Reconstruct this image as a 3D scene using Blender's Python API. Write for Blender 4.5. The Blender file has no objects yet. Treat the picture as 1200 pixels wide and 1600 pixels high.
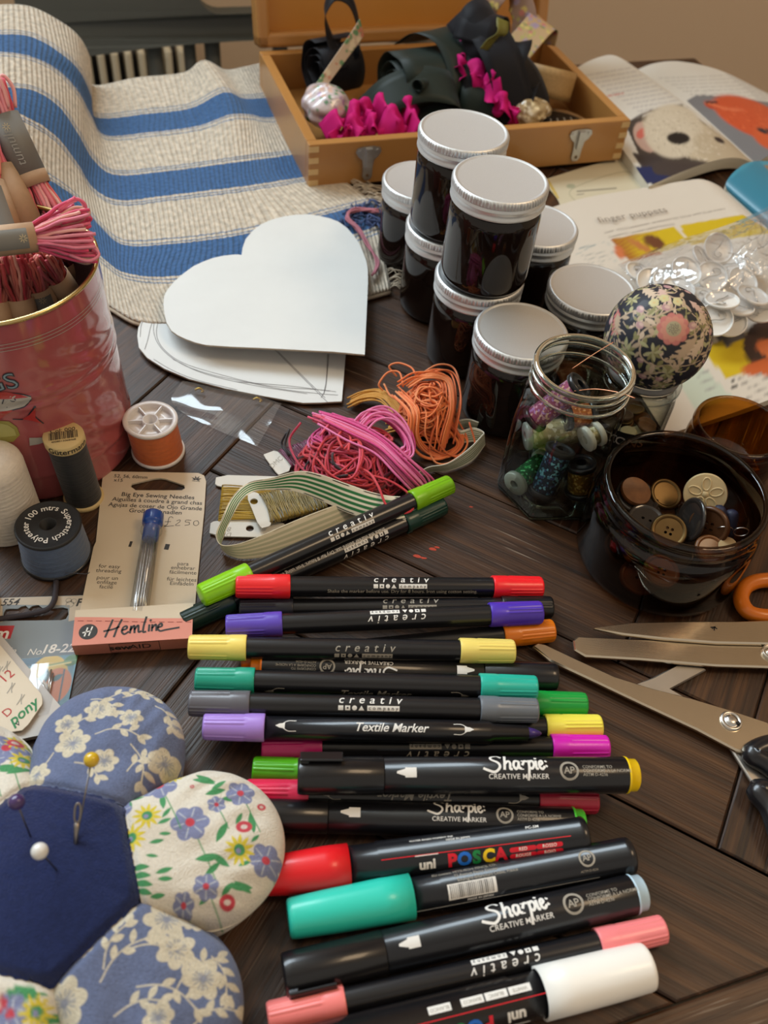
import bpy, bmesh, math, random
import numpy as np
from mathutils import Matrix, Vector
from mathutils.geometry import tessellate_polygon
PI = math.pi
SC = bpy.context.scene
COL = SC.collection
rnd = random.Random(7)
nrs = np.random.RandomState(11)
# ------------------------------------------------------------------ camera, light, exposure
CF, CTH, CRO, CH = 1425.853, math.radians(48.489), math.radians(6.9668), 0.351842
_fw = np.array([0, math.cos(CTH), -math.sin(CTH)])
_up0 = np.array([0, math.sin(CTH), math.cos(CTH)])
_rt0 = np.array([1.0, 0, 0])
CR = math.cos(CRO) * _rt0 + math.sin(CRO) * _up0
CU = -math.sin(CRO) * _rt0 + math.cos(CRO) * _up0
CC = np.array([0, 0, CH])
cam = bpy.data.cameras.new('camera')
cam.sensor_fit = 'VERTICAL'
cam.sensor_height = 24
cam.lens = CF / 1600 * 24
cam.clip_start = 0.02
cam.clip_end = 20
cam.dof.use_dof = True
cam.dof.focus_distance = 0.43
cam.dof.aperture_fstop = 7.5
co = bpy.data.objects.new('camera', cam)
COL.objects.link(co)
co.matrix_world = Matrix(((CR[0], CU[0], -_fw[0], 0), (CR[1], CU[1], -_fw[1], 0), (CR[2], CU[2], -_fw[2], CH), (0, 0, 0, 1)))
SC.camera = co
SC.view_settings.view_transform = 'Standard'
SC.view_settings.look = 'None'
SC.view_settings.exposure = 0.22
SC.view_settings.gamma = 1
SC.view_settings.use_curve_mapping = False
SC.cycles.max_bounces = 12
SC.cycles.transparent_max_bounces = 16
SC.cycles.transmission_bounces = 10
SC.cycles.caustics_reflective = False
SC.cycles.caustics_refractive = False
SC.cycles.sample_clamp_indirect = 6
world = bpy.data.worlds.new('world')
SC.world = world
world.use_nodes = True
world.node_tree.nodes['Background'].inputs[0].default_value = (1.0, 0.90, 0.77, 1)
world.node_tree.nodes['Background'].inputs[1].default_value = 0.42


def area(name, loc, target, sx, sy, power, color):
    l = bpy.data.lights.new(name, 'AREA')
    l.shape = 'RECTANGLE'
    l.size, l.size_y, l.energy, l.color = sx, sy, power, color
    o = bpy.data.objects.new(name, l)
    COL.objects.link(o)
    o.location = loc
    o.rotation_euler = (Vector(target) - Vector(loc)).to_track_quat('-Z', 'Y').to_euler()
    return o


# daylight coming through the window in the back wall (above the picture), and an unseen warm fill light added for the amber sheen
WX, WZ0, WZ1, WV = (-1.35, 0.15), 0.72, 1.52, 1.31      # the window opening along the wall, its heights, its depth
TA = math.radians(22.5)                                 # the table's long edge against the camera
_wc = np.array([math.cos(TA), math.sin(TA), 0]) * sum(WX) / 2 + np.array([-math.sin(TA), math.cos(TA), 0]) * WV + np.array([0, 0, (WZ0 + WZ1) / 2])
area('window_daylight', tuple(_wc), tuple(_wc + np.array([math.sin(TA), -math.cos(TA), 0])), WX[1] - WX[0], WZ1 - WZ0, 48, (0.76, 0.90, 1.0))
area('warm_fill', (1.0, 0.35, 1.55), (0.2, 0.3, 0), 0.5, 0.5, 7, (1.0, 0.72, 0.44))


# ------------------------------------------------------------------ helpers
def G(px, py, z=0.0):
    """point of the place that the photo shows at a pixel, at height z above the table"""
    d = _fw * CF + CR * (px - 600) - CU * (py - 800)
    return CC + d * ((z - CH) / d[2])


def lin(h):
    h = h.lstrip('#')
    c = [int(h[i:i + 2], 16) / 255 for i in (0, 2, 4)]
    return tuple((x / 12.92 if x <= 0.04045 else ((x + 0.055) / 1.055) ** 2.4) for x in c)


def mat(name, col=(0.5, 0.5, 0.5), rough=0.5, metal=0.0, spec=0.5, coat=0.0, sheen=0.0, trans=0.0, attr=False,
        noise=None, bump=None, ior=1.45, var=0.0, aniso=0.0):
    """procedural principled material; bump=(scale, strength, distance, stretch), var = colour mottling"""
    if isinstance(col, str):
        col = lin(col)
    m = bpy.data.materials.new(name)
    m.use_nodes = True
    nt = m.node_tree
    p = nt.nodes['Principled BSDF']
    p.inputs['Base Color'].default_value = (*col, 1)
    p.inputs['Roughness'].default_value = rough
    p.inputs['Metallic'].default_value = metal
    p.inputs['IOR'].default_value = ior
    p.inputs['Specular IOR Level'].default_value = spec
    p.inputs['Coat Weight'].default_value = coat
    p.inputs['Coat Roughness'].default_value = 0.08
    p.inputs['Sheen Weight'].default_value = sheen
    p.inputs['Transmission Weight'].default_value = trans
    N, L = nt.nodes, nt.links
    src = None
    if attr:
        a = N.new('ShaderNodeAttribute')
        a.attribute_name = 'Col'
        src = a.outputs['Color']
        L.new(src, p.inputs['Base Color'])
    tc = None
    if var or bump:
        tc = N.new('ShaderNodeTexCoord')
    if var:
        n = N.new('ShaderNodeTexNoise')
        n.inputs['Scale'].default_value = 60 if noise is None else noise
        n.inputs['Detail'].default_value = 4
        L.new(tc.outputs['Object'], n.inputs['Vector'])
        mr = N.new('ShaderNodeMapRange')
        mr.inputs['To Min'].default_value = 1 - var
        mr.inputs['To Max'].default_value = 1 + var
        L.new(n.outputs['Fac'], mr.inputs['Value'])
        mx = N.new('ShaderNodeVectorMath')
        mx.operation = 'SCALE'
        if src is None:
            mx.inputs[0].default_value = col
        else:
            L.new(src, mx.inputs[0])
        L.new(mr.outputs['Result'], mx.inputs['Scale'])
        L.new(mx.outputs['Vector'], p.inputs['Base Color'])
    if bump:
        n = N.new('ShaderNodeTexNoise')
        n.inputs['Scale'].default_value = bump[0]
        n.inputs['Detail'].default_value = 3
        if len(bump) > 3:
            mp = N.new('ShaderNodeMapping')
            mp.inputs['Scale'].default_value = bump[3]
            L.new(tc.outputs['Object'], mp.inputs['Vector'])
            L.new(mp.outputs['Vector'], n.inputs['Vector'])
        else:
            L.new(tc.outputs['Object'], n.inputs['Vector'])
        b = N.new('ShaderNodeBump')
        b.inputs['Strength'].default_value = bump[1]
        b.inputs['Distance'].default_value = bump[2]
        L.new(n.outputs['Fac'], b.inputs['Height'])
        L.new(b.outputs['Normal'], p.inputs['Normal'])
    return m


def schlick(nt, normal, f0, k):
    """how much a thin sheet mirrors, the same from both its sides"""
    N, L = nt.nodes, nt.links
    lw = N.new('ShaderNodeLayerWeight')
    lw.inputs[0].default_value = 0.5
    if normal is not None:
        L.new(normal, lw.inputs['Normal'])
    pw = N.new('ShaderNodeMath')
    pw.operation = 'POWER'
    pw.inputs[1].default_value = 4.0
    L.new(lw.outputs['Facing'], pw.inputs[0])
    ma = N.new('ShaderNodeMath')
    ma.operation = 'MULTIPLY_ADD'
    ma.use_clamp = True
    ma.inputs[1].default_value = k
    ma.inputs[2].default_value = f0
    L.new(pw.outputs[0], ma.inputs[0])
    return ma.outputs[0]


def glass_mat(name, col, rough=0.02, ior=1.45, edge=0.55):
    """thin-walled glass: light goes straight through, tinted more where seen edge-on, with sharp reflections"""
    m = bpy.data.materials.new(name)
    m.use_nodes = True
    nt = m.node_tree
    N, L = nt.nodes, nt.links
    N.remove(N['Principled BSDF'])
    lw = N.new('ShaderNodeLayerWeight')
    lw.inputs[0].default_value = 0.35
    pw = N.new('ShaderNodeMath')
    pw.operation = 'POWER'
    pw.inputs[1].default_value = 1.6
    L.new(lw.outputs['Facing'], pw.inputs[0])
    mc = N.new('ShaderNodeMix')
    mc.data_type = 'RGBA'
    mc.inputs['A'].default_value = (*col, 1)
    mc.inputs['B'].default_value = (*[c * edge for c in col], 1)
    L.new(pw.outputs[0], mc.inputs['Factor'])
    t = N.new('ShaderNodeBsdfTransparent')
    L.new(mc.outputs['Result'], t.inputs[0])
    g = N.new('ShaderNodeBsdfGlossy')
    g.inputs['Roughness'].default_value = rough
    fr = schlick(nt, None, 0.045, 0.9)
    mx = N.new('ShaderNodeMixShader')
    L.new(fr, mx.inputs[0])
    L.new(t.outputs[0], mx.inputs[1])
    L.new(g.outputs[0], mx.inputs[2])
    L.new(mx.outputs[0], N['Material Output'].inputs[0])
    return m


def solid_glass_mat(name, col):
    m = bpy.data.materials.new(name)
    m.use_nodes = True
    nt = m.node_tree
    nt.nodes.remove(nt.nodes['Principled BSDF'])
    g = nt.nodes.new('ShaderNodeBsdfGlass')
    g.inputs['Color'].default_value = (*col, 1)
    g.inputs['Roughness'].default_value = 0.01
    g.inputs['IOR'].default_value = 1.5
    nt.links.new(g.outputs[0], nt.nodes['Material Output'].inputs[0])
    return m


def film_mat(name, tint=(0.97, 0.98, 1.0), gloss=0.9, milk=0.06):
    """thin clear plastic film: see-through with sharp reflections and a little milkiness"""
    m = bpy.data.materials.new(name)
    m.use_nodes = True
    nt = m.node_tree
    N, L = nt.nodes, nt.links
    N.remove(N['Principled BSDF'])
    t = N.new('ShaderNodeBsdfTransparent')
    t.inputs[0].default_value = (*tint, 1)
    g = N.new('ShaderNodeBsdfGlossy')
    g.inputs['Roughness'].default_value = 0.07
    d = N.new('ShaderNodeBsdfDiffuse')
    d.inputs[0].default_value = (0.9, 0.9, 0.9, 1)
    tc = N.new('ShaderNodeTexCoord')
    no = N.new('ShaderNodeTexNoise')
    no.inputs['Scale'].default_value = 45
    no.inputs['Detail'].default_value = 2
    bp = N.new('ShaderNodeBump')
    bp.inputs['Strength'].default_value = 0.12
    bp.inputs['Distance'].default_value = 0.002
    L.new(tc.outputs['Object'], no.inputs['Vector'])
    L.new(no.outputs['Fac'], bp.inputs['Height'])
    L.new(bp.outputs[0], g.inputs['Normal'])
    fr = schlick(nt, bp.outputs[0], 0.07 * gloss, 0.9)
    m1 = N.new('ShaderNodeMixShader')
    m1.inputs[0].default_value = milk
    L.new(t.outputs[0], m1.inputs[1])
    L.new(d.outputs[0], m1.inputs[2])
    m2 = N.new('ShaderNodeMixShader')
    L.new(fr, m2.inputs[0])
    L.new(m1.outputs[0], m2.inputs[1])
    L.new(g.outputs[0], m2.inputs[2])
    L.new(m2.outputs[0], N['Material Output'].inputs[0])
    return m


class MB:
    """collects geometry and links it as ONE mesh object"""

    def __init__(s):
        s.v, s.c, s.f, s.m, s.sm, s.n = [], [], [], [], [], 0

    def add(s, v, f, mi=0, smooth=True, xf=None, col=None):
        v = np.asarray(v, float).reshape(-1, 3)
        if xf is not None:
            v = v @ xf[0].T + xf[1]
        s.v.append(v)
        c = np.ones((len(v), 4))
        if col is not None:
            c[:, :3] = col
        s.c.append(c)
        k = s.n
        s.f += [tuple(int(i) + k for i in q) for q in f]
        s.m += [mi] * len(f)
        s.sm += [smooth] * len(f)
        s.n += len(v)
        return s

    def grid(s, P, mi=0, col=None, cu=False, cv=False, smooth=True, xf=None, flip=False):
        nu, nv = P.shape[:2]
        idx = np.arange(nu * nv).reshape(nu, nv)
        a = idx if not cu else np.concatenate([idx, idx[:1]], 0)
        a = a if not cv else np.concatenate([a, a[:, :1]], 1)
        q = np.stack([a[:-1, :-1], a[1:, :-1], a[1:, 1:], a[:-1, 1:]], -1).reshape(-1, 4)
        if flip:
            q = q[:, ::-1]
        return s.add(P.reshape(-1, 3), q, mi, smooth, xf, None if col is None else np.asarray(col).reshape(-1, 3) if np.ndim(col) > 1 else col)

    def lathe(s, prof, seg=48, mi=0, xf=None, smooth=True, mod=None, col=None, cap=False):
        pr = np.array(prof, float)
        t = np.arange(seg) * 2 * PI / seg
        r = pr[:, 0][:, None] * np.ones(seg)[None]
        if mod is not None:
            r = mod(r, pr[:, 1][:, None] * np.ones(seg)[None], t[None] * np.ones(len(pr))[:, None])
        P = np.stack([r * np.cos(t), r * np.sin(t), pr[:, 1][:, None] * np.ones(seg)], -1)
        s.grid(P, mi, cv=True, smooth=smooth, xf=xf, flip=True, col=col)
        return s

    def tube(s, path, r, seg=6, closed=False, mi=0, col=None, caps=True):
        p = np.asarray(path, float)
        n = len(p)
        t = np.roll(p, -1, 0) - np.roll(p, 1, 0)
        if not closed:
            t[0], t[-1] = p[1] - p[0], p[-1] - p[-2]
        t /= np.linalg.norm(t, axis=1)[:, None] + 1e-12
        u = np.cross(t[0], [0.3, 0.2, 1.0])
        if np.linalg.norm(u) < 1e-3:
            u = np.cross(t[0], [1, 0, 0])
        U = []
        for i in range(n):
            u = u - t[i] * (u @ t[i])
            u = u / (np.linalg.norm(u) + 1e-12)
            U.append(u)
        U = np.array(U)
        W = np.cross(t, U)
        a = np.arange(seg) * 2 * PI / seg
        rr = np.broadcast_to(np.asarray(r, float).reshape(-1, 1, 1) if np.ndim(r) else r, (n, 1, 1))
        P = p[:, None] + rr * (U[:, None] * np.cos(a)[None, :, None] + W[:, None] * np.sin(a)[None, :, None])
        cc = None
        if col is not None:
            col = np.asarray(col, float)
            cc = np.broadcast_to(col[:, None] if col.ndim > 1 else col, (n, seg, 3)).reshape(-1, 3)
        s.grid(P, mi, cu=closed, cv=True, col=cc)
        if caps and not closed:
            k = s.n - n * seg
            s.f += [tuple(range(k, k + seg)), tuple(range(s.n - 1, s.n - seg - 1, -1))]
            s.m += [mi] * 2
            s.sm += [True] * 2
        return s

    def box(s, c, d, bev=0.0, mi=0, xf=None, seg=2, smooth=False, col=None):
        bm = bmesh.new()
        bmesh.ops.create_cube(bm, size=1)
        for v in bm.verts:
            v.co = Vector((v.co.x * d[0] + c[0], v.co.y * d[1] + c[1], v.co.z * d[2] + c[2]))
        if bev:
            bmesh.ops.bevel(bm, geom=bm.edges[:], offset=bev, segments=seg, affect='EDGES', profile=0.5)
        return s.bm(bm, mi, xf, smooth, col)

    def bm(s, bm, mi=0, xf=None, smooth=False, col=None):
        bm.verts.ensure_lookup_table()
        bm.verts.index_update()
        s.add([v.co[:] for v in bm.verts], [[v.index for v in f.verts] for f in bm.faces], mi, smooth, xf, col)
        bm.free()
        return s

    def slab(s, outer, z0, z1, holes=(), mi=0, xf=None, fn=None, smooth=False, col=None, side=None):
        """flat plate with holes between heights z0 < z1; fn maps (x, y, z) arrays to space"""
        loops = [list(outer)] + [list(h) for h in holes]
        tri = tessellate_polygon([[Vector((a, b, 0)) for a, b in l] for l in loops])
        pts = np.array([p for l in loops for p in l], float)
        n = len(pts)
        V = np.concatenate([np.c_[pts, np.full(n, z1)], np.c_[pts, np.full(n, z0)]])
        F = []
        for t in tri:
            a, b, c = (pts[i] for i in t)
            o = (b[0] - a[0]) * (c[1] - a[1]) - (b[1] - a[1]) * (c[0] - a[0])
            t = list(t) if o > 0 else list(t)[::-1]
            F.append(t)
            F.append([i + n for i in t[::-1]])
        S = []
        k = 0
        for li, l in enumerate(loops):
            q = np.array(l)
            ar = np.sum(q[:, 0] * np.roll(q[:, 1], -1) - np.roll(q[:, 0], -1) * q[:, 1])
            ccw = (ar > 0) == (li == 0)
            for i in range(len(l)):
                a, b = k + i, k + (i + 1) % len(l)
                S.append([a, a + n, b + n, b] if ccw else [b, b + n, a + n, a])
            k += len(l)
        if fn is not None:
            V = fn(V)
        s.add(V, F, mi, smooth, xf, col)
        k = s.n - len(V)
        s.f += [tuple(i + k for i in q) for q in S]
        s.m += [mi if side is None else side] * len(S)
        s.sm += [smooth] * len(S)
        return s

    def build(s, name, mats, parent=None, loc=None, rot=None, solid=None):
        me = bpy.data.meshes.new(name)
        V = np.concatenate(s.v) if s.v else np.zeros((0, 3))
        me.from_pydata(V.tolist(), [], s.f)
        mats = mats if isinstance(mats, (list, tuple)) else [mats]
        for m in mats:
            me.materials.append(m)
        me.polygons.foreach_set('material_index', s.m)
        me.polygons.foreach_set('use_smooth', s.sm)
        a = me.color_attributes.new('Col', 'FLOAT_COLOR', 'POINT')
        a.data.foreach_set('color', np.concatenate(s.c).astype('f').ravel())
        me.update()
        o = bpy.data.objects.new(name, me)
        COL.objects.link(o)
        if parent is not None:
            o.parent = parent
        if loc is not None:
            o.location = loc
        if rot is not None:
            o.rotation_euler = rot
        if solid:
            md = o.modifiers.new('thickness', 'SOLIDIFY')
            md.thickness = solid
            md.offset = -1
        return o


def tag(o, label, cat=None, group=None, kind=None):
    if label:
        o['label'] = label
    if cat:
        o['category'] = cat
    if group:
        o['group'] = group
    if kind:
        o['kind'] = kind
    return o


def thing(name, label, cat, loc=(0, 0, 0), rz=0.0, group=None):
    o = bpy.data.objects.new(name, None)
    o.empty_display_size = 0.01
    COL.objects.link(o)
    o.location = tuple(float(x) for x in loc)
    o.rotation_euler = (0, 0, rz)
    return tag(o, label, cat, group)


def copy_tree(o, parent=None):
    c = o.copy()
    COL.objects.link(c)
    if parent is not None:
        c.parent = parent
    for ch in list(o.children):
        copy_tree(ch, c)
    return c


def rotz(a):
    c, s = math.cos(a), math.sin(a)
    return np.array([[c, -s, 0], [s, c, 0], [0, 0, 1]])


def basis(x, up):
    """columns x, y, z with x along x and z as near to up as can be"""
    x = np.asarray(x, float)
    x = x / np.linalg.norm(x)
    z = np.asarray(up, float)
    z = z - x * (z @ x)
    z = z / np.linalg.norm(z)
    return np.stack([x, np.cross(z, x), z], 1)


def cat(P, n, closed=False):
    """Catmull-Rom through points, n samples per span"""
    P = np.asarray(P, float)
    if closed:
        Q = np.concatenate([P[-1:], P, P[:2]])
    else:
        Q = np.concatenate([2 * P[:1] - P[1:2], P, 2 * P[-1:] - P[-2:-1]])
    out = []
    for i in range(1, len(Q) - 2):
        t = np.arange(n)[:, None] / n
        a, b, c, d = Q[i - 1], Q[i], Q[i + 1], Q[i + 2]
        out.append(0.5 * (2 * b + (c - a) * t + (2 * a - 5 * b + 4 * c - d) * t ** 2 + (3 * b - a - 3 * c + d) * t ** 3))
    out = np.concatenate(out)
    return out if closed else np.concatenate([out, P[-1:]])


def surf(ctrl, nu, nv):
    """smooth grid through a control grid (rows, cols, dims)"""
    C = np.asarray(ctrl, float)
    r, c, d = C.shape
    A = cat(C.reshape(r, -1), nu).reshape(-1, c, d)
    return cat(A.transpose(1, 0, 2).reshape(c, -1), nv).reshape(-1, A.shape[0], d).transpose(1, 0, 2)


_tcache = {}


def text(s, size=1.0, shear=0.0, space=1.0, bold=0.0, align='CENTER', cut=0.0):
    """lettering as flat verts and faces, centred on its middle line"""
    k = (s, size, shear, space, bold, align, cut)
    if k in _tcache:
        return _tcache[k]
    cu = bpy.data.curves.new('t', 'FONT')
    cu.body, cu.size, cu.shear, cu.space_character, cu.offset = s, size, shear, space, bold * size
    cu.align_x, cu.align_y = align, 'CENTER'
    cu.resolution_u = 3
    o = bpy.data.objects.new('t', cu)
    COL.objects.link(o)
    dg = bpy.context.evaluated_depsgraph_get()
    me = bpy.data.meshes.new_from_object(o.evaluated_get(dg))
    bm = bmesh.new()
    bm.from_mesh(me)
    if cut:
        ys = [v.co.y for v in bm.verts] or [0]
        y = min(ys) + cut
        while y < max(ys):
            bmesh.ops.bisect_plane(bm, geom=bm.verts[:] + bm.edges[:] + bm.faces[:], plane_co=(0, y, 0), plane_no=(0, 1, 0))
            y += cut
    bm.verts.ensure_lookup_table()
    bm.verts.index_update()
    V = np.array([v.co[:2] for v in bm.verts]).reshape(-1, 2)
    F = [[v.index for v in f.verts] for f in bm.faces]
    bm.free()
    bpy.data.objects.remove(o)
    bpy.data.meshes.remove(me)
    bpy.data.curves.remove(cu)
    _tcache[k] = (V, F)
    return V, F


def strokes(lines, w, n=5):
    """pen strokes: each line a list of points, smoothed, drawn w wide; flat verts and faces"""
    V, F, k = [], [], 0
    for l in lines:
        p = cat(np.array(l, float), n) if len(l) > 2 else np.array(l, float)
        t = np.gradient(p, axis=0)
        t /= np.linalg.norm(t, axis=1)[:, None] + 1e-9
        nn = np.stack([-t[:, 1], t[:, 0]], 1) * w / 2
        p = p.copy()
        p[0] -= t[0] * w * .3
        p[-1] += t[-1] * w * .3
        m = len(p)
        V += [p + nn, p - nn]
        F += [[k + i, k + m + i, k + m + i + 1, k + i + 1] for i in range(m - 1)]
        k += 2 * m
    return np.concatenate(V), F


def cutvf(V, F, cut=0.0006):
    """the same flat shape cut into strips across its height, so that it can follow a round side"""
    bm = bmesh.new()
    vs = [bm.verts.new((a, b, 0)) for a, b in V]
    for f in F:
        bm.faces.new([vs[i] for i in f])
    y, y1 = min(v[1] for v in V) + cut, max(v[1] for v in V)
    while y < y1:
        bmesh.ops.bisect_plane(bm, geom=bm.verts[:] + bm.edges[:] + bm.faces[:], plane_co=(0, y, 0), plane_no=(0, 1, 0))
        y += cut
    bm.verts.index_update()
    out = np.array([v.co[:2] for v in bm.verts]), [[v.index for v in f.verts] for f in bm.faces]
    bm.free()
    return out


def rect2(cx, cy, w, h, n=1):
    """flat bar split in n strips up its height"""
    ys = np.linspace(cy - h / 2, cy + h / 2, n + 1)
    V = np.array([(x, y) for y in ys for x in (cx - w / 2, cx + w / 2)])
    return V, [[2 * i, 2 * i + 1, 2 * i + 3, 2 * i + 2] for i in range(n)]


def disc2(cx, cy, r, n=16):
    t = np.arange(n) * 2 * PI / n
    return np.c_[cx + r * np.cos(t), cy + r * np.sin(t)], [list(range(n))]


def ring2(cx, cy, r0, r1, n=24):
    t = np.arange(n) * 2 * PI / n
    V = np.concatenate([np.c_[cx + r * np.cos(t), cy + r * np.sin(t)] for r in (r0, r1)])
    return V, [[i, i + n, (i + 1) % n + n, (i + 1) % n][::-1] for i in range(n)]


def put(mb, vf, fn, mi, dx=0, dy=0, rot=0.0, sc=1.0):
    """print flat lettering on a surface given by fn(x, y) -> points"""
    V, F = vf
    if len(V) == 0:
        return
    c, s = math.cos(rot) * sc, math.sin(rot) * sc
    x, y = V[:, 0] * c - V[:, 1] * s + dx, V[:, 0] * s + V[:, 1] * c + dy
    mb.add(fn(x, y), F, mi, False)


# flat painting: colours of printed patterns, evaluated at the vertices of a fine mesh
class Paint:
    def __init__(s, pts, base):
        s.p = np.asarray(pts, float).reshape(-1, 2)
        s.c = np.broadcast_to(np.asarray(base, float), (len(s.p), 3)).copy()
        s.aa = 0.0003

    def mix(s, d, col, soft=None):
        a = np.clip(0.5 - d / (soft or s.aa), 0, 1)[:, None]
        s.c = s.c * (1 - a) + np.asarray(col) * a

    def ell(s, x, y, a, b, rot, col, soft=None):
        c, q = math.cos(rot), math.sin(rot)
        dx, dy = s.p[:, 0] - x, s.p[:, 1] - y
        u, v = (dx * c + dy * q) / a, (-dx * q + dy * c) / b
        s.mix((np.hypot(u, v) - 1) * min(a, b), col, soft)

    def leaf(s, x, y, l, w, rot, col):
        c, q = math.cos(rot), math.sin(rot)
        dx, dy = s.p[:, 0] - x, s.p[:, 1] - y
        u, v = (dx * c + dy * q) / l, (-dx * q + dy * c)
        h = w * np.clip(1 - (2 * u - 1) ** 2, 0, None)
        s.mix(np.where((u > 0) & (u < 1), np.abs(v) - h, 1), col)

    def line(s, pts, w, col, n=6):
        P = cat(np.array(pts, float), n) if len(pts) > 2 else np.array(pts, float)
        lo, hi = P.min(0) - 2 * w - s.aa, P.max(0) + 2 * w + s.aa
        k = np.where(((s.p > lo) & (s.p < hi)).all(1))[0]
        if not len(k):
            return
        q = s.p[k]
        d = np.full(len(k), 1e9)
        for a, b in zip(P[:-1], P[1:]):
            ab = b - a
            t = np.clip(((q - a) @ ab) / (ab @ ab + 1e-15), 0, 1)
            d = np.minimum(d, np.linalg.norm(q - a - t[:, None] * ab, axis=1))
        D = np.full(len(s.p), 1.0)
        D[k] = d - w / 2
        s.mix(D, col)

    def flower(s, x, y, r, n, rot, col, mid=None, pw=0.5, midr=0.28):
        for i in range(n):
            a = rot + i * 2 * PI / n
            s.ell(x + math.cos(a) * r * .58, y + math.sin(a) * r * .58, r * .45, r * pw, a, col)
        if mid is not None:
            s.ell(x, y, r * midr, r * midr, 0, mid)

    def rect(s, x0, y0, x1, y1, col):
        dx = np.abs(s.p[:, 0] - (x0 + x1) / 2) - abs(x1 - x0) / 2
        dy = np.abs(s.p[:, 1] - (y0 + y1) / 2) - abs(y1 - y0) / 2
        s.mix(np.maximum(dx, dy), col)


def print_lines(P, x0, y0, x1, n, dy, h, col, seed=1, last=0.6):
    """blurred small print: rows of word-long dashes, too small to read in the photo"""
    r = random.Random(seed)
    for i in range(n):
        x = x0
        end = x1 if i < n - 1 else x0 + (x1 - x0) * last
        while x < end:
            w = r.uniform(2, 7) * h
            P.rect(x, y0 - i * dy - h / 2, min(x + w, end), y0 - i * dy + h / 2, col)
            x += w + h * 0.9


black_plastic = mat('black_plastic', (0.008, 0.008, 0.010), 0.28, coat=0.25)
matt_black = mat('matt_black', (0.012, 0.012, 0.013), 0.6)
white_ink = mat('white_ink', (0.78, 0.76, 0.72), 0.6)
black_ink = mat('black_ink', (0.012, 0.012, 0.014), 0.6)
grey_ink = mat('grey_ink', (0.33, 0.30, 0.25), 0.6)
steel = mat('steel', (0.62, 0.60, 0.57), 0.28, metal=1)
# ------------------------------------------------------------------ the setting
TU, TV = np.array([math.cos(TA), math.sin(TA), 0]), np.array([-math.sin(TA), math.cos(TA), 0])
TZ = np.array([0, 0, 1.0])
TB = np.stack([TU, TV, TZ], 1)     # table axes as columns


def tab(u, v, z=0.0):
    return TU * u + TV * v + TZ * z


wall_paint = mat('beige_wall_paint', (0.68, 0.53, 0.385), 0.8, bump=(90, 0.1, 0.001))
floor_mat = mat('brown_carpet', (0.20, 0.15, 0.11), 0.9, bump=(400, 0.4, 0.003), var=0.15)
white_paint = mat('white_gloss_paint', (0.7, 0.69, 0.66), 0.35)
VB = 1.30
XT = (TB, np.zeros(3))
m = MB()
for x0, x1, z0, z1 in ((-1.6, WX[0], -.8, 1.7), (WX[1], 1.8, -.8, 1.7), (WX[0], WX[1], -.8, WZ0), (WX[0], WX[1], WZ1, 1.7)):
    m.box(((x0 + x1) / 2, VB + 0.05, (z0 + z1) / 2), (x1 - x0, 0.1, z1 - z0), xf=XT)
tag(m.build('wall_back', wall_paint), 'plain beige wall behind the table', 'wall', kind='structure')
m = MB()
for x in (WX[0] + .02, sum(WX) / 2, WX[1] - .02):
    m.box((x, VB - .002, (WZ0 + WZ1) / 2), (.04, .03, WZ1 - WZ0), .004, xf=XT)
for z in (WZ0 + .02, WZ1 - .02):
    m.box((sum(WX) / 2, VB - .002, z), (WX[1] - WX[0], .032, .04), .004, xf=XT)
tag(m.build('window_1', white_paint), 'white window frame above the table', 'window', kind='structure')
m = MB().box((0.1, 0.2, -0.78), (3.4, 2.4, 0.06), xf=XT)
tag(m.build('floor', floor_mat), 'brown carpet under the table', 'floor', kind='structure')
m = MB().box((0.1, 0.2, 1.73), (3.4, 2.4, 0.06), xf=XT)
tag(m.build('ceiling', mat('ceiling_paint', (0.66, 0.58, 0.48), 0.9)), 'pale ceiling', 'ceiling', kind='structure')
m = MB().box((1.85, 0.2, 0.45), (0.1, 2.4, 2.5), xf=XT)
tag(m.build('wall_right', wall_paint), 'plain beige wall on the right of the room', 'wall', kind='structure')

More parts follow.
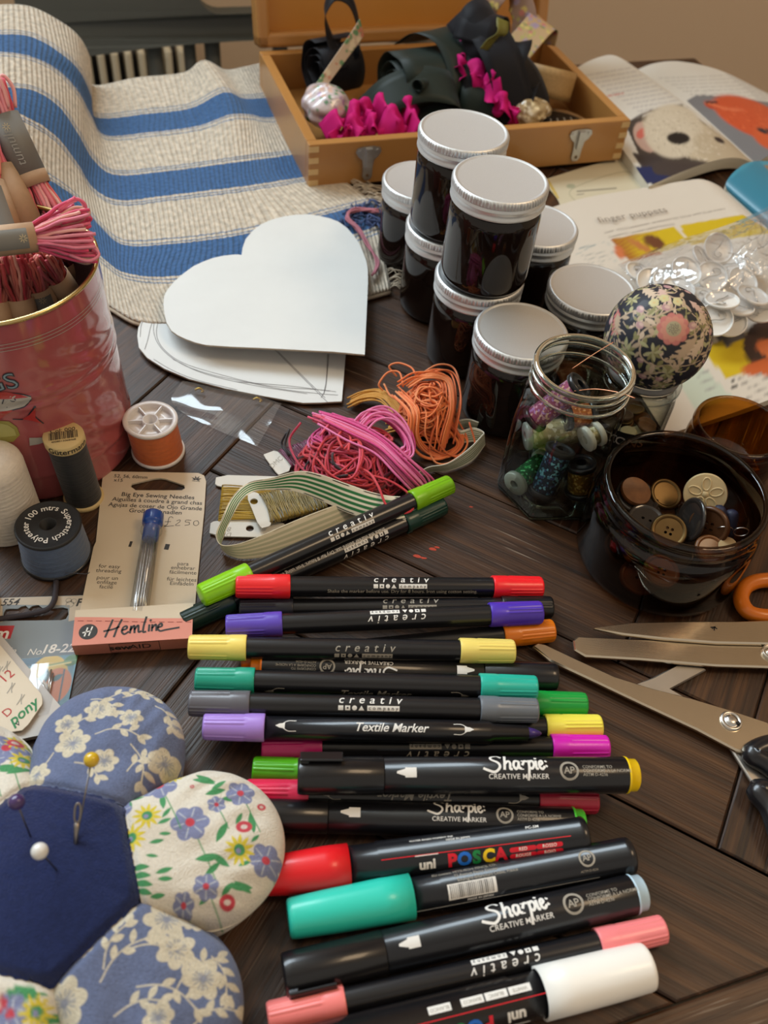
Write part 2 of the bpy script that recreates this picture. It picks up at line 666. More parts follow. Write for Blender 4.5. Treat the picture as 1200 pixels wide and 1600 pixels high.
# ------------------------------------------------------------------ dining table
def wood_mat(name, dark, mid, light, rough, su=1.0):
    mm = bpy.data.materials.new(name)
    mm.use_nodes = True
    nt = mm.node_tree
    N, L = nt.nodes, nt.links
    p = N['Principled BSDF']
    at = N.new('ShaderNodeAttribute')
    at.attribute_name = 'Col'           # carries the grain coordinates of each plank, not a colour
    mp = N.new('ShaderNodeMapping')
    mp.inputs['Scale'].default_value = (7 * su, 190 * su, 9)
    n1 = N.new('ShaderNodeTexNoise')
    n1.inputs['Scale'].default_value = 1
    n1.inputs['Detail'].default_value = 5
    n1.inputs['Roughness'].default_value = 0.62
    mp2 = N.new('ShaderNodeMapping')
    mp2.inputs['Scale'].default_value = (26 * su, 950 * su, 7)
    n2 = N.new('ShaderNodeTexNoise')
    n2.inputs['Scale'].default_value = 1
    n2.inputs['Detail'].default_value = 3
    L.new(at.outputs['Vector'], mp.inputs['Vector'])
    L.new(at.outputs['Vector'], mp2.inputs['Vector'])
    L.new(mp.outputs['Vector'], n1.inputs['Vector'])
    L.new(mp2.outputs['Vector'], n2.inputs['Vector'])
    cr = N.new('ShaderNodeValToRGB')
    e = cr.color_ramp.elements
    e[0].position, e[0].color = 0.34, (*dark, 1)
    e[1].position, e[1].color = 0.72, (*light, 1)
    k = e.new(0.52)
    k.color = (*mid, 1)
    L.new(n1.outputs['Fac'], cr.inputs['Fac'])
    # open pores: fine dark streaks along the grain, some with pale wear and painted pore glints in them
    pr = N.new('ShaderNodeMapRange')
    pr.inputs['From Min'].default_value = 0.28
    pr.inputs['From Max'].default_value = 0.46
    pr.inputs['To Min'].default_value = 0.5
    L.new(n2.outputs['Fac'], pr.inputs['Value'])
    mx = N.new('ShaderNodeVectorMath')
    mx.operation = 'SCALE'
    L.new(cr.outputs['Color'], mx.inputs[0])
    L.new(pr.outputs['Result'], mx.inputs['Scale'])
    sc = N.new('ShaderNodeMapRange')
    sc.inputs['From Min'].default_value = 0.62
    sc.inputs['From Max'].default_value = 0.72
    L.new(n2.outputs['Fac'], sc.inputs['Value'])
    tc = N.new('ShaderNodeTexCoord')
    n3 = N.new('ShaderNodeTexNoise')
    n3.inputs['Scale'].default_value = 14
    L.new(tc.outputs['Object'], n3.inputs['Vector'])
    w = N.new('ShaderNodeMapRange')
    w.inputs['From Min'].default_value = 0.48
    w.inputs['From Max'].default_value = 0.66
    w.inputs['To Max'].default_value = 0.8
    L.new(n3.outputs['Fac'], w.inputs['Value'])
    mu = N.new('ShaderNodeMath')
    mu.operation = 'MULTIPLY'
    L.new(sc.outputs['Result'], mu.inputs[0])
    L.new(w.outputs['Result'], mu.inputs[1])
    mc = N.new('ShaderNodeMix')
    mc.data_type = 'RGBA'
    mc.inputs['B'].default_value = (0.30, 0.24, 0.18, 1)
    L.new(mu.outputs[0], mc.inputs['Factor'])
    L.new(mx.outputs['Vector'], mc.inputs['A'])
    L.new(mc.outputs['Result'], p.inputs['Base Color'])
    bp = N.new('ShaderNodeBump')
    bp.inputs['Strength'].default_value = 0.5
    bp.inputs['Distance'].default_value = 0.0006
    L.new(n2.outputs['Fac'], bp.inputs['Height'])
    L.new(bp.outputs[0], p.inputs['Normal'])
    p.inputs['Roughness'].default_value = rough
    p.inputs['Specular IOR Level'].default_value = 0.45
    return mm


table_wood = wood_mat('dark_table_wood', (0.017, 0.0075, 0.0035), (0.047, 0.0195, 0.0080), (0.096, 0.041, 0.0145), 0.45)
groove = mat('groove_dirt', (0.05, 0.042, 0.034), 0.8, var=0.5, noise=300)
U0, U1, V0, V1 = -0.80, 0.593, -0.075, 0.783    # table outline
BO = 0.115                                       # border width
table = thing('dining_table', 'dark brown wooden dining table with herringbone planks under everything', 'table', tab(-0.1, 0.35, -0.75))
TL0 = tab(-0.1, 0.35, -0.75)


def clip_poly(P, f):
    out = []
    for i in range(len(P)):
        a, b = P[i], P[(i + 1) % len(P)]
        da, db = f(a), f(b)
        if da >= 0:
            out.append(a)
        if da * db < 0:
            t = da / (da - db)
            out.append(a + (b - a) * t)
    return out


top = MB()
ga = math.radians(-23.0)
pa, pb = np.array([math.cos(ga), math.sin(ga), 0]), np.array([-math.sin(ga), math.cos(ga), 0])


def plank(poly, gx, off):
    """bevelled plank from a convex outline (x, y); gx = grain direction"""
    P = np.array([p[:3] for p in poly], float)
    c = P.mean(0)
    gy = np.cross(TZ, gx)
    n = len(P)
    ins = []
    for i in range(n):
        a, b, d = P[i - 1], P[i], P[(i + 1) % n]
        e1, e2 = (b - a) / np.linalg.norm(b - a), (d - b) / np.linalg.norm(d - b)
        k = (-e1 + e2)
        s = abs(np.cross(e1, e2)[2]) + 1e-6
        ins.append((b + k / s * 0.0004, b + k / s * 0.0012))
    rows = [np.array([q[0] for q in ins]) - TZ * 0.004, np.array([q[0] for q in ins]) - TZ * 0.0008, np.array([q[1] for q in ins])]
    V = np.concatenate(rows)
    F = [list(range(2 * n, 3 * n))]
    for r in range(2):
        F += [[r * n + i, r * n + (i + 1) % n, (r + 1) * n + (i + 1) % n, (r + 1) * n + i] for i in range(n)]
    g = np.stack([(V - c) @ gx + off, (V - c) @ gy + off * 0.37, np.full(len(V), off)], 1)
    top.add(V - TL0, F, 0, False, col=g)


W, LL = 0.0634, 0.2275
o0 = pa * -0.1505 + pb * 0.2002
inner = [(TU, U0 + BO), (-TU, -(U1 - BO)), (TV, V0 + BO), (-TV, -(V1 - BO))]
for i in range(-16, 17):
    for j in range(-6, 7):
        o = o0 + i * (-pa * W + pb * W) + j * (pa * LL + pb * LL)
        for kind, q in enumerate(([o, o + pa * LL, o + pa * LL + pb * W, o + pb * W],
                                  [o - pa * W + pb * (W - LL), o + pb * (W - LL), o + pb * W, o - pa * W + pb * W])):
            P = q
            for nn, dd in inner:
                P = clip_poly(P, lambda x: x @ nn - dd)
                if len(P) < 3:
                    break
            if len(P) >= 3 and max(np.linalg.norm(a - b) for a in P for b in P) > 0.01:
                plank(P, pa if kind == 0 else pb, rnd.uniform(-9, 9))
for (a, b, c, d, g) in ((U0, U1, V0, V0 + BO, TU), (U0, U1, V1 - BO, V1, TU), (U0, U0 + BO, V0 + BO, V1 - BO, TV), (U1 - BO, U1, V0 + BO, V1 - BO, TV)):
    plank([tab(a, c), tab(b, c), tab(b, d), tab(a, d)], g, rnd.uniform(-9, 9))
top.box(((U0 + U1) / 2, (V0 + V1) / 2, -0.0205), (U1 - U0 - 0.002, V1 - V0 - 0.002, 0.036), 0.002, mi=1, xf=(TB, -TL0))
# a few flecks of dried red paint on a seam
for (px, py, r) in ((652, 869, .0012), (662, 872, .0008), (676, 858, .0011), (683, 855, .0007), (736, 792, .0006), (648, 1432, .0006)):
    t = np.arange(9) * 2 * PI / 9
    rr = r * (1 + 0.5 * nrs.rand(9))
    top.add(G(px, py, 0.00015) - TL0 + np.c_[rr * np.cos(t) * 1.5, rr * np.sin(t) * .7, 0 * t], [list(range(9))], 2, False)
tag(top.build('tabletop', [table_wood, groove, mat('red_paint_fleck', (0.45, 0.05, 0.02), 0.5)], table), None)
for su in (U0 + 0.06, U1 - 0.06):
    for sv in (V0 + 0.06, V1 - 0.06):
        MB().box((su, sv, -0.395), (0.07, 0.07, 0.71), 0.004, xf=(TB, -TL0), col=(0.3, 0.2, 0.1)).build('leg', table_wood, table)

# ------------------------------------------------------------------ chair behind the table
chair_paint = mat('dark_grey_chair_paint', (0.105, 0.120, 0.118), 0.5)
CHP = tab(0.185, 0.96, -0.75)
chair = thing('chair', 'dark grey chair with a broad hand-hole backrest tucked in behind the table', 'chair', CHP, TA)


def rrect(x0, y0, x1, y1, r, n=6):
    o = []
    for cx, cy, a in ((x1 - r, y1 - r, 0), (x0 + r, y1 - r, 90), (x0 + r, y0 + r, 180), (x1 - r, y0 + r, 270)):
        for i in range(n + 1):
            t = math.radians(a + 90 * i / n)
            o.append((cx + r * math.cos(t), cy + r * math.sin(t)))
    return o


def chair_bend(V):
    """plate drawn upright: x along, y up, z thickness; curved round the sitter and leaning back"""
    x, y, z = V.T
    return np.stack([x, 0.30 * x ** 2 + z + (y - 0.75) * 0.16, y], 1)


m = MB()
co_ = rrect(-0.215, 0.697, 0.215, 0.812, 0.048)
co_ = [(x, y) for x, y in co_]
so = []
for a, b in zip(co_, co_[1:] + co_[:1]):
    n = max(1, int(math.dist(a, b) / 0.03))
    so += [(a[0] + (b[0] - a[0]) * k / n, a[1] + (b[1] - a[1]) * k / n) for k in range(n)]
so = [(x, y + .020 * (1 - (x / .215) ** 2)) for x, y in so]
m.slab(so, -0.009, 0.009, [rrect(-0.048, 0.741, 0.048, 0.794, 0.022)], fn=chair_bend)
m.build('backrest', chair_paint, chair)
for x in (-0.19, 0.19):
    m = MB().tube([(x, 0.02, 0.0), (x, -0.01, 0.40), (x, 0.004, 0.70)], 0.017, 10)
    m.build('leg', chair_paint, chair)
for x in (-0.093, -0.058, -0.035, 0.035, 0.093):
    MB().tube([(x * .9, -0.03, 0.44), (x, -0.006, 0.6), (x, 0.004, 0.712)], 0.0062 if x < -.05 and x > -.07 else .008, 10).build('spindle', chair_paint, chair)
MB().box((0, -0.19, 0.45), (0.42, 0.38, 0.03), 0.012, seg=3).build('seat', chair_paint, chair)
for x in (-0.17, 0.17):
    MB().tube([(x, -0.34, 0.0), (x, -0.33, 0.44)], 0.017, 10).build('leg', chair_paint, chair)

rad = thing('slatted_radiator', 'cream slatted panel against the wall, seen under the chair back', 'radiator', tab(0.0, VB - 0.06, -0.75))
m = MB().box((-.03, 0.03, 0.33), (0.39, 0.02, 0.50), 0.002, xf=(TB, np.zeros(3)))
m.build('back_panel', mat('radiator_gap', (0.03, 0.03, 0.03), 0.7), rad)
slat_mat = mat('cream_enamel', (0.80, 0.76, 0.62), 0.35)
for i in range(23):
    MB().box((-0.218 + i * 0.0168, 0, 0.33), (0.0085, 0.03, 0.53), 0.003, xf=(TB, np.zeros(3))).build('slat', slat_mat, rad)

# ------------------------------------------------------------------ striped rug
def rug_mat():
    mm = bpy.data.materials.new('woven_striped_cotton')
    mm.use_nodes = True
    nt = mm.node_tree
    N, L = nt.nodes, nt.links
    p = N['Principled BSDF']
    p.inputs['Roughness'].default_value = 0.95
    p.inputs['Specular IOR Level'].default_value = 0.1
    p.inputs['Sheen Weight'].default_value = 0.15
    at = N.new('ShaderNodeAttribute')
    at.attribute_name = 'Col'           # weave coordinates: x along the stripes, y across them
    sp = N.new('ShaderNodeSeparateXYZ')
    L.new(at.outputs['Vector'], sp.inputs[0])
    cr = N.new('ShaderNodeValToRGB')
    cr.color_ramp.interpolation = 'CONSTANT'
    cream, blue, line = (0.60, 0.53, 0.43, 1), (0.050, 0.132, 0.30, 1), (0.16, 0.22, 0.33, 1)
    st = []
    for k in range(3):
        a, b = (1 + 2 * k) / 7, (2 + 2 * k) / 7
        st += [(a - .022, line), (a - .018, cream), (a - .011, line), (a - .007, cream), (a, blue), (b, cream), (b + .007, line), (b + .011, cream), (b + .018, line), (b + .022, cream)]
    e = cr.color_ramp.elements
    e[0].position, e[0].color = 0, cream
    e[1].position, e[1].color = st[0]
    for q, c in st[1:]:
        x = e.new(q)
        x.color = c
    # the weave shifts the colour edges a little from thread to thread
    n0 = N.new('ShaderNodeTexNoise')
    n0.inputs['Scale'].default_value = 1
    mp = N.new('ShaderNodeMapping')
    mp.inputs['Scale'].default_value = (420, 60, 1)
    L.new(at.outputs['Vector'], mp.inputs['Vector'])
    L.new(mp.outputs[0], n0.inputs['Vector'])
    ma = N.new('ShaderNodeMath')
    ma.operation = 'MULTIPLY_ADD'
    ma.inputs[1].default_value = 0.008
    L.new(n0.outputs['Fac'], ma.inputs[0])
    L.new(sp.outputs['Y'], ma.inputs[2])
    mb = N.new('ShaderNodeMath')
    mb.operation = 'SUBTRACT'
    mb.inputs[1].default_value = 0.004
    L.new(ma.outputs[0], mb.inputs[0])
    L.new(mb.outputs[0], cr.inputs['Fac'])
    n1 = N.new('ShaderNodeTexNoise')
    n1.inputs['Scale'].default_value = 1
    n1.inputs['Detail'].default_value = 4
    mp1 = N.new('ShaderNodeMapping')
    mp1.inputs['Scale'].default_value = (300, 90, 1)
    L.new(at.outputs['Vector'], mp1.inputs['Vector'])
    L.new(mp1.outputs[0], n1.inputs['Vector'])
    mr = N.new('ShaderNodeMapRange')
    mr.inputs['From Min'].default_value = 0.3
    mr.inputs['From Max'].default_value = 0.7
    mr.inputs['To Min'].default_value = 0.72
    mr.inputs['To Max'].default_value = 1.22
    L.new(n1.outputs['Fac'], mr.inputs['Value'])
    mx = N.new('ShaderNodeVectorMath')
    mx.operation = 'SCALE'
    L.new(cr.outputs['Color'], mx.inputs[0])
    L.new(mr.outputs[0], mx.inputs['Scale'])
    L.new(mx.outputs[0], p.inputs['Base Color'])
    wv = N.new('ShaderNodeTexWave')
    wv.wave_type = 'BANDS'
    wv.bands_direction = 'X'
    wv.inputs['Scale'].default_value = 95
    wv.inputs['Distortion'].default_value = 1.5
    wv.inputs['Detail Scale'].default_value = 4
    L.new(at.outputs['Vector'], wv.inputs['Vector'])
    ad = N.new('ShaderNodeMath')
    ad.operation = 'ADD'
    L.new(wv.outputs['Fac'], ad.inputs[0])
    L.new(n1.outputs['Fac'], ad.inputs[1])
    bp = N.new('ShaderNodeBump')
    bp.inputs['Strength'].default_value = 0.8
    bp.inputs['Distance'].default_value = 0.0012
    L.new(ad.outputs[0], bp.inputs['Height'])
    L.new(bp.outputs[0], p.inputs['Normal'])
    return mm


def g3(x, y, z=0.0):
    return G(x, y, z)


rz_ = 0.003
rows = [  # far hem, then both edges of each blue stripe, then the near hem
    [(-70, 20, .072), (0, 12, .068), (45, 14, .064), (84, 32, .056), (118, 57, .044), (137, 92, .024), (143, 136, rz_), (215, 125, rz_), (288, 117, .004), (318, 98, .014), (350, 112, .006), (382, 108, .009), (425, 97, rz_)],
    [(-70, 66, .070), (0, 58, .066), (50, 62, .060), (95, 88, .050), (122, 115, .038), (138, 150, .020), (150, 187, rz_), (235, 181, rz_), (300, 172, .004), (350, 148, .012), (378, 157, .006), (405, 157, .007), (440, 152, rz_)],
    [(-70, 92, .069), (0, 85, .065), (48, 92, .058), (88, 112, .047), (118, 143, .034), (137, 178, .017), (162, 214, rz_), (235, 210, rz_), (310, 200, .004), (360, 182, .010), (390, 182, .006), (415, 187, .005), (452, 184, rz_)],
    [(-70, 135, .066), (0, 140, .061), (50, 145, .053), (90, 170, .041), (118, 210, .027), (143, 252, .011), (180, 277, rz_), (255, 272, rz_), (320, 264, .004), (370, 257, .005), (400, 253, .004), (440, 248, rz_), (500, 238, rz_)],
    [(-70, 168, .064), (0, 172, .058), (45, 188, .049), (85, 215, .036), (116, 255, .021), (142, 295, .008), (185, 316, rz_), (260, 309, rz_), (325, 301, .004), (375, 295, .004), (410, 290, .004), (455, 283, rz_), (520, 272, rz_)],
    [(-70, 250, .054), (0, 258, .045), (45, 270, .035), (85, 290, .024), (122, 318, .013), (156, 358, .006), (195, 387, rz_), (270, 385, rz_), (340, 377, rz_), (400, 366, rz_), (460, 352, rz_), (520, 336, rz_), (580, 320, rz_)],
    [(-70, 330, .040), (10, 335, .030), (60, 340, .020), (105, 360, .012), (140, 385, .006), (165, 410, .004), (196, 430, rz_), (260, 436, rz_), (340, 424, rz_), (405, 412, rz_), (470, 396, rz_), (530, 377, rz_), (590, 356, rz_)],
    [(-60, 415, .020), (20, 425, .012), (70, 435, .006), (110, 450, .004), (140, 465, rz_), (172, 481, rz_), (220, 506, rz_), (290, 508, rz_), (360, 502, rz_), (430, 492, rz_), (500, 480, rz_), (556, 469, rz_), (610, 455, rz_)]]
ctrl = np.array([[np.r_[G(*p), 0, 0] for p in r] for r in rows])
nr, nc = ctrl.shape[:2]
for i in range(nr):
    for j in range(nc):
        ctrl[i, j, 3:] = (0, i / 7)
# weave coordinate along the stripes = length along the middle stripe
mid = ctrl[4, :, :3]
sl_ = np.r_[0, np.cumsum(np.linalg.norm(np.diff(mid, axis=0), axis=1))]
ctrl[:, :, 3] = sl_[None]
S = surf(ctrl, 24, 14)
rug = thing('striped_rug', 'cream woven cotton rug with three blue stripes, humped up at its left end', 'rug', tuple(G(300, 300)))
R0 = G(300, 300)
cols = np.concatenate([S[..., 3:], np.zeros_like(S[..., :1])], -1)
m = MB().grid(S[..., :3] - R0, col=cols, flip=True)
m.build('woven_cloth', rug_mat(), rug, solid=0.0022)
# twisted cord along the near hem, and loose fringe at the right-hand corner
hem = S[-1, :, :3] - R0
fr_mat = mat('rug_yarn', (0.55, 0.47, 0.36), 0.95, var=0.25, noise=400)
MB().tube(hem[::3] + [0, 0, -0.0008], 0.0014, 6).build('hem_cord', fr_mat, rug)
end = S[:, -1, :3] - R0
out = np.array([math.cos(TA), math.sin(TA) - .25, 0])
f = MB()
for k in range(150):
    t = rnd.uniform(0.60, 1.0)
    i = int(t * (len(end) - 1))
    b = end[i] + [rnd.uniform(-.001, .001) for _ in range(3)]
    ln = rnd.uniform(.010, .026)
    a = rnd.uniform(-0.7, 0.5)
    d = rotz(a) @ out
    p = [b, b + d * ln * .4 + [0, 0, rnd.uniform(.001, .005)], b + d * ln + [rnd.uniform(-.003, .003), rnd.uniform(-.003, .003), 0]]
    p[-1][2] = max(-R0[2] + .001, b[2] - .001 + rnd.uniform(0, .003))
    f.tube(cat(p, 4), 0.00035, 4, col=(1, 1, 1))
tag(f.build('fringe', fr_mat, rug), None, kind='stuff')
# the blue and pink yarn ends knotted at that corner
yb = MB()
bl, pk = (0.06, 0.09, 0.2), (0.42, 0.16, 0.2)
for k in range(46):
    x, y = rnd.uniform(545, 600), rnd.uniform(318, 350)
    P = [G(x + rnd.uniform(-14, 14) * i / 2, y + rnd.uniform(-10, 10), .0045 + rnd.uniform(0, .004)) - R0 for i in range(4)]
    yb.tube(cat(P, 4), 0.0006, 4, col=bl)
for k in range(7):
    P = [G(x + rnd.uniform(-3, 3), y + rnd.uniform(-3, 3), .008 + rnd.uniform(0, .003)) - R0 for x, y in ((590, 330), (556, 328), (543, 340), (562, 360), (576, 385), (590, 410), (584, 428))]
    yb.tube(cat(P, 5), 0.0007, 5, col=pk)
tag(yb.build('yarn_ends', mat('coloured_yarn', attr=True, rough=0.95), rug), 'blue and pink yarn ends', kind='stuff')

# ------------------------------------------------------------------ wooden box with ribbons
pine = mat('varnished_pine', (0.40, 0.19, 0.052), 0.33, coat=0.3, var=0.22, noise=8, bump=(40, 0.15, 0.0005, (1, 14, 14)))
pine_pale = mat('pine_end_grain', (0.62, 0.42, 0.19), 0.4, var=0.15, noise=30)
lid_ply = mat('lid_plywood', (0.48, 0.21, 0.035), 0.4, var=0.12, noise=10)
catch_steel = mat('worn_zinc', (0.55, 0.54, 0.52), 0.38, metal=1, var=0.2, noise=200)
BX, BXA = np.array([-0.0838, 0.6128, rz_ + .0004]), math.radians(23.2)
bw, bd, bh, bt = 0.2585, 0.157, 0.033, 0.0075
box = thing('wooden_box', 'open pine box full of ribbons, with two metal catches and the lid up', 'box', BX, BXA)
m = MB()
m.box((bw / 2, bt / 2, bh / 2), (bw, bt, bh), .0008, 0)
m.box((bw / 2, bd - bt / 2, bh / 2), (bw, bt, bh), .0008, 0)
for x in (bt / 2, bw - bt / 2):
    m.box((x, bd / 2, bh / 2), (bt, bd - 2 * bt, bh - .0002), .0006, 0)
m.box((bw / 2, bd / 2, .002), (bw - 2 * bt, bd - 2 * bt, .004), 0, 0)
for z in (.004, .0125, .021, .0295):         # finger joints on the front corners
    for x in (bt / 2, bw - bt / 2):
        m.box((x, -.0001, z), (bt * .95, .0006, .0042), 0, 1)
m.build('body', [pine, pine_pale], box)
la = math.radians(14)
LX = (np.array([[1, 0, 0], [0, math.cos(la), math.sin(la)], [0, -math.sin(la), math.cos(la)]]), np.array([0, bd + .001, bh + .001]))
lh, ld, lw = bd, .020, .011
m = MB()
m.box((bw / 2, ld / 2, lw / 2), (bw, ld, lw), .003, 0, LX, 3)
m.box((bw / 2, ld / 2, lh - lw / 2), (bw, ld, lw), .003, 0, LX, 3)
for x in (lw / 2, bw - lw / 2):
    m.box((x, ld / 2, lh / 2), (lw, ld, lh), .003, 0, LX, 3)
m.box((bw / 2, ld - .0035, lh / 2), (bw - lw, .004, lh - lw), 0, 1, LX)
m.build('lid', [pine, lid_ply], box)
for x in (.045, bw - .045):
    m = MB().box((x, bd + .001, bh), (.016, .004, .004), .001)
    m.build('hinge', catch_steel, box)
for x in (.0445, bw - .042):
    out = [(-.0095, 0), (-.0085, .003), (-.004, .004), (.004, .004), (.0085, .003), (.0095, 0), (.0075, -.0035), (.0045, -.006), (.0036, -.012), (.0036, -.019), (.002, -.0215), (-.002, -.0215), (-.0036, -.019), (-.0036, -.012), (-.0045, -.006), (-.0075, -.0035)]
    cm = MB()
    fx = lambda V: np.stack([V[:, 0] + x, -V[:, 2] - .0002, V[:, 1] + bh - .008], 1)
    hole = [(.0013 * math.cos(t * PI / 5), -.0182 + .0013 * math.sin(t * PI / 5)) for t in range(10)]
    cm.slab(out, 0, .0012, [hole], fn=fx)
    for sx in (-.0066, .0066):
        cm.slab([(sx + .0012 * math.cos(t * PI / 5), .0008 + .0012 * math.sin(t * PI / 5)) for t in range(10)], .0012, .0019, fn=fx)
    cb = cm.build('catch', catch_steel, box)
    MB().slab([(-.0024, .003), (.0024, .003), (.0022, -.011), (-.0022, -.011)], .0012, .0034, fn=fx).build('lever', catch_steel, cb)


def bxp(x, y, z):
    """box coordinates (from its front left corner) to the place"""
    return rotz(BXA) @ np.array([x, y, z]) + BX


def ribbon(mb, path, wd, w, col=(1, 1, 1), mi=0, n=6, twist=None, ctr=False):
    """woven band following a path; wd = direction(s) of its width"""
    P = cat(np.array(path, float), n)
    wd = np.asarray(wd, float)
    if wd.ndim == 1:
        D = np.broadcast_to(wd / np.linalg.norm(wd), P.shape).copy()
    else:
        D = cat(wd, n)
        D /= np.linalg.norm(D, axis=1)[:, None]
    t = np.gradient(P, axis=0)
    t /= np.linalg.norm(t, axis=1)[:, None] + 1e-9
    D = D - t * (D * t).sum(1)[:, None]
    D /= np.linalg.norm(D, axis=1)[:, None] + 1e-9
    s = np.linspace(-.5, .5, 5)
    Q = P[:, None] + D[:, None] * (s[None, :, None] * w)
    mb.grid(Q, mi, col=np.broadcast_to(np.asarray(col, float), Q.shape))
    return Q


def roll_path(c, ax, up, r0, r1, turns, wob=0.0, n=14, seed=0, sq=1.0):
    """a loose coil around axis ax"""
    r = random.Random(seed)
    ax = np.asarray(ax, float) / np.linalg.norm(ax)
    u = np.asarray(up, float) - ax * (np.asarray(up, float) @ ax)
    u /= np.linalg.norm(u)
    v = np.cross(ax, u)
    out = []
    N_ = int(turns * n)
    for i in range(N_ + 1):
        a = 2 * PI * i / n
        q = r0 + (r1 - r0) * i / N_ + r.uniform(-wob, wob)
        out.append(np.asarray(c) + u * math.cos(a) * q * sq + v * math.sin(a) * q)
    return out


satin_black = mat('black_satin_ribbon', (0.005, 0.005, 0.008), 0.6, spec=.22, sheen=0.05)
satin_green = mat('dark_green_satin', (0.009, 0.017, 0.013), 0.52, spec=.3, sheen=0.05)
grosgrain_pink = mat('magenta_grosgrain', (0.52, 0.008, 0.15), 0.7, spec=.2, sheen=0.0, bump=(500, .2, .0004))
olive = mat('olive_ribbon', (0.14, 0.13, 0.02), 0.5)
RW = 0.0003
bx_, by_ = rotz(BXA) @ np.array([1., 0, 0]), rotz(BXA) @ np.array([0, 1., 0])
zz = np.array([0, 0, 1.])
# black ribbon coil with a standing loop
m = MB()
ribbon(m, roll_path(bxp(.052, .118, .034), bx_ + .3 * by_, zz, .008, .022, 3, .0012, seed=1), bx_ + .3 * by_, .036)
ribbon(m, [bxp(.055, .100, .040), bxp(.048, .118, .056), bxp(.045, .124, .072), bxp(.052, .126, .084), bxp(.064, .124, .081), bxp(.070, .118, .066), bxp(.070, .108, .046)], by_ * .8 + .5 * zz + .2 * bx_, .011)
tag(m.build('black_ribbon', satin_black, solid=RW), 'black ribbon with a loop standing up at the left of the pine box', 'ribbon', 'ribbons in the pine box')
# dark green satin, several broad folds
m = MB()
ribbon(m, roll_path(bxp(.110, .080, .036), bx_ + .15 * by_, zz, .006, .027, 3.3, .002, seed=2, sq=.9), bx_ + .15 * by_, .048)
ribbon(m, [bxp(.060, .060, .022), bxp(.075, .052, .040), bxp(.10, .050, .048), bxp(.125, .046, .044), bxp(.135, .044, .026)], by_ + .6 * zz, .030)
ribbon(m, [bxp(.132, .050, .018), bxp(.142, .058, .044), bxp(.138, .08, .064), bxp(.125, .10, .066), bxp(.115, .118, .05)], bx_ + .3 * by_, .036)
ribbon(m, [bxp(.145, .036, .020), bxp(.150, .044, .040), bxp(.155, .060, .046), bxp(.152, .078, .038)], bx_ - .4 * by_, .034)
ribbon(m, roll_path(bxp(.105, .054, .046), bx_ * .8 + .8 * by_ - .1 * zz, zz, .003, .0045, 1.4, .0, seed=5), bx_ * .8 + .8 * by_ - .3 * zz, .030)
ribbon(m, [bxp(.085, .045, .012), bxp(.10, .036, .026), bxp(.118, .034, .030), bxp(.135, .036, .018)], by_ + .4 * zz, .024)
tag(m.build('dark_green_ribbon', satin_green, solid=RW), 'broad dark green satin ribbon bundled in the middle of the pine box', 'ribbon', 'ribbons in the pine box')


def frill(name, pts, amp, w, lab, seed):
    """a ribbon gathered into loose upright curls along a line"""
    r = random.Random(seed)
    mm = MB()
    for lay in range(2):
        P, D = [], []
        N_ = len(pts) * 2 + lay
        for i in range(N_ + 1):
            t = i / N_ * (len(pts) - 1)
            k = min(int(t), len(pts) - 2)
            a, b = np.array(pts[k]), np.array(pts[k + 1])
            q = a + (b - a) * (t - k)
            c = (i + lay) % 2
            P.append(bxp(*q) + zz * (amp * (.9 if c else -.5) * r.uniform(.6, 1.2) - .003 * lay) + by_ * (.007 * (1 - 2 * lay) + r.uniform(-.004, .004)) + bx_ * r.uniform(-.004, .004))
            D.append(by_ * (1 if c else .5) + zz * r.uniform(.3, 1.1) + bx_ * r.uniform(-.5, .5))
        ribbon(mm, P, D, w, n=14)
    tag(mm.build(name, grosgrain_pink, solid=RW), lab, 'ribbon', 'ribbons in the pine box')


frill('pink_ribbon', [(.022, .030, .026), (.038, .029, .032), (.055, .029, .032), (.075, .030, .030), (.094, .031, .030)], .011, .016, 'crumpled magenta ribbon lying along the front left of the pine box', 3)
frill('pink_ribbon', [(.134, .090, .050), (.138, .070, .052), (.150, .050, .046), (.162, .034, .040), (.170, .028, .034)], .009, .015, 'magenta ribbon tucked between the green and black ribbons, behind the jars', 4)
# big black roll with an olive tab
m = MB()
ax = bx_ * .75 - by_ * .65
ribbon(m, roll_path(bxp(.162, .088, .046), ax, zz, .012, .031, 3.2, .0015, seed=6, sq=1.15), ax, .032)
ribbon(m, [bxp(.150, .050, .022), bxp(.165, .052, .046), bxp(.176, .060, .060), bxp(.184, .076, .064), bxp(.190, .085, .040)], bx_ * .5 - by_ + .2 * zz, .030)
ribbon(m, [bxp(.166, .030, .014), bxp(.178, .034, .032), bxp(.188, .046, .040), bxp(.196, .062, .030)], bx_ * .6 - by_ * .5 + zz * .6, .022)
ribbon(m, [bxp(.140, .080, .060), bxp(.150, .074, .074), bxp(.162, .078, .080), bxp(.176, .084, .074), bxp(.186, .090, .056), bxp(.192, .094, .036)], by_ * .8 + zz * .5 - .3 * bx_, .040)
ribbon(m, [bxp(.160, .070, .074), bxp(.164, .050, .064), bxp(.170, .036, .046), bxp(.176, .026, .026), bxp(.180, .020, .010)], bx_ + .2 * zz, .030)
ribbon(m, [bxp(.186, .080, .062), bxp(.192, .060, .054), bxp(.196, .044, .040), bxp(.197, .034, .022), bxp(.196, .030, .010)], bx_ * .8 - .5 * zz, .024)
ribbon(m, [bxp(.146, .076, .060), bxp(.146, .058, .052), bxp(.150, .044, .036), bxp(.156, .034, .020)], bx_ + .3 * zz, .022)
tag(m.build('black_ribbon', satin_black, solid=RW), 'large roll of black satin ribbon behind the stacked jars, in the pine box', 'ribbon', 'ribbons in the pine box')
m = MB()
ribbon(m, [bxp(.1485, .052, .070), bxp(.153, .050, .078), bxp(.158, .047, .084), bxp(.161, .054, .0895)], bx_ * .9 + .3 * by_, .0105)
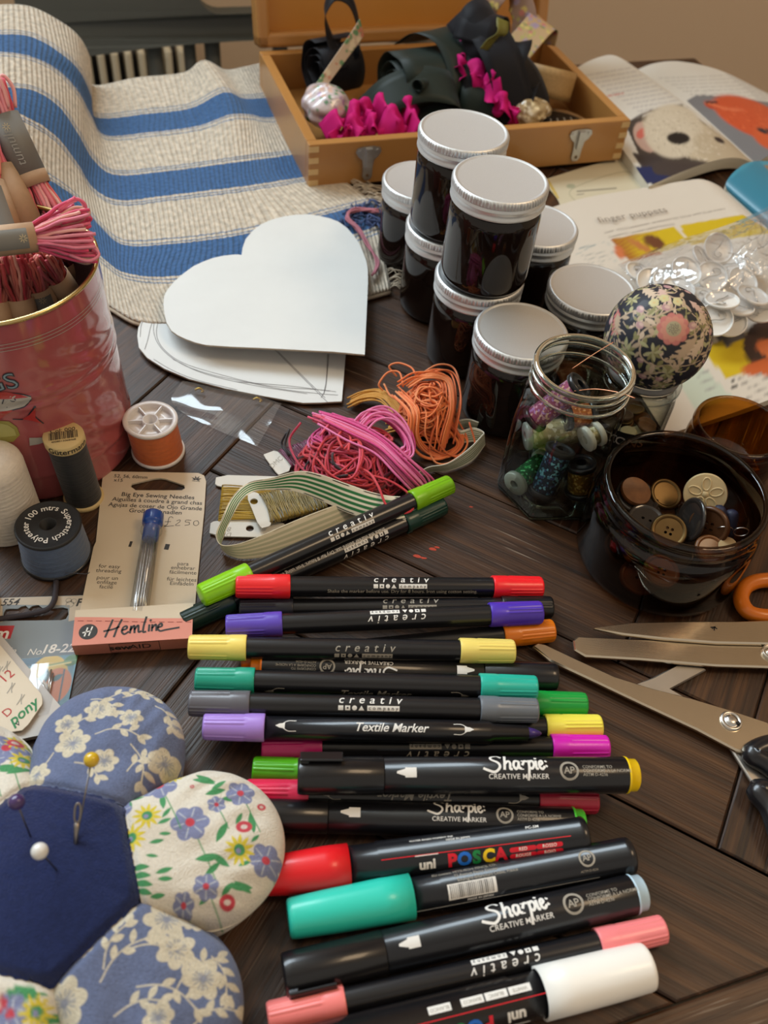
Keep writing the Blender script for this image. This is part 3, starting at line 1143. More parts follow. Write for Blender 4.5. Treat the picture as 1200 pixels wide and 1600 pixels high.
tag(m.build('olive_ribbon', olive, solid=.0006), 'short olive green ribbon end lying on the big black roll', 'ribbon', 'ribbons in the pine box')


def speckle(Q, base, cols, n, seed, size=.0022):
    r = random.Random(seed)
    sh = Q.shape[:2]
    c = np.broadcast_to(np.asarray(base, float), (*sh, 3)).copy()
    for k in range(n):
        i, j = r.randrange(sh[0]), r.randrange(sh[1])
        d = np.linalg.norm(Q - Q[i, j], axis=-1)
        a = np.clip((size * r.uniform(.5, 1.3) - d) / .0006, 0, 1)[..., None]
        c = c * (1 - a) + np.array(r.choice(cols)) * a
    return c


def fine_ribbon(name, path, wd, w, base, cols, lab, n=60, mt=None, seed=1, group='ribbons in the pine box'):
    t = MB()
    Q = ribbon(t, path, wd, w, n=12)
    Q = np.stack([cat(q, 5) for q in Q])
    mm = MB().grid(Q, col=speckle(Q, base, cols, n, seed))
    return tag(mm.build(name, mt or mat('printed_ribbon', attr=True, rough=.5), solid=RW), lab, 'ribbon', group)


fl = [(.35, .33, .08), (.16, .20, .06), (.45, .15, .12), (.55, .42, .12), (.30, .22, .3)]
fine_ribbon('floral_ribbon', [bxp(.196, .128, .030), bxp(.185, .135, .062), bxp(.192, .136, .074), bxp(.206, .130, .076), bxp(.212, .118, .066), bxp(.208, .108, .044), bxp(.200, .104, .026)], bx_ * .7 - by_ * .6 + zz * .1, .020, (.28, .17, .12), fl, 'brown floral ribbon looped over the back of the black roll', 90, seed=2)
fine_ribbon('floral_ribbon', [bxp(.190, .085, .048), bxp(.205, .094, .058), bxp(.222, .105, .066), bxp(.232, .116, .060), bxp(.230, .112, .046)], by_ * .9 - bx_ * .4 + zz * .2, .026, (.42, .28, .14), fl, 'tan ribbon with yellow and green flowers near the right end of the box', 110, seed=3)
gold = mat('tan_gauze_ribbon', (.40, .25, .10), 0.5, var=.25, noise=500)
m = MB()
ax = bx_ * .25 + by_ * .3 + zz
ribbon(m, roll_path(bxp(.222, .080, .030), ax, bx_, .012, .025, 4.2, .0006, seed=8), ax, .022)
ribbon(m, roll_path(bxp(.199, .064, .030), ax, bx_, .004, .008, 1.5, .0006, seed=9), ax, .024)
tag(m.build('gauze_ribbon', gold, solid=RW), 'roll of tan gauze ribbon at the right end of the pine box', 'ribbon', 'ribbons in the pine box')
hoop = thing('round_tin', 'flat round brown-rimmed disc lying inside the right corner of the box', 'disc', bxp(.2165, .037, .009), BXA)
m = MB().lathe([(.027, 0), (.0285, .001), (.0285, .0055), (.0265, .0055), (.0265, .003)], 40)
m.build('rim', mat('tan_rim', (.36, .2, .08), .5), hoop)
m = MB().lathe([(.0268, .0002), (.0268, .004), (.0001, .0042)], 40)
for k in range(5):
    V, F = strokes([[(-.018 + k * .008, -.014), (-.006 + k * .006, .012)]], .0011)
    put(m, (V, F), lambda x, y: np.stack([x, y, 0 * x + .0044], 1), 1)
m.build('face', [mat('black_gloss_card', (.02, .02, .02), .25), grey_ink], hoop)


def blob_bag(name, c, dx, dy, dz, base, cols, n, lab, seed, rough=.35):
    r = np.random.RandomState(seed)
    u, v = np.meshgrid(np.linspace(0, 2 * PI, 70, endpoint=False), np.linspace(.02, PI - .02, 40), indexing='ij')
    d = np.stack([np.cos(u) * np.sin(v), np.sin(u) * np.sin(v), np.cos(v)], -1)
    k = np.ones(u.shape)
    for q in range(14):
        w = r.randn(3) * 4.5
        k += .022 * np.sin(d @ w + r.rand() * 6)
    Q = d * k[..., None] * np.array([dx, dy, dz]) @ rotz(BXA).T + bxp(*c)
    c_ = speckle(Q, base, cols, n * 2, seed, .0019)
    return tag(MB().grid(Q, col=c_, cu=True).build(name, mat('bag_of_trims', attr=True, rough=rough, coat=.8, bump=(260, .5, .001))), lab, 'bag')


blob_bag('trim_bag', (.030, .062, .030), .018, .020, .014, (.55, .47, .48), [(.40, .25, .42), (.62, .40, .32), (.05, .22, .08), (.75, .7, .7)], 120, 'small clear bag of pale pink lace trims beside the magenta ribbon', 5)
blob_bag('bead_bag', (.186, .033, .029), .019, .014, .010, (.40, .30, .16), [(.75, .65, .42), (.8, .75, .6), (.25, .17, .08)], 90, 'small packet of gold beads at the front right of the pine box', 6, .2)
m = MB()
Q = surf([[np.r_[bxp(.026, .078, .040)], np.r_[bxp(.058, .104, .062)], np.r_[bxp(.070, .114, .071)]], [np.r_[bxp(.032, .076, .036)], np.r_[bxp(.064, .102, .055)], np.r_[bxp(.073, .110, .060)]]], 14, 40)
tag(MB().grid(Q, col=speckle(Q, (.48, .36, .26), [(.45, .16, .10), (.10, .22, .10), (.6, .5, .35)], 30, 4)).build('printed_card', mat('printed_trim', attr=True, rough=.5), solid=.0006), 'narrow floral card strip leaning against the left black ribbon', 'card')
# ------------------------------------------------------------------ dark glass jars with metal lids
dark_glass = mat('near_black_amber_glass', (0.010, 0.0055, 0.004), 0.05, spec=0.5)
brushed = mat('brushed_aluminium', (0.72, 0.735, 0.74), 0.46, metal=0.8, var=0.07, noise=1800, bump=(2500, .12, .0002))
JR, JH = 0.0252, 0.0589


def knurl(r, z, t):
    k = ((z > -.0042) & (z < -.0012) & (r > JR - .0004))
    return r + k * 0.00028 * np.sign(np.sin(t * 90))


def jar(xy, z0, label, group=None, turn=0.0):
    o = thing('glass_jar', label, 'jar', (xy[0], xy[1], z0), turn, group)
    b = MB().lathe([(.0001, .0006), (.018, .0004), (.0212, .0), (.0232, .0012), (.0243, .004), (.0246, .008), (.0246, .0405), (.0243, .0435), (.0228, .0462), (.0215, .0475), (.0215, .0500)], 64)
    b.build('jar_body', dark_glass, o)
    l = MB().lathe([(JR - .0012, -.0112), (JR - .0003, -.0112), (JR, -.0106), (JR, -.0100), (JR - .0006, -.0092), (JR - .0006, -.0074), (JR, -.0066), (JR + .0001, -.0058), (JR - .0007, -.0050), (JR - .0007, -.0044),
                    (JR - .0001, -.0041), (JR, -.0038), (JR, -.0016), (JR - .0002, -.0008), (JR - .0009, -.0001), (JR - .0016, 0), (JR - .0022, -.0004), (JR - .0030, -.0005), (.0001, -.0005)], 360, mod=knurl)
    l.build('lid', brushed, o, loc=(0, 0, JH))
    return o


gj = 'dark glass jars with silver lids'
JP = dict(A=(.0184, .4937), B=(.0391, .4452), C=(.0610, .3995), D=(.1017, .4459), E=(.0715, .5067), F=(-.0014, .5426))
jar((JP['A'][0] - .001, JP['A'][1] + .001), 0, 'dark glass jar under the rear stacked jar, its lid showing as a silver crescent', gj)
jar(JP['A'], JH, 'rear one of the two jars stacked on top, its lid the highest and farthest back', gj)
jar((JP['B'][0] - .0015, JP['B'][1] + .001), 0, 'dark glass jar carrying the front stacked jar, just behind the orange thread', gj)
jar(JP['B'], JH, 'front one of the two jars stacked on top, its whole side in view', gj)
jar(JP['C'], 0, 'dark glass jar with warm-lit lid next to the hexagonal jar of spools', gj)
jar(JP['D'], 0, 'dark glass jar behind the floral ball, mostly lid in view', gj)
jar(JP['E'], 0, 'dark glass jar half hidden behind the front stack, by the puppet page', gj)
jar(JP['F'], 0, 'dark glass jar at the back left, in front of the pine box catch', gj)

# ------------------------------------------------------------------ hexagonal jar of glitter threads
clear_glass = glass_mat('clear_glass', (0.95, 0.98, 0.965), 0.02, 1.5, .25)
HX = np.array([.0851, .3425, 0.0])


def hexmod(r, z, t):
    """six flat sides low down, round at the neck"""
    k = np.clip((0.067 - z) / 0.014, 0, 1)
    k = k * k * (3 - 2 * k)
    a = (t - .166 + PI / 6) % (PI / 3) - PI / 6
    h = r * (1 - k) + k * r * np.minimum(1.0, 0.885 / np.maximum(np.cos(PI / 6 - np.abs(a)), .5))
    return h


hexjar = thing('hexagonal_jar', 'open hexagonal clear glass jar holding glitter thread spools', 'jar', HX)
HH = .0846
prof_o = [(.0273, .0045), (.0275, .0046), (.0276, .005), (.0277, .0055), (.0278, .006), (.0278, .050), (.0272, .056), (.0262, .062), (.0243, .0675), (.0232, .0695), (.0230, .0715), (.0242, .0725), (.0242, .0738), (.0232, .0748), (.0232, .0775), (.0242, .0788), (.0242, .0802), (.0236, .0815), (.0240, .0832), (.0236, .0846)]
prof_i = [(.0220, .0846), (.0214, .0835), (.0213, .072), (.0216, .0685), (.0228, .065), (.0245, .060), (.0252, .055), (.0255, .050), (.0255, .009), (.0258, .0065), (.0262, .0052), (.0266, .0046)]
solid_glass = solid_glass_mat('thick_clear_glass', (0.90, 0.96, 0.93))
m = MB().lathe(prof_o + prof_i, 96, mod=hexmod)
m.build('jar_body', clear_glass, hexjar)
ta_ = np.linspace(0, 2 * PI, 97)[:-1]
m = MB()
m.tube(np.stack([.0228 * np.cos(ta_), .0228 * np.sin(ta_), 0 * ta_ + .0838], 1), .0015, 12, closed=True)
m.build('lip', solid_glass, hexjar)
m = MB()
for z0 in (.0725, .0788):
    t_ = np.linspace(0, 2 * PI * .97, 90)
    m.tube(np.stack([.0236 * np.cos(t_), .0236 * np.sin(t_), z0 + .0016 * t_ / 6.28], 1), .0008, 8)
m.build('screw_thread', solid_glass, hexjar)
m = MB().lathe([(.001, .0003), (.0235, .0003), (.0265, .0009), (.0272, .003), (.0272, .0048), (.001, .0049)], 96, mod=hexmod)
m.build('thick_base', solid_glass, hexjar)


def glitter(name, base, spark, noise=900):
    mm = mat(name, base, 0.35, metal=.55)
    nt = mm.node_tree
    N, L = nt.nodes, nt.links
    p = N['Principled BSDF']
    tc = N.new('ShaderNodeTexCoord')
    vo = N.new('ShaderNodeTexVoronoi')
    vo.inputs['Scale'].default_value = noise
    L.new(tc.outputs['Object'], vo.inputs['Vector'])
    cr = N.new('ShaderNodeValToRGB')
    cr.color_ramp.interpolation = 'CONSTANT'
    e = cr.color_ramp.elements
    e[0].color = (*base, 1)
    e[1].position, e[1].color = .62, (*spark[0], 1)
    for i, c in enumerate(spark[1:]):
        x = e.new(.74 + .12 * i)
        x.color = (*c, 1)
    sp = N.new('ShaderNodeSeparateColor')
    L.new(vo.outputs['Color'], sp.inputs[0])
    L.new(sp.outputs[0], cr.inputs['Fac'])
    L.new(cr.outputs[0], p.inputs['Base Color'])
    bp = N.new('ShaderNodeBump')
    bp.inputs['Strength'].default_value = 1
    bp.inputs['Distance'].default_value = .0008
    L.new(sp.outputs[1], bp.inputs['Height'])
    L.new(bp.outputs[0], p.inputs['Normal'])
    return mm


def spool(name, a, b, r, rf, thread, ends, label, tf=.003, cat_='spool', group='thread spools in the hexagonal jar'):
    """spool of thread from end a to end b: flanged core and wound thread"""
    a, b = np.asarray(a, float), np.asarray(b, float)
    L_ = np.linalg.norm(b - a)
    B = basis(b - a, [0, .3, 1] if abs((b - a)[2]) / L_ < .9 else [1, 0, 0])
    B = np.stack([B[:, 1], B[:, 2], B[:, 0]], 1)
    xf = (B, np.zeros(3))
    o = thing(name, label, cat_, a, 0, group)
    m = MB()
    for z0, z1 in ((0, tf), (L_ - tf, L_)):
        m.lathe([(rf * .35, z0), (rf - .0004, z0), (rf, z0 + .0004), (rf, z1 - .0004), (rf - .0004, z1), (rf * .80, z1), (rf * .76, z1 - .0006), (rf * .5, z1 - .0006), (rf * .45, z1), (rf * .35, z1)], 28, xf=xf)
    m.lathe([(rf * .35, L_), (rf * .35, 0)], 20, xf=xf)
    m.build('spool_core', ends, o)
    k = 60
    zs = np.linspace(tf, L_ - tf, k)
    pr = [(r * .9, tf)] + [(r * (1 + .02 * math.sin(i * 9.1) + .012 * (i % 2)), z) for i, z in enumerate(zs)] + [(r * .9, L_ - tf)]
    MB().lathe(pr, 28, xf=xf).build('wound_thread', thread, o)
    return o


g_pink = glitter('pink_glitter_thread', (.42, .10, .20), [(.9, .45, .6), (.95, .6, .45), (.6, .3, .7)])
g_blue = glitter('dark_blue_glitter_thread', (.015, .03, .05), [(.08, .25, .35), (.2, .5, .6), (.05, .08, .2)])
g_gold = glitter('gold_glitter_thread', (.22, .12, .015), [(.5, .3, .05), (.7, .5, .15), (.3, .15, .02)])
g_pale = glitter('pale_gold_thread', (.40, .33, .17), [(.6, .5, .3), (.7, .62, .42), (.3, .24, .1)], 500)
g_green = glitter('green_glitter_thread', (.01, .12, .03), [(.05, .5, .12), (.2, .8, .3), (.01, .2, .05)])
def inh(px, py, z):
    return G(px, py, z)


spool('pink_glitter_spool', inh(832, 657, .0480), inh(908, 600, .0730), .0058, .0072, g_pink, black_plastic, 'pink glitter thread spool leaning up to the mouth of the hexagonal jar')
spool('blue_glitter_spool', inh(846, 772, .0095), inh(877, 700, .0350), .0064, .0078, g_blue, matt_black, 'dark blue glitter thread spool standing in the front of the hexagonal jar')
spool('gold_glitter_spool', inh(906, 770, .0100), inh(908, 722, .0290), .0064, .0080, g_gold, black_plastic, 'gold glitter thread spool with black ends low in the hexagonal jar')
spool('pale_gold_spool', HX + [-.0175, .0060, .0300], HX + [.0120, .0125, .0340], .0068, .0074, g_pale, mat('clear_grey_spool', (.4, .4, .36), .2), 'pale gold thread spool lying across the middle of the hexagonal jar')
spool('green_glitter_spool', inh(803, 757, .0140), HX + [-.0040, .0060, .0150], .0054, .0068, g_green, mat('grey_green_spool_end', (.25, .30, .24), .4), 'green glitter thread spool lying at the bottom left of the hexagonal jar')
spool('white_bobbin_spool', HX + [.0110, -.0010, .0390], HX + [.0185, .0040, .0410], .0050, .0068, g_pale, mat('white_card_end', (.72, .7, .62), .5), 'small spool with white printed ends against the right side of the hexagonal jar', .0028)
spool('copper_spool', HX + [.0000, .0080, .0440], HX + [.0150, .0120, .0460], .0058, .0070, glitter('copper_thread', (.45, .12, .03), [(.8, .3, .1), (.9, .45, .2), (.5, .15, .03)]), black_plastic, 'copper orange thread spool behind the pink one in the hexagonal jar')
spool('grey_spool', HX + [-.0100, .0150, .0080], HX + [.0100, .0160, .0085], .0056, .0068, g_pale, matt_black, 'black-ended spool lying at the back bottom of the hexagonal jar')
m = MB()
w1 = [G(894, 576, .078), G(930, 552, .0855), G(958, 535, .092)]
w2 = [G(897, 611, .0735), G(930, 608, .0770), G(965, 613, .0815), G(992, 622, .0852)]
m.tube(cat(w1, 8), .00022, 5)
m.tube(cat(w2, 8), .00022, 5)
tag(m.build('loose_thread', mat('copper_filament', (.75, .3, .15), .3, metal=.6)), 'loose copper thread ends sticking out of the hexagonal jar', 'thread')

# ------------------------------------------------------------------ amber jar of buttons
amber = glass_mat('amber_glass', (0.48, 0.34, 0.235), 0.02, 1.5, .12)
AJ = np.array([.1391, .3042, 0.0])
ajar = thing('amber_jar', 'open dark amber glass jar with buttons inside', 'jar', AJ)
po = [(.001, .0008), (.034, .0008), (.0385, .0015), (.0405, .004), (.0412, .008), (.0412, .030), (.0408, .035), (.0395, .0385), (.0380, .0405), (.0380, .0430), (.0388, .0438), (.0388, .0448), (.0380, .0456), (.0380, .0478), (.0389, .0486), (.0389, .0498), (.0385, .0512), (.0378, .0518)]
pi_ = [(.0362, .0518), (.0356, .0510), (.0354, .041), (.0366, .0375), (.0382, .034), (.0386, .029), (.0386, .009), (.0378, .0062), (.034, .0048), (.001, .0048)]
MB().lathe(po + pi_, 96).build('jar_body', amber, ajar)


def button(c, r, h, n, face, mat_, label, holes=4, rim=True, kind='flat'):
    """sewing button lying with its face along n"""
    B = basis(np.cross(n, [.2, .5, .4]), n)
    o = thing('button', label, 'button', AJ + c, 0, 'buttons in the amber jar')
    hr = r * .085
    hc = [(r * .2 * math.cos(a), r * .2 * math.sin(a)) for a in ([PI / 4 + i * PI / 2 for i in range(4)] if holes == 4 else [0, PI])] if holes else []
    hs = [[(x + hr * math.cos(t * PI / 5), y + hr * math.sin(t * PI / 5)) for t in range(10)] for x, y in hc]
    m = MB()
    xf = (B, np.zeros(3))
    ri = r * .74 if rim else r * .96
    ci = [(ri * math.cos(t * PI / 20), ri * math.sin(t * PI / 20)) for t in range(40)]
    m.slab(ci, -h * .5, h * (.18 if rim else .5), hs, 0, xf)
    m.lathe([(ri, -h * .5), (r * .9, -h * .5), (r, -h * .15), (r, h * .15), (r * .93, h * .48), (r * .85, h * .5), (ri, h * .18)], 40, 0, xf)
    if kind == 'flower':
        for k in range(5):
            a = k * 2 * PI / 5
            t_ = np.linspace(0, 2 * PI, 21)[:-1]
            V = np.c_[.50 * r + .30 * r * np.cos(t_), .19 * r * np.sin(t_)]
            m.tube(np.c_[V[:, 0] * math.cos(a) - V[:, 1] * math.sin(a), V[:, 0] * math.sin(a) + V[:, 1] * math.cos(a), 0 * t_ + h * .5] @ B.T, .00042, 6, closed=True)
        m.lathe([(.16 * r, h * .5), (.14 * r, h * .62), (.0001, h * .64)], 16, 0, xf)
    m.build('button_body', mat_, o)
    return o


cream_b = mat('cream_plastic', (.62, .48, .26), .35)
brown_b = mat('brown_horn', (.085, .036, .015), .3, var=.3, noise=90)
smoke_b = mat('smoky_grey_plastic', (.03, .026, .024), .15, coat=.5)
brass_b = mat('old_brass', (.15, .095, .04), .45, metal=1, var=.3, noise=150)
horn_b = mat('marbled_horn', (.16, .065, .022), .25, var=.8, noise=160)
floor_b = 0.0052
def inj(px, py, z):
    q = G(px, py, z) - AJ
    k = np.hypot(q[0], q[1])
    if k > .029:                        # keep clear of the glass
        q[:2] *= .029 / k
    return q


button(inj(1102, 772, .032), .0105, .0024, np.array([-.25, -.80, .55]), 0, cream_b, 'cream button with a moulded flower, propped upright in the amber jar', 0, False, 'flower')
button(inj(1108, 822, .0285), .0100, .0034, np.array([-.62, -.70, .42]), 0, brown_b, 'thick brown four-hole coat button standing on edge in the amber jar')
button(inj(1080, 812, .0270), .0112, .0020, np.array([-.95, -.15, .25]), 0, smoke_b, 'thin smoky grey button on edge beside the brown coat button', 0)
button(inj(993, 768, .0235), .0080, .0026, np.array([.15, -.2, .95]), 0, horn_b, 'marbled brown oval button at the left side inside the amber jar', 0, False)
button(inj(996, 776, .0200), .0115, .0022, np.array([.1, -.1, 1]), 0, smoke_b, 'large smoky button lying under the marbled brown one', 4)
button(inj(1040, 772, .0205), .0085, .0028, np.array([.1, -.35, .93]), 0, brass_b, 'old brass button in the middle of the amber jar', 0)
button(inj(1045, 830, .0235), .0088, .0024, np.array([-.15, -.45, .88]), 0, brass_b, 'brass four-hole button near the front rim inside the amber jar', 4)
button(inj(1010, 812, .0205), .0095, .0022, np.array([0, -.1, 1]), 0, smoke_b, 'flat dark two-hole button at the front left inside the amber jar', 2)
button(inj(1110, 860, .0250), .0080, .0022, np.array([.1, -.3, .9]), 0, horn_b, 'brown translucent button by the front wall of the amber jar', 0)
button(inj(1141, 856, .0255), .0048, .0024, np.array([.1, -.3, .9]), 0, cream_b, 'small cream shank button by the front wall of the amber jar', 0, False)
for i in range(17):
    a, q = i * 2.4, .0255 * math.sqrt(((i % 9) + .6) / 9)
    button(np.array([q * math.cos(a), q * math.sin(a), .0068 + .0072 * (i // 9) + .0006 * (i % 3)]), .0092 + .0012 * (i % 3), .0026, np.array([.22 * math.sin(i * 1.7), .22 * math.cos(i * 2.3), 1]), 0, (smoke_b, brown_b, smoke_b, horn_b)[i % 4], 'dark button low in the heap inside the amber jar', 4)
navy_t = mat('navy_glitter_cord', (.012, .016, .045), .55, var=.9, noise=2500)
for i, (p, q, lab) in enumerate(((inj(1121, 790, .0370), inj(1138, 842, .0230), 'navy corded toggle with a wire loop beside the brown coat button'), (inj(1150, 796, .0350), inj(1158, 846, .0230), 'navy corded toggle at the right wall of the amber jar'))):
    o = thing('toggle_button', lab, 'toggle', AJ + np.array(p), 0, 'toggles in the amber jar')
    v = np.array(q) - np.array(p)
    P = [v * t for t in np.linspace(0, 1, 26)]
    R_ = [.0034 * math.sqrt(max(.06, 1 - (2 * t - 1) ** 6)) * (1 + .05 * (k % 2)) for k, t in enumerate(np.linspace(0, 1, 26))]
    MB().tube(P, np.array(R_), 14).build('cord_body', navy_t, o)
    lp = [v * .55 + np.array([.0036 * math.cos(a) + (.0045 if i else 0), -.0042 - .0012 * math.sin(a) * (1 - i), .0030 * math.sin(a) + .001]) for a in np.linspace(0, 2 * PI, 17)[:-1]]
    MB().tube(lp, .0003, 6, closed=True).build('wire_loop', steel, o)

# the empty amber jar behind it
A2 = np.array([G(1158, 664, .036)[0], G(1158, 664, .036)[1], 0.0])
o = thing('amber_jar', 'empty brown glass jar behind the amber jar of buttons', 'jar', A2)
po2 = [(.001, .0008), (.020, .0008), (.0235, .002), (.0250, .005), (.0250, .024), (.0244, .027), (.0238, .029), (.0238, .031), (.0246, .032), (.0246, .0335), (.0240, .0345), (.0240, .0355), (.0234, .036)]
pi2 = [(.0222, .036), (.0218, .035), (.0217, .028), (.0228, .024), (.0228, .007), (.021, .0048), (.001, .0045)]
MB().lathe(po2 + pi2, 80).build('jar_body', glass_mat('brown_glass', (0.66, 0.40, 0.13), 0.02, 1.5, .2), o)

# ------------------------------------------------------------------ floral ball pincushion in a labelled jar
BC, BR = np.array([.1275, .3869, .0735]), .0268
pot = thing('buttons_jar', 'small clear glass jar with a black label, under the floral ball', 'jar', (BC[0], BC[1], 0))
pz = [(.001, .0006), (.018, .0006), (.0205, .002), (.0212, .005), (.0212, .036), (.0205, .040), (.0195, .042), (.0195, .044), (.0212, .045), (.0212, .0475), (.0200, .049)]
MB().lathe(pz + [(.0183, .049), (.018, .043), (.0195, .038), (.0195, .006), (.018, .004), (.001, .004)], 64).build('jar_body', clear_glass, pot)
bb = np.random.RandomState(4)
lm = MB()
la0 = math.radians(-118)
t = np.linspace(-1.05, 1.05, 40)
zz2 = np.linspace(.012, .025, 2)
lm.grid(np.stack([np.stack([.02135 * np.cos(t + la0), .02135 * np.sin(t + la0), np.full_like(t, z)], 1) for z in zz2]), 0, flip=True)
put(lm, text('BUTTONS', .0078, bold=.01), lambda x, y: np.stack([.0215 * np.cos(x / .0215 + la0), .0215 * np.sin(x / .0215 + la0), .0185 + y], 1), 1)
lm.build('label', [matt_black, white_ink], pot)
for k in range(34):
    z = .0052 + .0026 * (k // 6)
    a = k * 1.05 + (k // 6) * .5
    rr = .0120 if k % 6 else .002
    r_ = bb.uniform(.0045, .0062)
    B = basis([1, .1, bb.uniform(-.25, .25)], [bb.uniform(-.2, .2), bb.uniform(-.2, .2), 1])
    o = tag(MB().lathe([(.0001, -.0009), (r_ * .85, -.0009), (r_, -.0002), (r_, .0004), (r_ * .9, .0009), (r_ * .75, .0006), (.0001, .0006)], 20, xf=(B, np.zeros(3))).build('button', [brown_b, smoke_b, cream_b, horn_b, brass_b][k % 5]), 'loose button inside the labelled jar under the floral ball', 'button', 'buttons in the labelled jar')
    o.location = (BC[0] + rr * math.cos(a), BC[1] + rr * math.sin(a), z)


def ball_colours(D):
    """block-printed flowers and leaves on black; D = unit directions"""
    nv = (CC - BC) / np.linalg.norm(CC - BC)
    ex = np.cross([0, 0, 1.], nv)
    ex /= np.linalg.norm(ex)
    ey = np.cross(nv, ex)
    X, Y, Z = D @ ex, D @ ey, D @ nv
    th = np.arccos(np.clip(Z, -1, 1))
    s = th / np.maximum(np.hypot(X, Y), 1e-6)
    p = Paint(np.stack([X * s, Y * s], -1), (.010, .011, .020))
    p.aa = .02
    cream, tan, olive_, pale, rose, pink_, blush = (.58, .45, .33), (.46, .34, .23), (.24, .22, .09), (.40, .38, .20), (.50, .17, .15), (.42, .24, .25), (.58, .40, .34)
    r = random.Random(12)
    # fine scrolling vines with small leaves all over, then the named sprays
    for k in range(120):
        x, y, a = r.uniform(-1.7, 1.7), r.uniform(-1.6, 1.6), r.uniform(0, 6.28)
        P = [(x, y)]
        for q in range(4):
            a += r.uniform(.2, .8)
            P.append((P[-1][0] + .10 * math.cos(a), P[-1][1] + .10 * math.sin(a)))
        c = r.choice((tan, cream, olive_))
        p.line(P, .022, c, 3)
        for q in P[1:]:
            p.leaf(q[0], q[1], r.uniform(.07, .13), r.uniform(.018, .03), a + r.uniform(-2, 2), r.choice((cream, pale, tan, olive_, olive_)))
    # curling stems
    for pts in ([(-.9, .1), (-.6, .36), (-.25, .32), (-.05, .46), (.1, .62)], [(-.55, -.5), (-.35, -.05), (-.45, .25), (-.25, .35)], [(.0, .1), (-.22, -.1), (-.18, -.4), (.1, -.52), (.42, -.42)],
                [(.05, .25), (-.15, .18), (-.3, -.02), (-.28, -.2)], [(.55, .5), (.7, .1), (.6, -.3), (.45, -.55)], [(-.75, -.3), (-.5, -.72), (-.1, -.82), (.2, -.68)], [(.8, .5), (.95, .1), (.9, -.3)],
                [(-.3, .95), (0, .86), (.2, .92), (.3, .75)], [(.25, -.75), (.42, -.95), (.62, -.8)], [(-.95, -.35), (-.8, -.75), (-.45, -1.0)], [(-1.2, .3), (-1.05, -.1), (-1.1, -.5)], [(1.2, .4), (1.15, -.1), (1.25, -.5)]):
        p.line(pts, .036, tan)
        P = cat(np.array(pts), 4)
        for i in range(1, len(P) - 1, 2):
            d = P[i] - P[i - 1]
            a = math.atan2(d[1], d[0]) + r.choice((-1, 1)) * r.uniform(.5, 1.1)
            p.leaf(P[i][0], P[i][1], r.uniform(.14, .24), r.uniform(.03, .05), a, r.choice((cream, pale, tan, olive_)))
    # broad acanthus leaves
    for x, y, l, a, c in ((-.75, 1.0, .62, -.5, cream), (-.35, 1.05, .5, -.9, blush), (.35, .95, .55, -.35, blush), (.62, .8, .55, -.8, cream), (.72, .25, .75, -2.0, tan), (.9, .3, .6, -1.9, cream), (-1.05, .35, .6, -1.25, rose), (-1.0, .25, .5, -1.1, tan)):
        p.leaf(x, y, l * .8, l * .12, a, c)
        for k in range(5):
            q = .15 + k * .17
            bx, by = x + math.cos(a) * l * q, y + math.sin(a) * l * q
            for sgn in (-1, 1):
                p.leaf(bx, by, l * .26, l * .045, a + sgn * .8, c)
    for x, y in ((.02, -.28), (-.45, -.42), (-.55, -.95), (.42, -.62), (.5, -1.05), (-.8, .62)):
        for k in range(7):
            p.leaf(x, y, .19, .032, -2.6 + k * .75 + x, olive_ if k % 2 else pale)
    # flowers
    p.flower(.22, .24, .30, 10, .2, rose, None, .34)
    p.flower(.22, .24, .24, 10, .5, (.55, .24, .18), None, .3)
    p.ell(.22, .24, .14, .14, 0, (.36, .32, .2))
    for k in range(26):
        p.ell(.22 + .1 * math.cos(k * 2.4) * math.sqrt(k / 26), .24 + .1 * math.sin(k * 2.4) * math.sqrt(k / 26), .012, .012, 0, (.16, .14, .1))
    for x, y, q in ((-.5, .42, .13), (-.38, .12, .12), (-.05, .58, .13), (.55, .42, .14), (.0, -.85, .13), (.34, -.8, .12), (-.15, -.5, .1), (-1.15, .05, .14), (1.1, .5, .14), (-.2, 1.2, .15), (.3, 1.3, .15), (-.9, -.9, .14)):
        p.ell(x, y, q * .66, q * .52, x, pink_)
        p.ell(x + .02, y + .02, q * .4, q * .26, x, blush)
    for x, y in ((-.15, .78), (.12, .80), (-.3, .62)):
        p.flower(x, y, .10, 5, x, (.55, .50, .26), (.6, .45, .2))
    for k in range(40):
        x, y = r.uniform(-1.5, 1.5), r.uniform(-1.5, 1.5)
        if np.hypot(x, y) > 1.0:
            p.leaf(x, y, .2, .035, r.uniform(0, 6), r.choice((cream, olive_, tan, pink_)))
    # wrap seam: paler strip low on the right
    p.line([(.45, -.42), (.75, -.36), (1.05, -.2)], .02, (.5, .38, .26))
    return p.c


u, v = np.meshgrid(np.linspace(0, 2 * PI, 330, endpoint=False), np.linspace(.001, PI - .001, 200), indexing='ij')
D = np.stack([np.cos(u) * np.sin(v), np.sin(u) * np.sin(v), np.cos(v)], -1)
ball = thing('fabric_ball', 'round pincushion ball covered in dark floral fabric, sitting on the labelled jar', 'pincushion', BC)
MB().grid(D * BR * np.array([1, 1, .985]), col=ball_colours(D.reshape(-1, 3)), cu=True).build('fabric_cover', mat('floral_print', attr=True, rough=.6, coat=.08, bump=(900, .15, .0002)), ball)
MB().lathe([(.0150, -.0232), (.0190, -.0232), (.0192, -.0220), (.0175, -.0205)], 48).build('base_ring', mat('grey_base_ring', (.2, .19, .18), .4), ball)

# ------------------------------------------------------------------ scissors
blade_steel = mat('scissor_steel', (0.70, 0.60, 0.46), 0.25, metal=1, var=.06, noise=80, bump=(40, .06, .0003, (1, 60, 1)))
blade_worn = mat('matt_scissor_steel', (0.50, 0.46, 0.41), 0.42, metal=1, var=.12, noise=80)


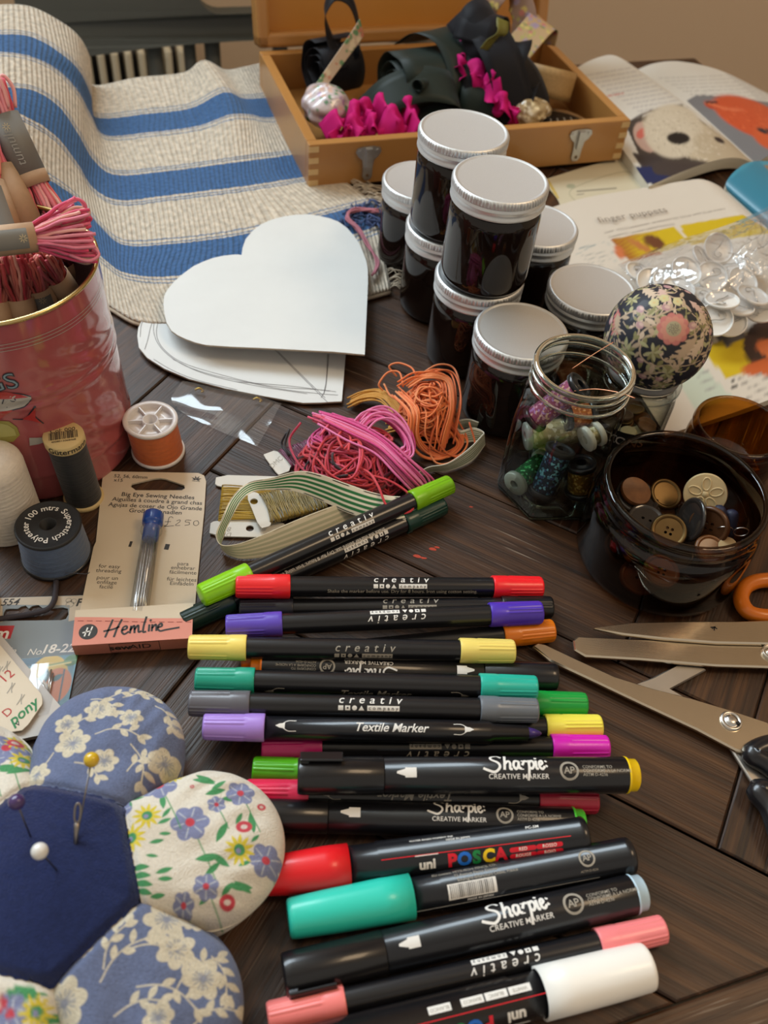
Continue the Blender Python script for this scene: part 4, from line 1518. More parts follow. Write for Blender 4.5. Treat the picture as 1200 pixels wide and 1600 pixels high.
def blade(name, pts, z, th, mt, parent, org, tilt=None):
    """flat blade outlined by pixel points that lie at height z; ground bevel along its upper face"""
    P = np.array([G(x, y, z)[:2] for x, y in pts])
    c = P.mean(0)
    I = c + (P - c) * .93 + 0
    n = len(P)
    d = np.array([P[i] + (P[(i + 1) % n] - P[i - 1]) * 0 for i in range(n)])
    # inset by a constant distance
    ar = np.sum(P[:, 0] * np.roll(P[:, 1], -1) - np.roll(P[:, 0], -1) * P[:, 1])
    Q = []
    for i in range(n):
        e1, e2 = P[i] - P[i - 1], P[(i + 1) % n] - P[i]
        e1, e2 = e1 / np.linalg.norm(e1), e2 / np.linalg.norm(e2)
        nn = np.array([-(e1 + e2)[1], (e1 + e2)[0]]) * (1 if ar > 0 else -1)
        nn = nn / (np.linalg.norm(nn) + 1e-9)
        Q.append(P[i] + nn * .0007)
    V = np.concatenate([np.c_[P, np.full(n, -th)], np.c_[P, np.full(n, -.0007)], np.c_[np.array(Q), np.zeros(n)]])
    V[:, 2] += z
    o_ = list(range(2 * n, 3 * n))
    F = [o_ if ar > 0 else o_[::-1], list(range(n))[::-1] if ar > 0 else list(range(n))]
    for r in range(2):
        for i in range(n):
            q = [r * n + i, r * n + (i + 1) % n, (r + 1) * n + (i + 1) % n, (r + 1) * n + i]
            F.append(q if ar > 0 else q[::-1])
    return MB().add(V - org, F, 0, False).build(name, mt, parent)


def screw(c, r, parent, org):
    m = MB().lathe([(r, -.001), (r, .0006), (r * .93, .0011), (r * .72, .0012), (r * .68, .0007), (r * .60, .0007), (r * .56, .0014), (r * .2, .0018), (.0001, .0018)], 40)
    m.box((r * .42, -r * .42, .0013), (r * .26, r * .26, .0012), 0, 1, xf=(rotz(.3), np.zeros(3)))
    return m.build('pivot_screw', [steel, matt_black], parent, loc=tuple(np.asarray(c) - org))


# pair with black handles, pointing up and left
O = G(1140, 1127, .005)
s1 = thing('scissors', 'large open steel scissors with a round pivot screw and black handles at the right edge', 'scissors', (O[0], O[1], 0))
O1 = np.array([O[0], O[1], 0])
blade('blade', [(833, 1009), (840, 1004), (852, 1006), (905, 1031), (960, 1056), (1020, 1075), (1080, 1090), (1140, 1108), (1200, 1128), (1216, 1150), (1205, 1172), (1185, 1182), (1150, 1172), (1090, 1140), (1000, 1098), (920, 1060), (860, 1032)], .0052, .0018, blade_steel, s1, O1)
blade('blade', [(985, 1072), (1020, 1058), (1076, 1029), (1104, 1046), (1048, 1076), (1080, 1094), (1140, 1120), (1185, 1160), (1230, 1250), (1200, 1262), (1130, 1150), (1060, 1105)], .0030, .0016, blade_worn, s1, O1)
screw(G(1142, 1127, .0052), .0067 * .72, s1, O1)
hm = MB()
for P in ([(1176, 1178), (1196, 1192), (1230, 1215), (1290, 1240), (1330, 1215), (1310, 1170), (1250, 1165), (1205, 1165)], [(1185, 1235), (1205, 1265), (1230, 1330), (1270, 1370), (1310, 1340), (1290, 1280), (1240, 1250)]):
    MB().tube(cat([G(x, y, .0058) - O1 for x, y in P], 6, True), .0048, 12, closed=True).build('handle', black_plastic, s1)
# silver pair, tips to the left
O2 = np.array([*G(1200, 1015, .005)[:2], 0])
s2 = thing('scissors', 'steel scissors with two broad blades almost closed, in front of the amber jar', 'scissors', O2)
blade('blade', [(928, 981), (985, 972), (1080, 970), (1150, 970), (1215, 968), (1290, 985), (1300, 1004), (1215, 1006), (1120, 1004), (1040, 998), (975, 991)], .0082, .0017, blade_steel, s2, O2)
blade('blade', [(896, 1000), (903, 994), (990, 998), (1100, 1002), (1220, 1003), (1320, 1010), (1330, 1035), (1220, 1043), (1120, 1040), (1000, 1030), (915, 1025), (898, 1015)], .0060, .0017, blade_steel, s2, O2)
screw(G(1204, 1020, .0064), .0043, s2, O2)
V, F = strokes([[(0, 0), (.0012, .0008), (.0022, .0002)], [(.0008, -.0008), (.0012, .001)], [(-.0006, .0006), (.0016, .0012)]], .0006)
c0 = G(1113, 982, .00826) - O2
put(mk := MB(), (V, F), lambda x, y: np.stack([x + c0[0], y + c0[1], 0 * x + c0[2]], 1), 0)
mk.build('maker_stamp', black_ink, s2)
for P in ([(1300, 985), (1360, 960), (1420, 940), (1450, 980), (1400, 1010), (1330, 1000)], [(1310, 1020), (1370, 1040), (1430, 1070), (1460, 1030), (1410, 1010), (1340, 1010)]):
    MB().tube(cat([G(x, y, .007) - O2 for x, y in P], 6, True), .004, 10, closed=True).build('handle', black_plastic, s2)
# orange-handled pair, only a finger ring in view
O3 = np.array([*G(1190, 935, .005)[:2], 0])
s3 = thing('scissors', 'scissors with a bright orange finger ring at the right edge of the table scene', 'scissors', O3)
orange_pl = mat('orange_handle_plastic', (.62, .16, .008), .35, coat=.2)
rc = [(1158, 938), (1164, 918), (1185, 908), (1215, 908), (1245, 920), (1255, 942), (1240, 960), (1205, 964), (1172, 958)]
MB().tube(cat([G(x, y, .0048) - O3 for x, y in rc], 6, True), .0038, 14, closed=True).build('finger_ring', orange_pl, s3)
rc = [(1290, 905), (1310, 880), (1350, 875), (1375, 895), (1360, 920), (1320, 925)]
MB().tube(cat([G(x, y, .0048) - O3 for x, y in rc], 6, True), .0038, 14, closed=True).build('finger_ring', orange_pl, s3)
MB().tube([G(1252, 938, .0048) - O3, G(1330, 950, .0048) - O3], .0035, 10).build('shank', orange_pl, s3)
MB().tube([G(1322, 925, .0048) - O3, G(1345, 965, .0048) - O3], .0033, 10).build('shank', orange_pl, s3)
blade('blade', [(1320, 938), (1420, 950), (1520, 985), (1420, 972), (1320, 958)], .0056, .0016, blade_steel, s3, O3)
# ------------------------------------------------------------------ heart templates
card_white = mat('white_card', (0.655, 0.665, 0.65), 0.6, var=.05, noise=40, bump=(300, .08, .0003))
card_edge = mat('card_edge', (0.45, 0.38, 0.28), 0.8)
pencil = mat('pencil_line', (0.16, 0.15, 0.15), 0.6)


def card(name, label, cat_, pix, z, th, mt, zf=None, group=None, smooth=True):
    P = [G(x, y, (zf(x, y) if zf else z)) for x, y in pix]
    c = np.mean(P, 0)
    o = thing(name, label, cat_, (c[0], c[1], 0), 0, group)
    # plane through the points
    A = np.c_[np.array(P)[:, :2], np.ones(len(P))]
    k = np.linalg.lstsq(A, np.array(P)[:, 2], rcond=None)[0]
    Q = np.array(P)[:, :2] - c[:2]
    if smooth:
        Q = cat(Q, 3, True)
    fn = lambda V: np.stack([V[:, 0], V[:, 1], V[:, 2] + k[0] * (V[:, 0] + c[0]) + k[1] * (V[:, 1] + c[1]) + k[2]], 1)
    m = MB().slab([tuple(q) for q in Q], -th, 0, fn=fn, side=1)
    return o, m, fn, c


lower = [(214.5, 525), (216, 512), (222, 500), (234, 488), (255, 475), (300, 450), (350, 432), (400, 428), (436, 436), (470, 424), (510, 424), (538, 446), (545, 490), (540, 555), (537, 592), (534, 627), (500, 629), (473, 629.5), (410, 618.6), (352, 607), (295, 592), (257, 576), (230, 559), (217, 543)]
o, m, fn, c = card('heart_template', 'lower white card heart with pencil outlines drawn on it', 'card', lower, .0045, .0011, card_white, zf=lambda x, y: .0060 - .0034 * (y - 430) / 200, group='card hearts', smooth=False)
pl = lambda L: [tuple((G(x, y, .0045) - c)[:2]) for x, y in L]
lines = [pl(L) for L in ([(254, 487), (243, 500), (240, 516), (246, 535), (262, 553), (290, 570), (330, 583), (378, 593), (440, 605), (500, 612), (528, 614)],
                         [(258, 490), (247, 505), (245, 525), (256, 545), (285, 565), (340, 582), (420, 600), (500, 606), (525, 609)], [(252, 497), (238, 505), (231, 530), (226, 545)],
                         [(236, 489), (222, 505), (219, 526)], [(512, 552), (510, 590), (506, 612)], [(514, 552), (509, 602), (502, 618)], [(430, 546), (470, 585), (512, 625)], [(434, 548), (480, 592), (508, 618)],
                         [(370, 594), (450, 600), (515, 608)], [(270, 560), (320, 582), (400, 600), (480, 612)], [(240, 560), (270, 577), (310, 592), (370, 606)])]
put(m, strokes(lines, .00035), lambda x, y: fn(np.stack([x, y, 0 * x + .00012], 1)), 2)
m.build('card_sheet', [card_white, card_edge, pencil], o)
upper = [(377.4, 398.5), (379, 387), (384, 373), (395, 360), (408, 350), (425, 342.6), (445, 337.5), (464, 335), (482, 334.5), (498, 337), (515, 341), (529, 346.5), (542, 356), (552, 367.5), (561, 380), (567, 394), (572, 407), (574.5, 421), (575, 440), (574, 463), (572, 508), (570, 553.5), (520, 549), (460, 546), (410, 543.5), (360, 541.5), (322, 539), (305, 535), (291, 530), (278, 524), (268, 517), (260, 504), (257, 490), (255.5, 478), (256, 466), (258, 459), (262, 452), (273, 439), (287, 427), (302, 416), (318, 408.5), (333, 403), (349, 399.5), (362, 398), (371, 397.5)]
o, m, fn, c = card('heart_template', 'upper plain white card heart lying over the pencilled one', 'card', upper, .01, .0011, card_white, zf=lambda x, y: .0098 + .0060 * (y - 335) / 220 + .002 * (x - 420) / 150, group='card hearts', smooth=False)
m.build('card_sheet', [card_white, card_edge], o)

# clear little plastic packet under the hearts
film = film_mat('clear_film', gloss=1.0, milk=.05)
ct = [[(285, 596, .002), (330, 604, .003), (390, 616, .0032), (440, 630, .002)], [(268, 622, .0035), (318, 636, .0042), (372, 640, .0045), (428, 652, .0032)], [(280, 640, .0015), (325, 655, .002), (370, 668, .0024), (415, 675, .0022)], [(318, 662, .0012), (350, 676, .0014), (375, 686, .0014), (402, 699, .0012)]]
S = surf([[G(*p) for p in r] for r in ct], 12, 12)
S[..., 2] += .0006 * np.sin(S[..., 0] * 170 + 40 * S[..., 1]) * np.sin(S[..., 1] * 150)
S[..., 2] = np.maximum(S[..., 2], .0006)
c = S.mean((0, 1))
o = thing('plastic_packet', 'small clear plastic packet sticking out below the pencilled heart', 'packet', (c[0], c[1], 0))
MB().grid(S - [c[0], c[1], 0], flip=True).build('clear_film', film, o)
brass_c = mat('brass_clip', (.55, .36, .08), .3, metal=1)
for x, y in ((311, 611), (402, 626)):
    p = G(x, y, .0022) - [c[0], c[1], 0]
    MB().tube(cat([p + [-.0025, .0004, 0], p + [0, .0012, .001], p + [.0025, .0002, 0], p + [.0016, -.0012, .0006]], 5), .0006, 6).build('brass_fastener', brass_c, o)

# ------------------------------------------------------------------ pink tin of embroidery skeins
TC, TT = np.array([-.1841, .3353, 0.]), np.array([-.004, -.0017])
TH, TR_, TRB = .110, .0476, .0466
tin_pink = mat('pink_enamelled_tin', (.38, .090, .095), .22, coat=.8, spec=.6)
tin_in = mat('dull_tin_inside', (.16, .10, .10), .35, metal=.7)
gold_rim = mat('gold_lacquer', (.62, .47, .20), .25, metal=1)
tin = thing('pink_tin', 'tall pink tin with a gold rim and printed fish, full of thread skeins', 'tin', TC)


def tin_shear(P):
    P = np.asarray(P, float).copy()
    P[..., 0] += TT[0] * P[..., 2] / TH
    P[..., 1] += TT[1] * P[..., 2] / TH
    return P


tth = np.linspace(0, 2 * PI, 180, endpoint=False)
zs = np.r_[0, .0015, np.linspace(.003, .104, 90), .1065, .1085]


def tin_r(z, t=0.0):
    r = TRB + (TR_ - TRB) * z / TH
    r = r + .0006 * np.exp(-((z - .062) / .0016) ** 2) + .0006 * np.exp(-((z - .068) / .0016) ** 2) + .0006 * np.exp(-((z - .018) / .0016) ** 2)
    return r - .0012 * np.clip((.0018 - z) / .0018, 0, 1)


rr = tin_r(zs)[:, None] * np.ones(180)
# crumpled embossing and dents round the side
dz, dt = zs[:, None], tth[None]
rr = rr - .0004 * np.exp(-((dz - .070) / .022) ** 2 - ((np.angle(np.exp(1j * (dt + .55)))) / .22) ** 2) + .0005 * np.sin(dz * 500 + dt * 9) * np.exp(-((dz - .075) / .012) ** 2) * np.exp(-((np.angle(np.exp(1j * (dt + .3)))) / .5) ** 2)
rr = rr + .0004 * np.sin(dz * 620 + dt * 14) * np.exp(-((dz - .03) / .016) ** 2) * np.exp(-((np.angle(np.exp(1j * (dt + .35)))) / .4) ** 2)
Pt = np.stack([rr * np.cos(tth), rr * np.sin(tth), zs[:, None] * np.ones(180)], -1)
m = MB().grid(tin_shear(Pt), 0, cv=True, flip=True)
ri_ = np.array([[.001, .0015], [TRB - .0012, .0015], [TR_ - .0009, .1085]])
Pi = np.stack([ri_[:, 0][:, None] * np.cos(tth), ri_[:, 0][:, None] * np.sin(tth), ri_[:, 1][:, None] * np.ones(180)], -1)
m.grid(tin_shear(Pi), 1, cv=True)
ap = math.atan2(-.335, .184)      # side facing the camera


def tin_map(x, y):
    a = ap + x / TR_
    q = tin_r(y) + .00035
    return tin_shear(np.stack([q * np.cos(a), q * np.sin(a), y], 1))


# printed words and fish on the front
def tproj():
    X, Y = np.meshgrid(np.linspace(-.05, .075, 251), np.linspace(.004, .108, 209), indexing='ij')
    P = tin_map(X.ravel(), Y.ravel()) + TC - CC
    zc = P @ _fw
    return X.ravel(), Y.ravel(), 600 + CF * (P @ CR) / zc, 800 - CF * (P @ CU) / zc


_tp = tproj()


def tpx(px, py):
    i = np.argmin((_tp[2] - px) ** 2 + (_tp[3] - py) ** 2)
    return np.array([_tp[0][i], _tp[1][i]])


def tpoly(pts, mi, off=0.0):
    Q = [tpx(*p) for p in pts]
    tri = tessellate_polygon([[Vector((a, b, 0)) for a, b in Q]])
    V = np.array(Q)
    for _ in range(2):                 # split so that the print follows the round side
        nt, nv, mp = [], list(map(tuple, V)), {}

        def md(a, b):
            k = (min(a, b), max(a, b))
            if k not in mp:
                mp[k] = len(nv)
                nv.append(tuple((np.array(nv[a]) + np.array(nv[b])) / 2))
            return mp[k]
        for a, b, c_ in tri:
            d, e, f_ = md(a, b), md(b, c_), md(c_, a)
            nt += [(a, d, f_), (d, b, e), (f_, e, c_), (d, e, f_)]
        V, tri = np.array(nv), nt
    P = tin_map(V[:, 0], V[:, 1])
    r = P - tin_shear(np.stack([0 * P[:, 0], 0 * P[:, 1], P[:, 2]], 1))
    P = P + r / np.linalg.norm(r, axis=1)[:, None] * off
    F = []
    for q in tri:
        a, b, c_ = (P[i] for i in q)
        F.append(q if np.cross(b - a, c_ - a) @ (r[q[0]]) > 0 else q[::-1])
    m.add(P, F, mi, False)


def tline(pts, w, mi):
    Q = [tuple(tpx(*p)) for p in pts]
    put(m, strokes([Q], w, 6), lambda x, y: tin_map(x, y) + 0, mi)


tpoly([(-14, 614), (10, 613), (30, 616), (47, 619), (49, 625), (38, 634), (18, 641), (-14, 645)], 4)
tpoly([(-14, 612), (10, 612), (32, 616), (44, 620), (20, 622), (-14, 623)], 5, .0001)
tpoly([(-20, 644), (20, 640), (0, 655), (-20, 656)], 5, .0001)
tpoly([(35, 655), (46, 648), (55, 636), (56, 652), (66, 662), (52, 657)], 5, .0001)
tpoly([(-12, 668), (0, 658), (14, 659), (26, 668), (31, 680), (20, 690), (-12, 690)], 6)
tpoly([(-12, 671), (0, 662), (12, 663), (22, 670), (26, 680), (-12, 684)], 7, .0001)
tpoly([(46, 684), (70, 683), (76, 688), (60, 694), (46, 697)], 4)
for k in range(5):
    tline([(0, 682), (-8 + k * 8, 664 + abs(k - 2) * 2)], .0004, 6)
tline([(-10, 646), (20, 641), (40, 634), (49, 624)], .0005, 3)
tline([(-10, 613), (25, 614), (48, 619)], .0005, 3)
tline([(6, 623), (4, 632), (12, 636)], .0005, 3)
tline([(20, 656), (38, 654), (48, 644), (55, 635), (55, 650), (67, 662)], .0006, 3)
e_ = tpx(20, 625)
put(m, disc2(e_[0], e_[1], .0012), tin_map, 3)
V, F = text('INGS', .0125, bold=.03, align='RIGHT', cut=.002)
sp_ = tpx(28, 594)
d_ = tpx(28, 594) - tpx(8, 599)
put(m, (V, F), tin_map, 3, sp_[0], sp_[1], math.atan2(d_[1], d_[0]))
V, F = text('INGS', .0125, bold=-.012, align='RIGHT', cut=.002)
put(m, (V, F), lambda x, y: tin_map(x, y) + np.array([0, -.00012, .00006]), 8, sp_[0], sp_[1], math.atan2(d_[1], d_[0]))
for z in (.0955, .0972, .0989):
    a = np.linspace(-.05, .07, 60)
    put(m, strokes([[(x, z) for x in a]], .00028, 1), tin_map, 4)
m.build('tin_body', [tin_pink, tin_in, gold_rim, mat('navy_print', (.012, .016, .03), .3, coat=.8), mat('silver_print', (.42, .40, .36), .3, coat=.8), mat('red_print', (.42, .03, .03), .3, coat=.8), mat('lime_print', (.30, .27, .05), .3, coat=.8), mat('pale_lime_print', (.42, .40, .12), .3, coat=.8), mat('pale_blue_print', (.2, .3, .36), .3, coat=.8)], tin)
a = np.linspace(0, 2 * PI, 121)[:-1]
MB().tube(tin_shear(np.stack([(TR_ - .0001) * np.cos(a), (TR_ - .0001) * np.sin(a), 0 * a + .1092], 1)), .0011, 8, closed=True).build('rim', gold_rim, tin)

skein_m = mat('stranded_cotton', attr=True, rough=.6, sheen=.2)
kraft = mat('kraft_band', (.44, .29, .18), .7, var=.1, noise=300, bump=(400, .2, .0003))
cream_star, grey_print = mat('cream_star', (.6, .5, .3), .6), mat('grey_print', (.30, .30, .28), .5)
greyband = mat('grey_label', (.19, .185, .17), .6)
pinks = [(.72, .10, .16), (.80, .20, .26), (.78, .30, .36), (.62, .06, .10), (.85, .42, .42), (.75, .14, .14), (.86, .55, .50)]
reds = [(.62, .08, .08), (.72, .16, .12), (.78, .26, .20), (.55, .05, .07), (.80, .36, .28), (.70, .12, .16)]


def skein(a, b, r, bands, label, pal, seed, fan=0.0, flat=1.0, loop_end=True):
    """folded hank of thread from a to b with paper bands; bands = (from, to, kind)"""
    q = random.Random(seed)
    a, b = np.asarray(a, float), np.asarray(b, float)
    L_ = np.linalg.norm(b - a)
    B = basis(b - a, CC - a)
    o = thing('embroidery_skein', label, 'skein', a, 0, 'thread skeins in the pink tin')
    m = MB()
    n = 44
    for k in range(n):
        an = 2 * PI * k / n * 1.618 * 4
        rad = math.sqrt((k + .5) / n)
        c0 = np.array([0, math.cos(an) * rad, math.sin(an) * rad * flat])
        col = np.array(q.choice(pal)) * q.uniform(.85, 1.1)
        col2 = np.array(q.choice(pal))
        P, C_ = [], []
        for i in range(15):
            t = i / 14
            inb = any(x0 - .02 <= t <= x1 + .02 for x0, x1, _ in bands)
            d = min([abs(t - x) for x0, x1, _ in bands for x in (x0, x1)] or [1])
            s = r * (.80 if inb else .80 + .45 * min(1, d * 4)) * (1 + fan * max(0, t - .5) * 2)
            w = np.array([t * L_ + q.uniform(-.003, .003) * (i == 14), 0, 0]) + c0 * s + np.array([0, q.uniform(-1, 1), q.uniform(-1, 1)]) * r * .05
            P.append(B @ w)
            C_.append(col * (1 - t) + col2 * t)
        P = cat(P, 2)
        m.tube(P, r * .12, 5, col=cat(C_, 2))
    l0 = max([.78] + [x1 for _, x1, _ in bands]) + .03
    if loop_end:                      # the loops where the hank folds over
        for k in range(24):
            an, col = q.uniform(0, 2 * PI), np.array(q.choice(pal))
            c0 = np.array([0, math.cos(an), math.sin(an) * flat]) * r * q.uniform(.4, 1.2) * (1 + fan)
            P = [np.array([L_ * l0, 0, 0]) + c0 * .8, np.array([L_ * (.95 + q.uniform(0, .06)), 0, 0]) + c0 * 1.1, np.array([L_ * (1.03 + q.uniform(0, .05)), 0, 0]) + c0 * .9,
                 np.array([L_ * (.98 + q.uniform(0, .04)), 0, 0]) + c0 * .5, np.array([L_ * l0, 0, 0]) + c0 * .35]
            m.tube(cat([B @ p for p in P], 5), r * .115, 5, col=col)
    m.build('thread', skein_m, o)
    for x0, x1, kd in bands:
        bm_, lb_ = MB(), MB()
        t = np.linspace(0, 2 * PI, 33)[:-1]
        R = r * 1.0
        P = np.stack([np.stack([0 * t + x * L_, np.cos(t) * R * sc, np.sin(t) * R * flat * sc], 1) for x, sc in ((x0, .93), (x0, 1), (x1, 1), (x1, .93))])
        bm_.grid(P.reshape(-1, 3).reshape(4, 32, 3) @ B.T, 1 if kd == 'g' else 0, cv=True)
        if kd in ('p', 'q'):           # grey label glued on the kraft band
            t2 = np.linspace(PI / 2 - .7, PI / 2 + .7, 12)
            l0, l1 = (x0 + (x1 - x0) * .12, x0 + (x1 - x0) * .86)
            P = np.stack([np.stack([0 * t2 + x * L_, np.cos(t2) * R * 1.02, np.sin(t2) * R * flat * 1.03], 1) for x in (l0, l1)])
            lb_.grid(P @ B.T, 1, flip=True)
        if kd in ('g', 'p', 'q'):
            fn = lambda x, y: np.stack([x, y, np.sqrt(np.maximum(1 - (y / R) ** 2, 0)) * R * flat * 1.04 + .00005], 1) @ B.T
            xc = (x0 + (x1 - x0) * .78) * L_
            put(lb_, strokes([[(math.cos(z) * .0006, math.sin(z) * .0006), (math.cos(z) * .0017, math.sin(z) * .0017)] for z in np.arange(8) * PI / 4], .0003), fn, 2, xc, 0)
            if kd == 'g':
                put(lb_, text('tumult', .0062, shear=.2, cut=.002), fn, 3, (x0 + x1) / 2 * L_ - .002, .0006)
        bo_ = bm_.build('paper_band', [kraft, greyband, cream_star, grey_print], o)
        if lb_.n:
            lb_.build('printed_label', [kraft, greyband, cream_star, grey_print], bo_)
    return o


def gt(x, y, z):
    return G(x, y, z)


sk = 'thread skein in the pink tin, '
skein(gt(78, 342, .101), gt(-18, 140, .150), .0082, [(.26, .36, 'k'), (.36, .80, 'g')], 'tall pink skein with a dark grey lettered band leaning out of the tin', pinks, 1)
skein(gt(50, 372, .100), gt(-22, 215, .132), .0080, [(.10, .68, 'k')], 'pink skein with a plain kraft band beside the tall grey-banded one', pinks, 2)
skein(gt(26, 412, .098), gt(-32, 250, .128), .0078, [(.22, .75, 'p')], 'skein with kraft and grey band at the left edge behind the horizontal one', reds, 3)
skein(gt(-50, 382, .124), gt(132, 362, .121), .0064, [(.05, .565, 'p')], 'skein lying flat across the tin, its pink loops spread out', [(.75, .10, .22), (.80, .24, .34), (.85, .50, .42), (.82, .16, .28), (.70, .06, .16)], 4, fan=.9)
skein(gt(118, 478, .070), gt(60, 395, .106), .0068, [(.05, .60, 'k')], 'red skein with a plain kraft band nearest the tin wall on the right', reds, 5)
skein(gt(78, 500, .070), gt(38, 395, .106), .0068, [(.02, .52, 'p')], 'red skein whose band has a small grey starred label, at the tin front', reds, 6)
skein(gt(42, 522, .070), gt(14, 398, .106), .0070, [(.02, .48, 'k')], 'red skein with a plain kraft band, left of the starred-label one', reds, 7)
skein(gt(2, 540, .070), gt(-22, 400, .106), .0070, [(.02, .50, 'k')], 'red skein at the left frame edge at the front of the tin', reds, 8)
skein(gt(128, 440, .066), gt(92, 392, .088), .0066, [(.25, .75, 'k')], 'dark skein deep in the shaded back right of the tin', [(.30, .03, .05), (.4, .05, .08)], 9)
# ------------------------------------------------------------------ spools at the left
def wind_mat(name, col, rough=.6, sc=1500, strength=.6):
    return mat(name, col, rough, sheen=.2, var=.16, noise=500, bump=(1, strength, .0004, (60, 60, sc)))


def std(name, label, xy, tilt, parts, cat_='spool', group=None):
    o = thing(name, label, cat_, (xy[0], xy[1], 0), 0, group)
    for nm, prof, mt, seg in parts:
        prof = np.array(prof, float)
        mm = MB()
        t = np.arange(seg) * 2 * PI / seg
        P = np.stack([prof[:, 0][:, None] * np.cos(t), prof[:, 0][:, None] * np.sin(t), prof[:, 1][:, None] * np.ones(seg)], -1)
        P[..., 0] += tilt[0] * P[..., 2]
        P[..., 1] += tilt[1] * P[..., 2]
        mm.grid(P, 0, cv=True, flip=True)
        if nm in FACE:
            FACE[nm](mm)
            mt = mt if isinstance(mt, list) else [mt, white_ink, black_ink]
        mm.build(nm, mt, o)
    return o


FACE = {}


def wound(r0, r1, z0, z1, n=46, a=.008):
    return [(r0 * .6, z0)] + [(r0 + (r1 - r0) * i / n + r0 * a * math.sin(i * 2.3) * (i % 2), z0 + (z1 - z0) * i / n) for i in range(n + 1)] + [(r1 * .6, z1)]


# denim blue superstitch spool
def arc_text(mm, s, R, a0, z, mi, size, off=(0, 0), flipped=False):
    a = a0
    for ch in s:
        w = {'1': .55, 'i': .32, 'l': .32, 't': .42, 'r': .44, 'm': .92, ' ': .4, 's': .56, 'S': .66, 'P': .68, 'c': .56}.get(ch, .62) * size * .862
        a -= w / 2 / R
        if ch != ' ':
            V, F = text(ch, size, bold=.012)
            c, q = math.cos(a - PI / 2), math.sin(a - PI / 2)
            x, y = V[:, 0], V[:, 1] + R
            mm.add(np.stack([x * c - y * q + off[0], x * q + y * c + off[1], 0 * x + z], 1), F, mi, False)
        a -= w / 2 / R


def f_top(mm):
    arc_text(mm, '100 mtrs Superstitch Polyester', .0097, math.radians(176), .02285, 1, .0043)


FACE['label_disc'] = f_top
sp = std('thread_spool', 'denim blue thread spool with a lettered black top', (-.1522, .259), (0, 0), [
    ('spool_core', [(.004, 0), (.0160, 0), (.0163, .0006), (.0163, .0020), (.0155, .0024), (.004, .0024)], black_plastic, 48),
    ('wound_thread', wound(.0156, .0142, .0022, .0212), wind_mat('denim_blue_thread', (.075, .115, .20)), 48),
    ('label_disc', [(.0135, .0208), (.0146, .0210), (.0149, .0216), (.0149, .0222), (.0144, .0227), (.0138, .0227), (.0136, .0225), (.0046, .0225), (.0042, .0228), (.0036, .0228), (.0034, .012), (.0001, .012)], [matt_black, white_ink], 48)])
m = MB().tube(cat([np.array([-.1522, .259, 0]) - np.array([-.1522, .259, 0]) + p for p in ([.009, -.0130, .0045], [.014, -.012, .004], [.0178, -.010, .0018], [.019, -.006, .0006])], 5), .0002, 5)
m.build('thread_tail', wind_mat('denim_tail', (.05, .06, .09)), sp)

# black thread spool with paper top
cap_p = mat('yellow_spool_paper', (.62, .47, .22), .5)


def f_gut(mm):
    ox, oy = -.0022 + .0005, -.0011 - .0011
    ux, uy = math.cos(.38), math.sin(.38)
    fn = lambda x, y: np.stack([ox + x * ux - y * uy, oy + x * uy + y * ux, 0 * x + .04572], 1)
    put(mm, text('Col: 000', .0033), fn, 2, 0, .0040)
    r = random.Random(3)
    x = -.0064
    while x < .0064:
        w = r.choice((.00018, .0003, .00045))
        put(mm, rect2(x + w / 2, .0006, w, .0050), fn, 2)
        x += w + r.choice((.0002, .0003, .0004))
    put(mm, text('4008015068468', .0017), fn, 2, 0, -.0032)
    al = math.radians(-66)
    ox, oy = -.0022, -.0011
    fs = lambda x, y: np.stack([ox * .96 + .00955 * np.cos(al + x / .0095), oy * .96 + .00955 * np.sin(al + x / .0095), .0428 + y], 1)
    put(mm, text('G\u00fctermann', .0044, bold=.012, cut=.001), fs, 2, .0015, 0)


FACE['top_cap'] = f_gut
std('thread_spool', 'slim black thread spool with a cream barcode label on top', (-.1505, .2958), (-.0022 / .0456, -.0011 / .0456), [
    ('base_cap', [(.004, 0), (.0096, 0), (.0098, .0008), (.0098, .0022), (.0090, .0026), (.004, .0026)], cap_p, 40),
    ('wound_thread', wound(.0088, .0088, .0024, .0405, 70, .004), wind_mat('black_thread', (.010, .011, .014)), 40),
    ('top_cap', [(.0080, .0400), (.0092, .0402), (.0094, .0408), (.0094, .0448), (.0090, .0455), (.0001, .0456)], [cap_p, white_ink, black_ink], 40)])

# orange spool with ribbed white ends
wp = mat('white_spool_plastic', (.72, .68, .66), .35, coat=.2)


def f_or(mm):
    ox, oy = -.0017, -.0009
    for k in range(6):
        a = k * PI / 3 + .25
        d, e = np.array([math.cos(a), math.sin(a), 0]), np.array([-math.sin(a), math.cos(a), 0])
        P = [d * .0040 - e * .0003, d * .0113 - e * .0003, d * .0113 + e * .0003, d * .0040 + e * .0003]
        V = np.array([p + [ox, oy, z] for z in (.0215, .0238) for p in P])
        mm.add(V, [[4, 5, 6, 7], [0, 1, 5, 4], [2, 3, 7, 6], [1, 2, 6, 5], [3, 0, 4, 7]], 0, False)


FACE['top_flange'] = f_or
std('thread_spool', 'orange thread spool with white spoked ends beside the pink tin', (-.1228, .3346), (-.0017 / .0243, -.0009 / .0243), [
    ('bottom_flange', [(.004, 0), (.0136, 0), (.0139, .0006), (.0139, .0018), (.0132, .0022), (.004, .0022)], wp, 48),
    ('wound_thread', wound(.0130, .0128, .0020, .0212), wind_mat('orange_thread', (.58, .13, .03), .45), 48),
    ('top_flange', [(.0125, .0222), (.0136, .0224), (.0139, .0230), (.0139, .0238), (.0136, .0243), (.0117, .0243), (.0112, .0238), (.0112, .0214), (.0044, .0214), (.0042, .0240), (.0034, .0240), (.0033, .0180), (.0001, .0180)], wp, 48)])

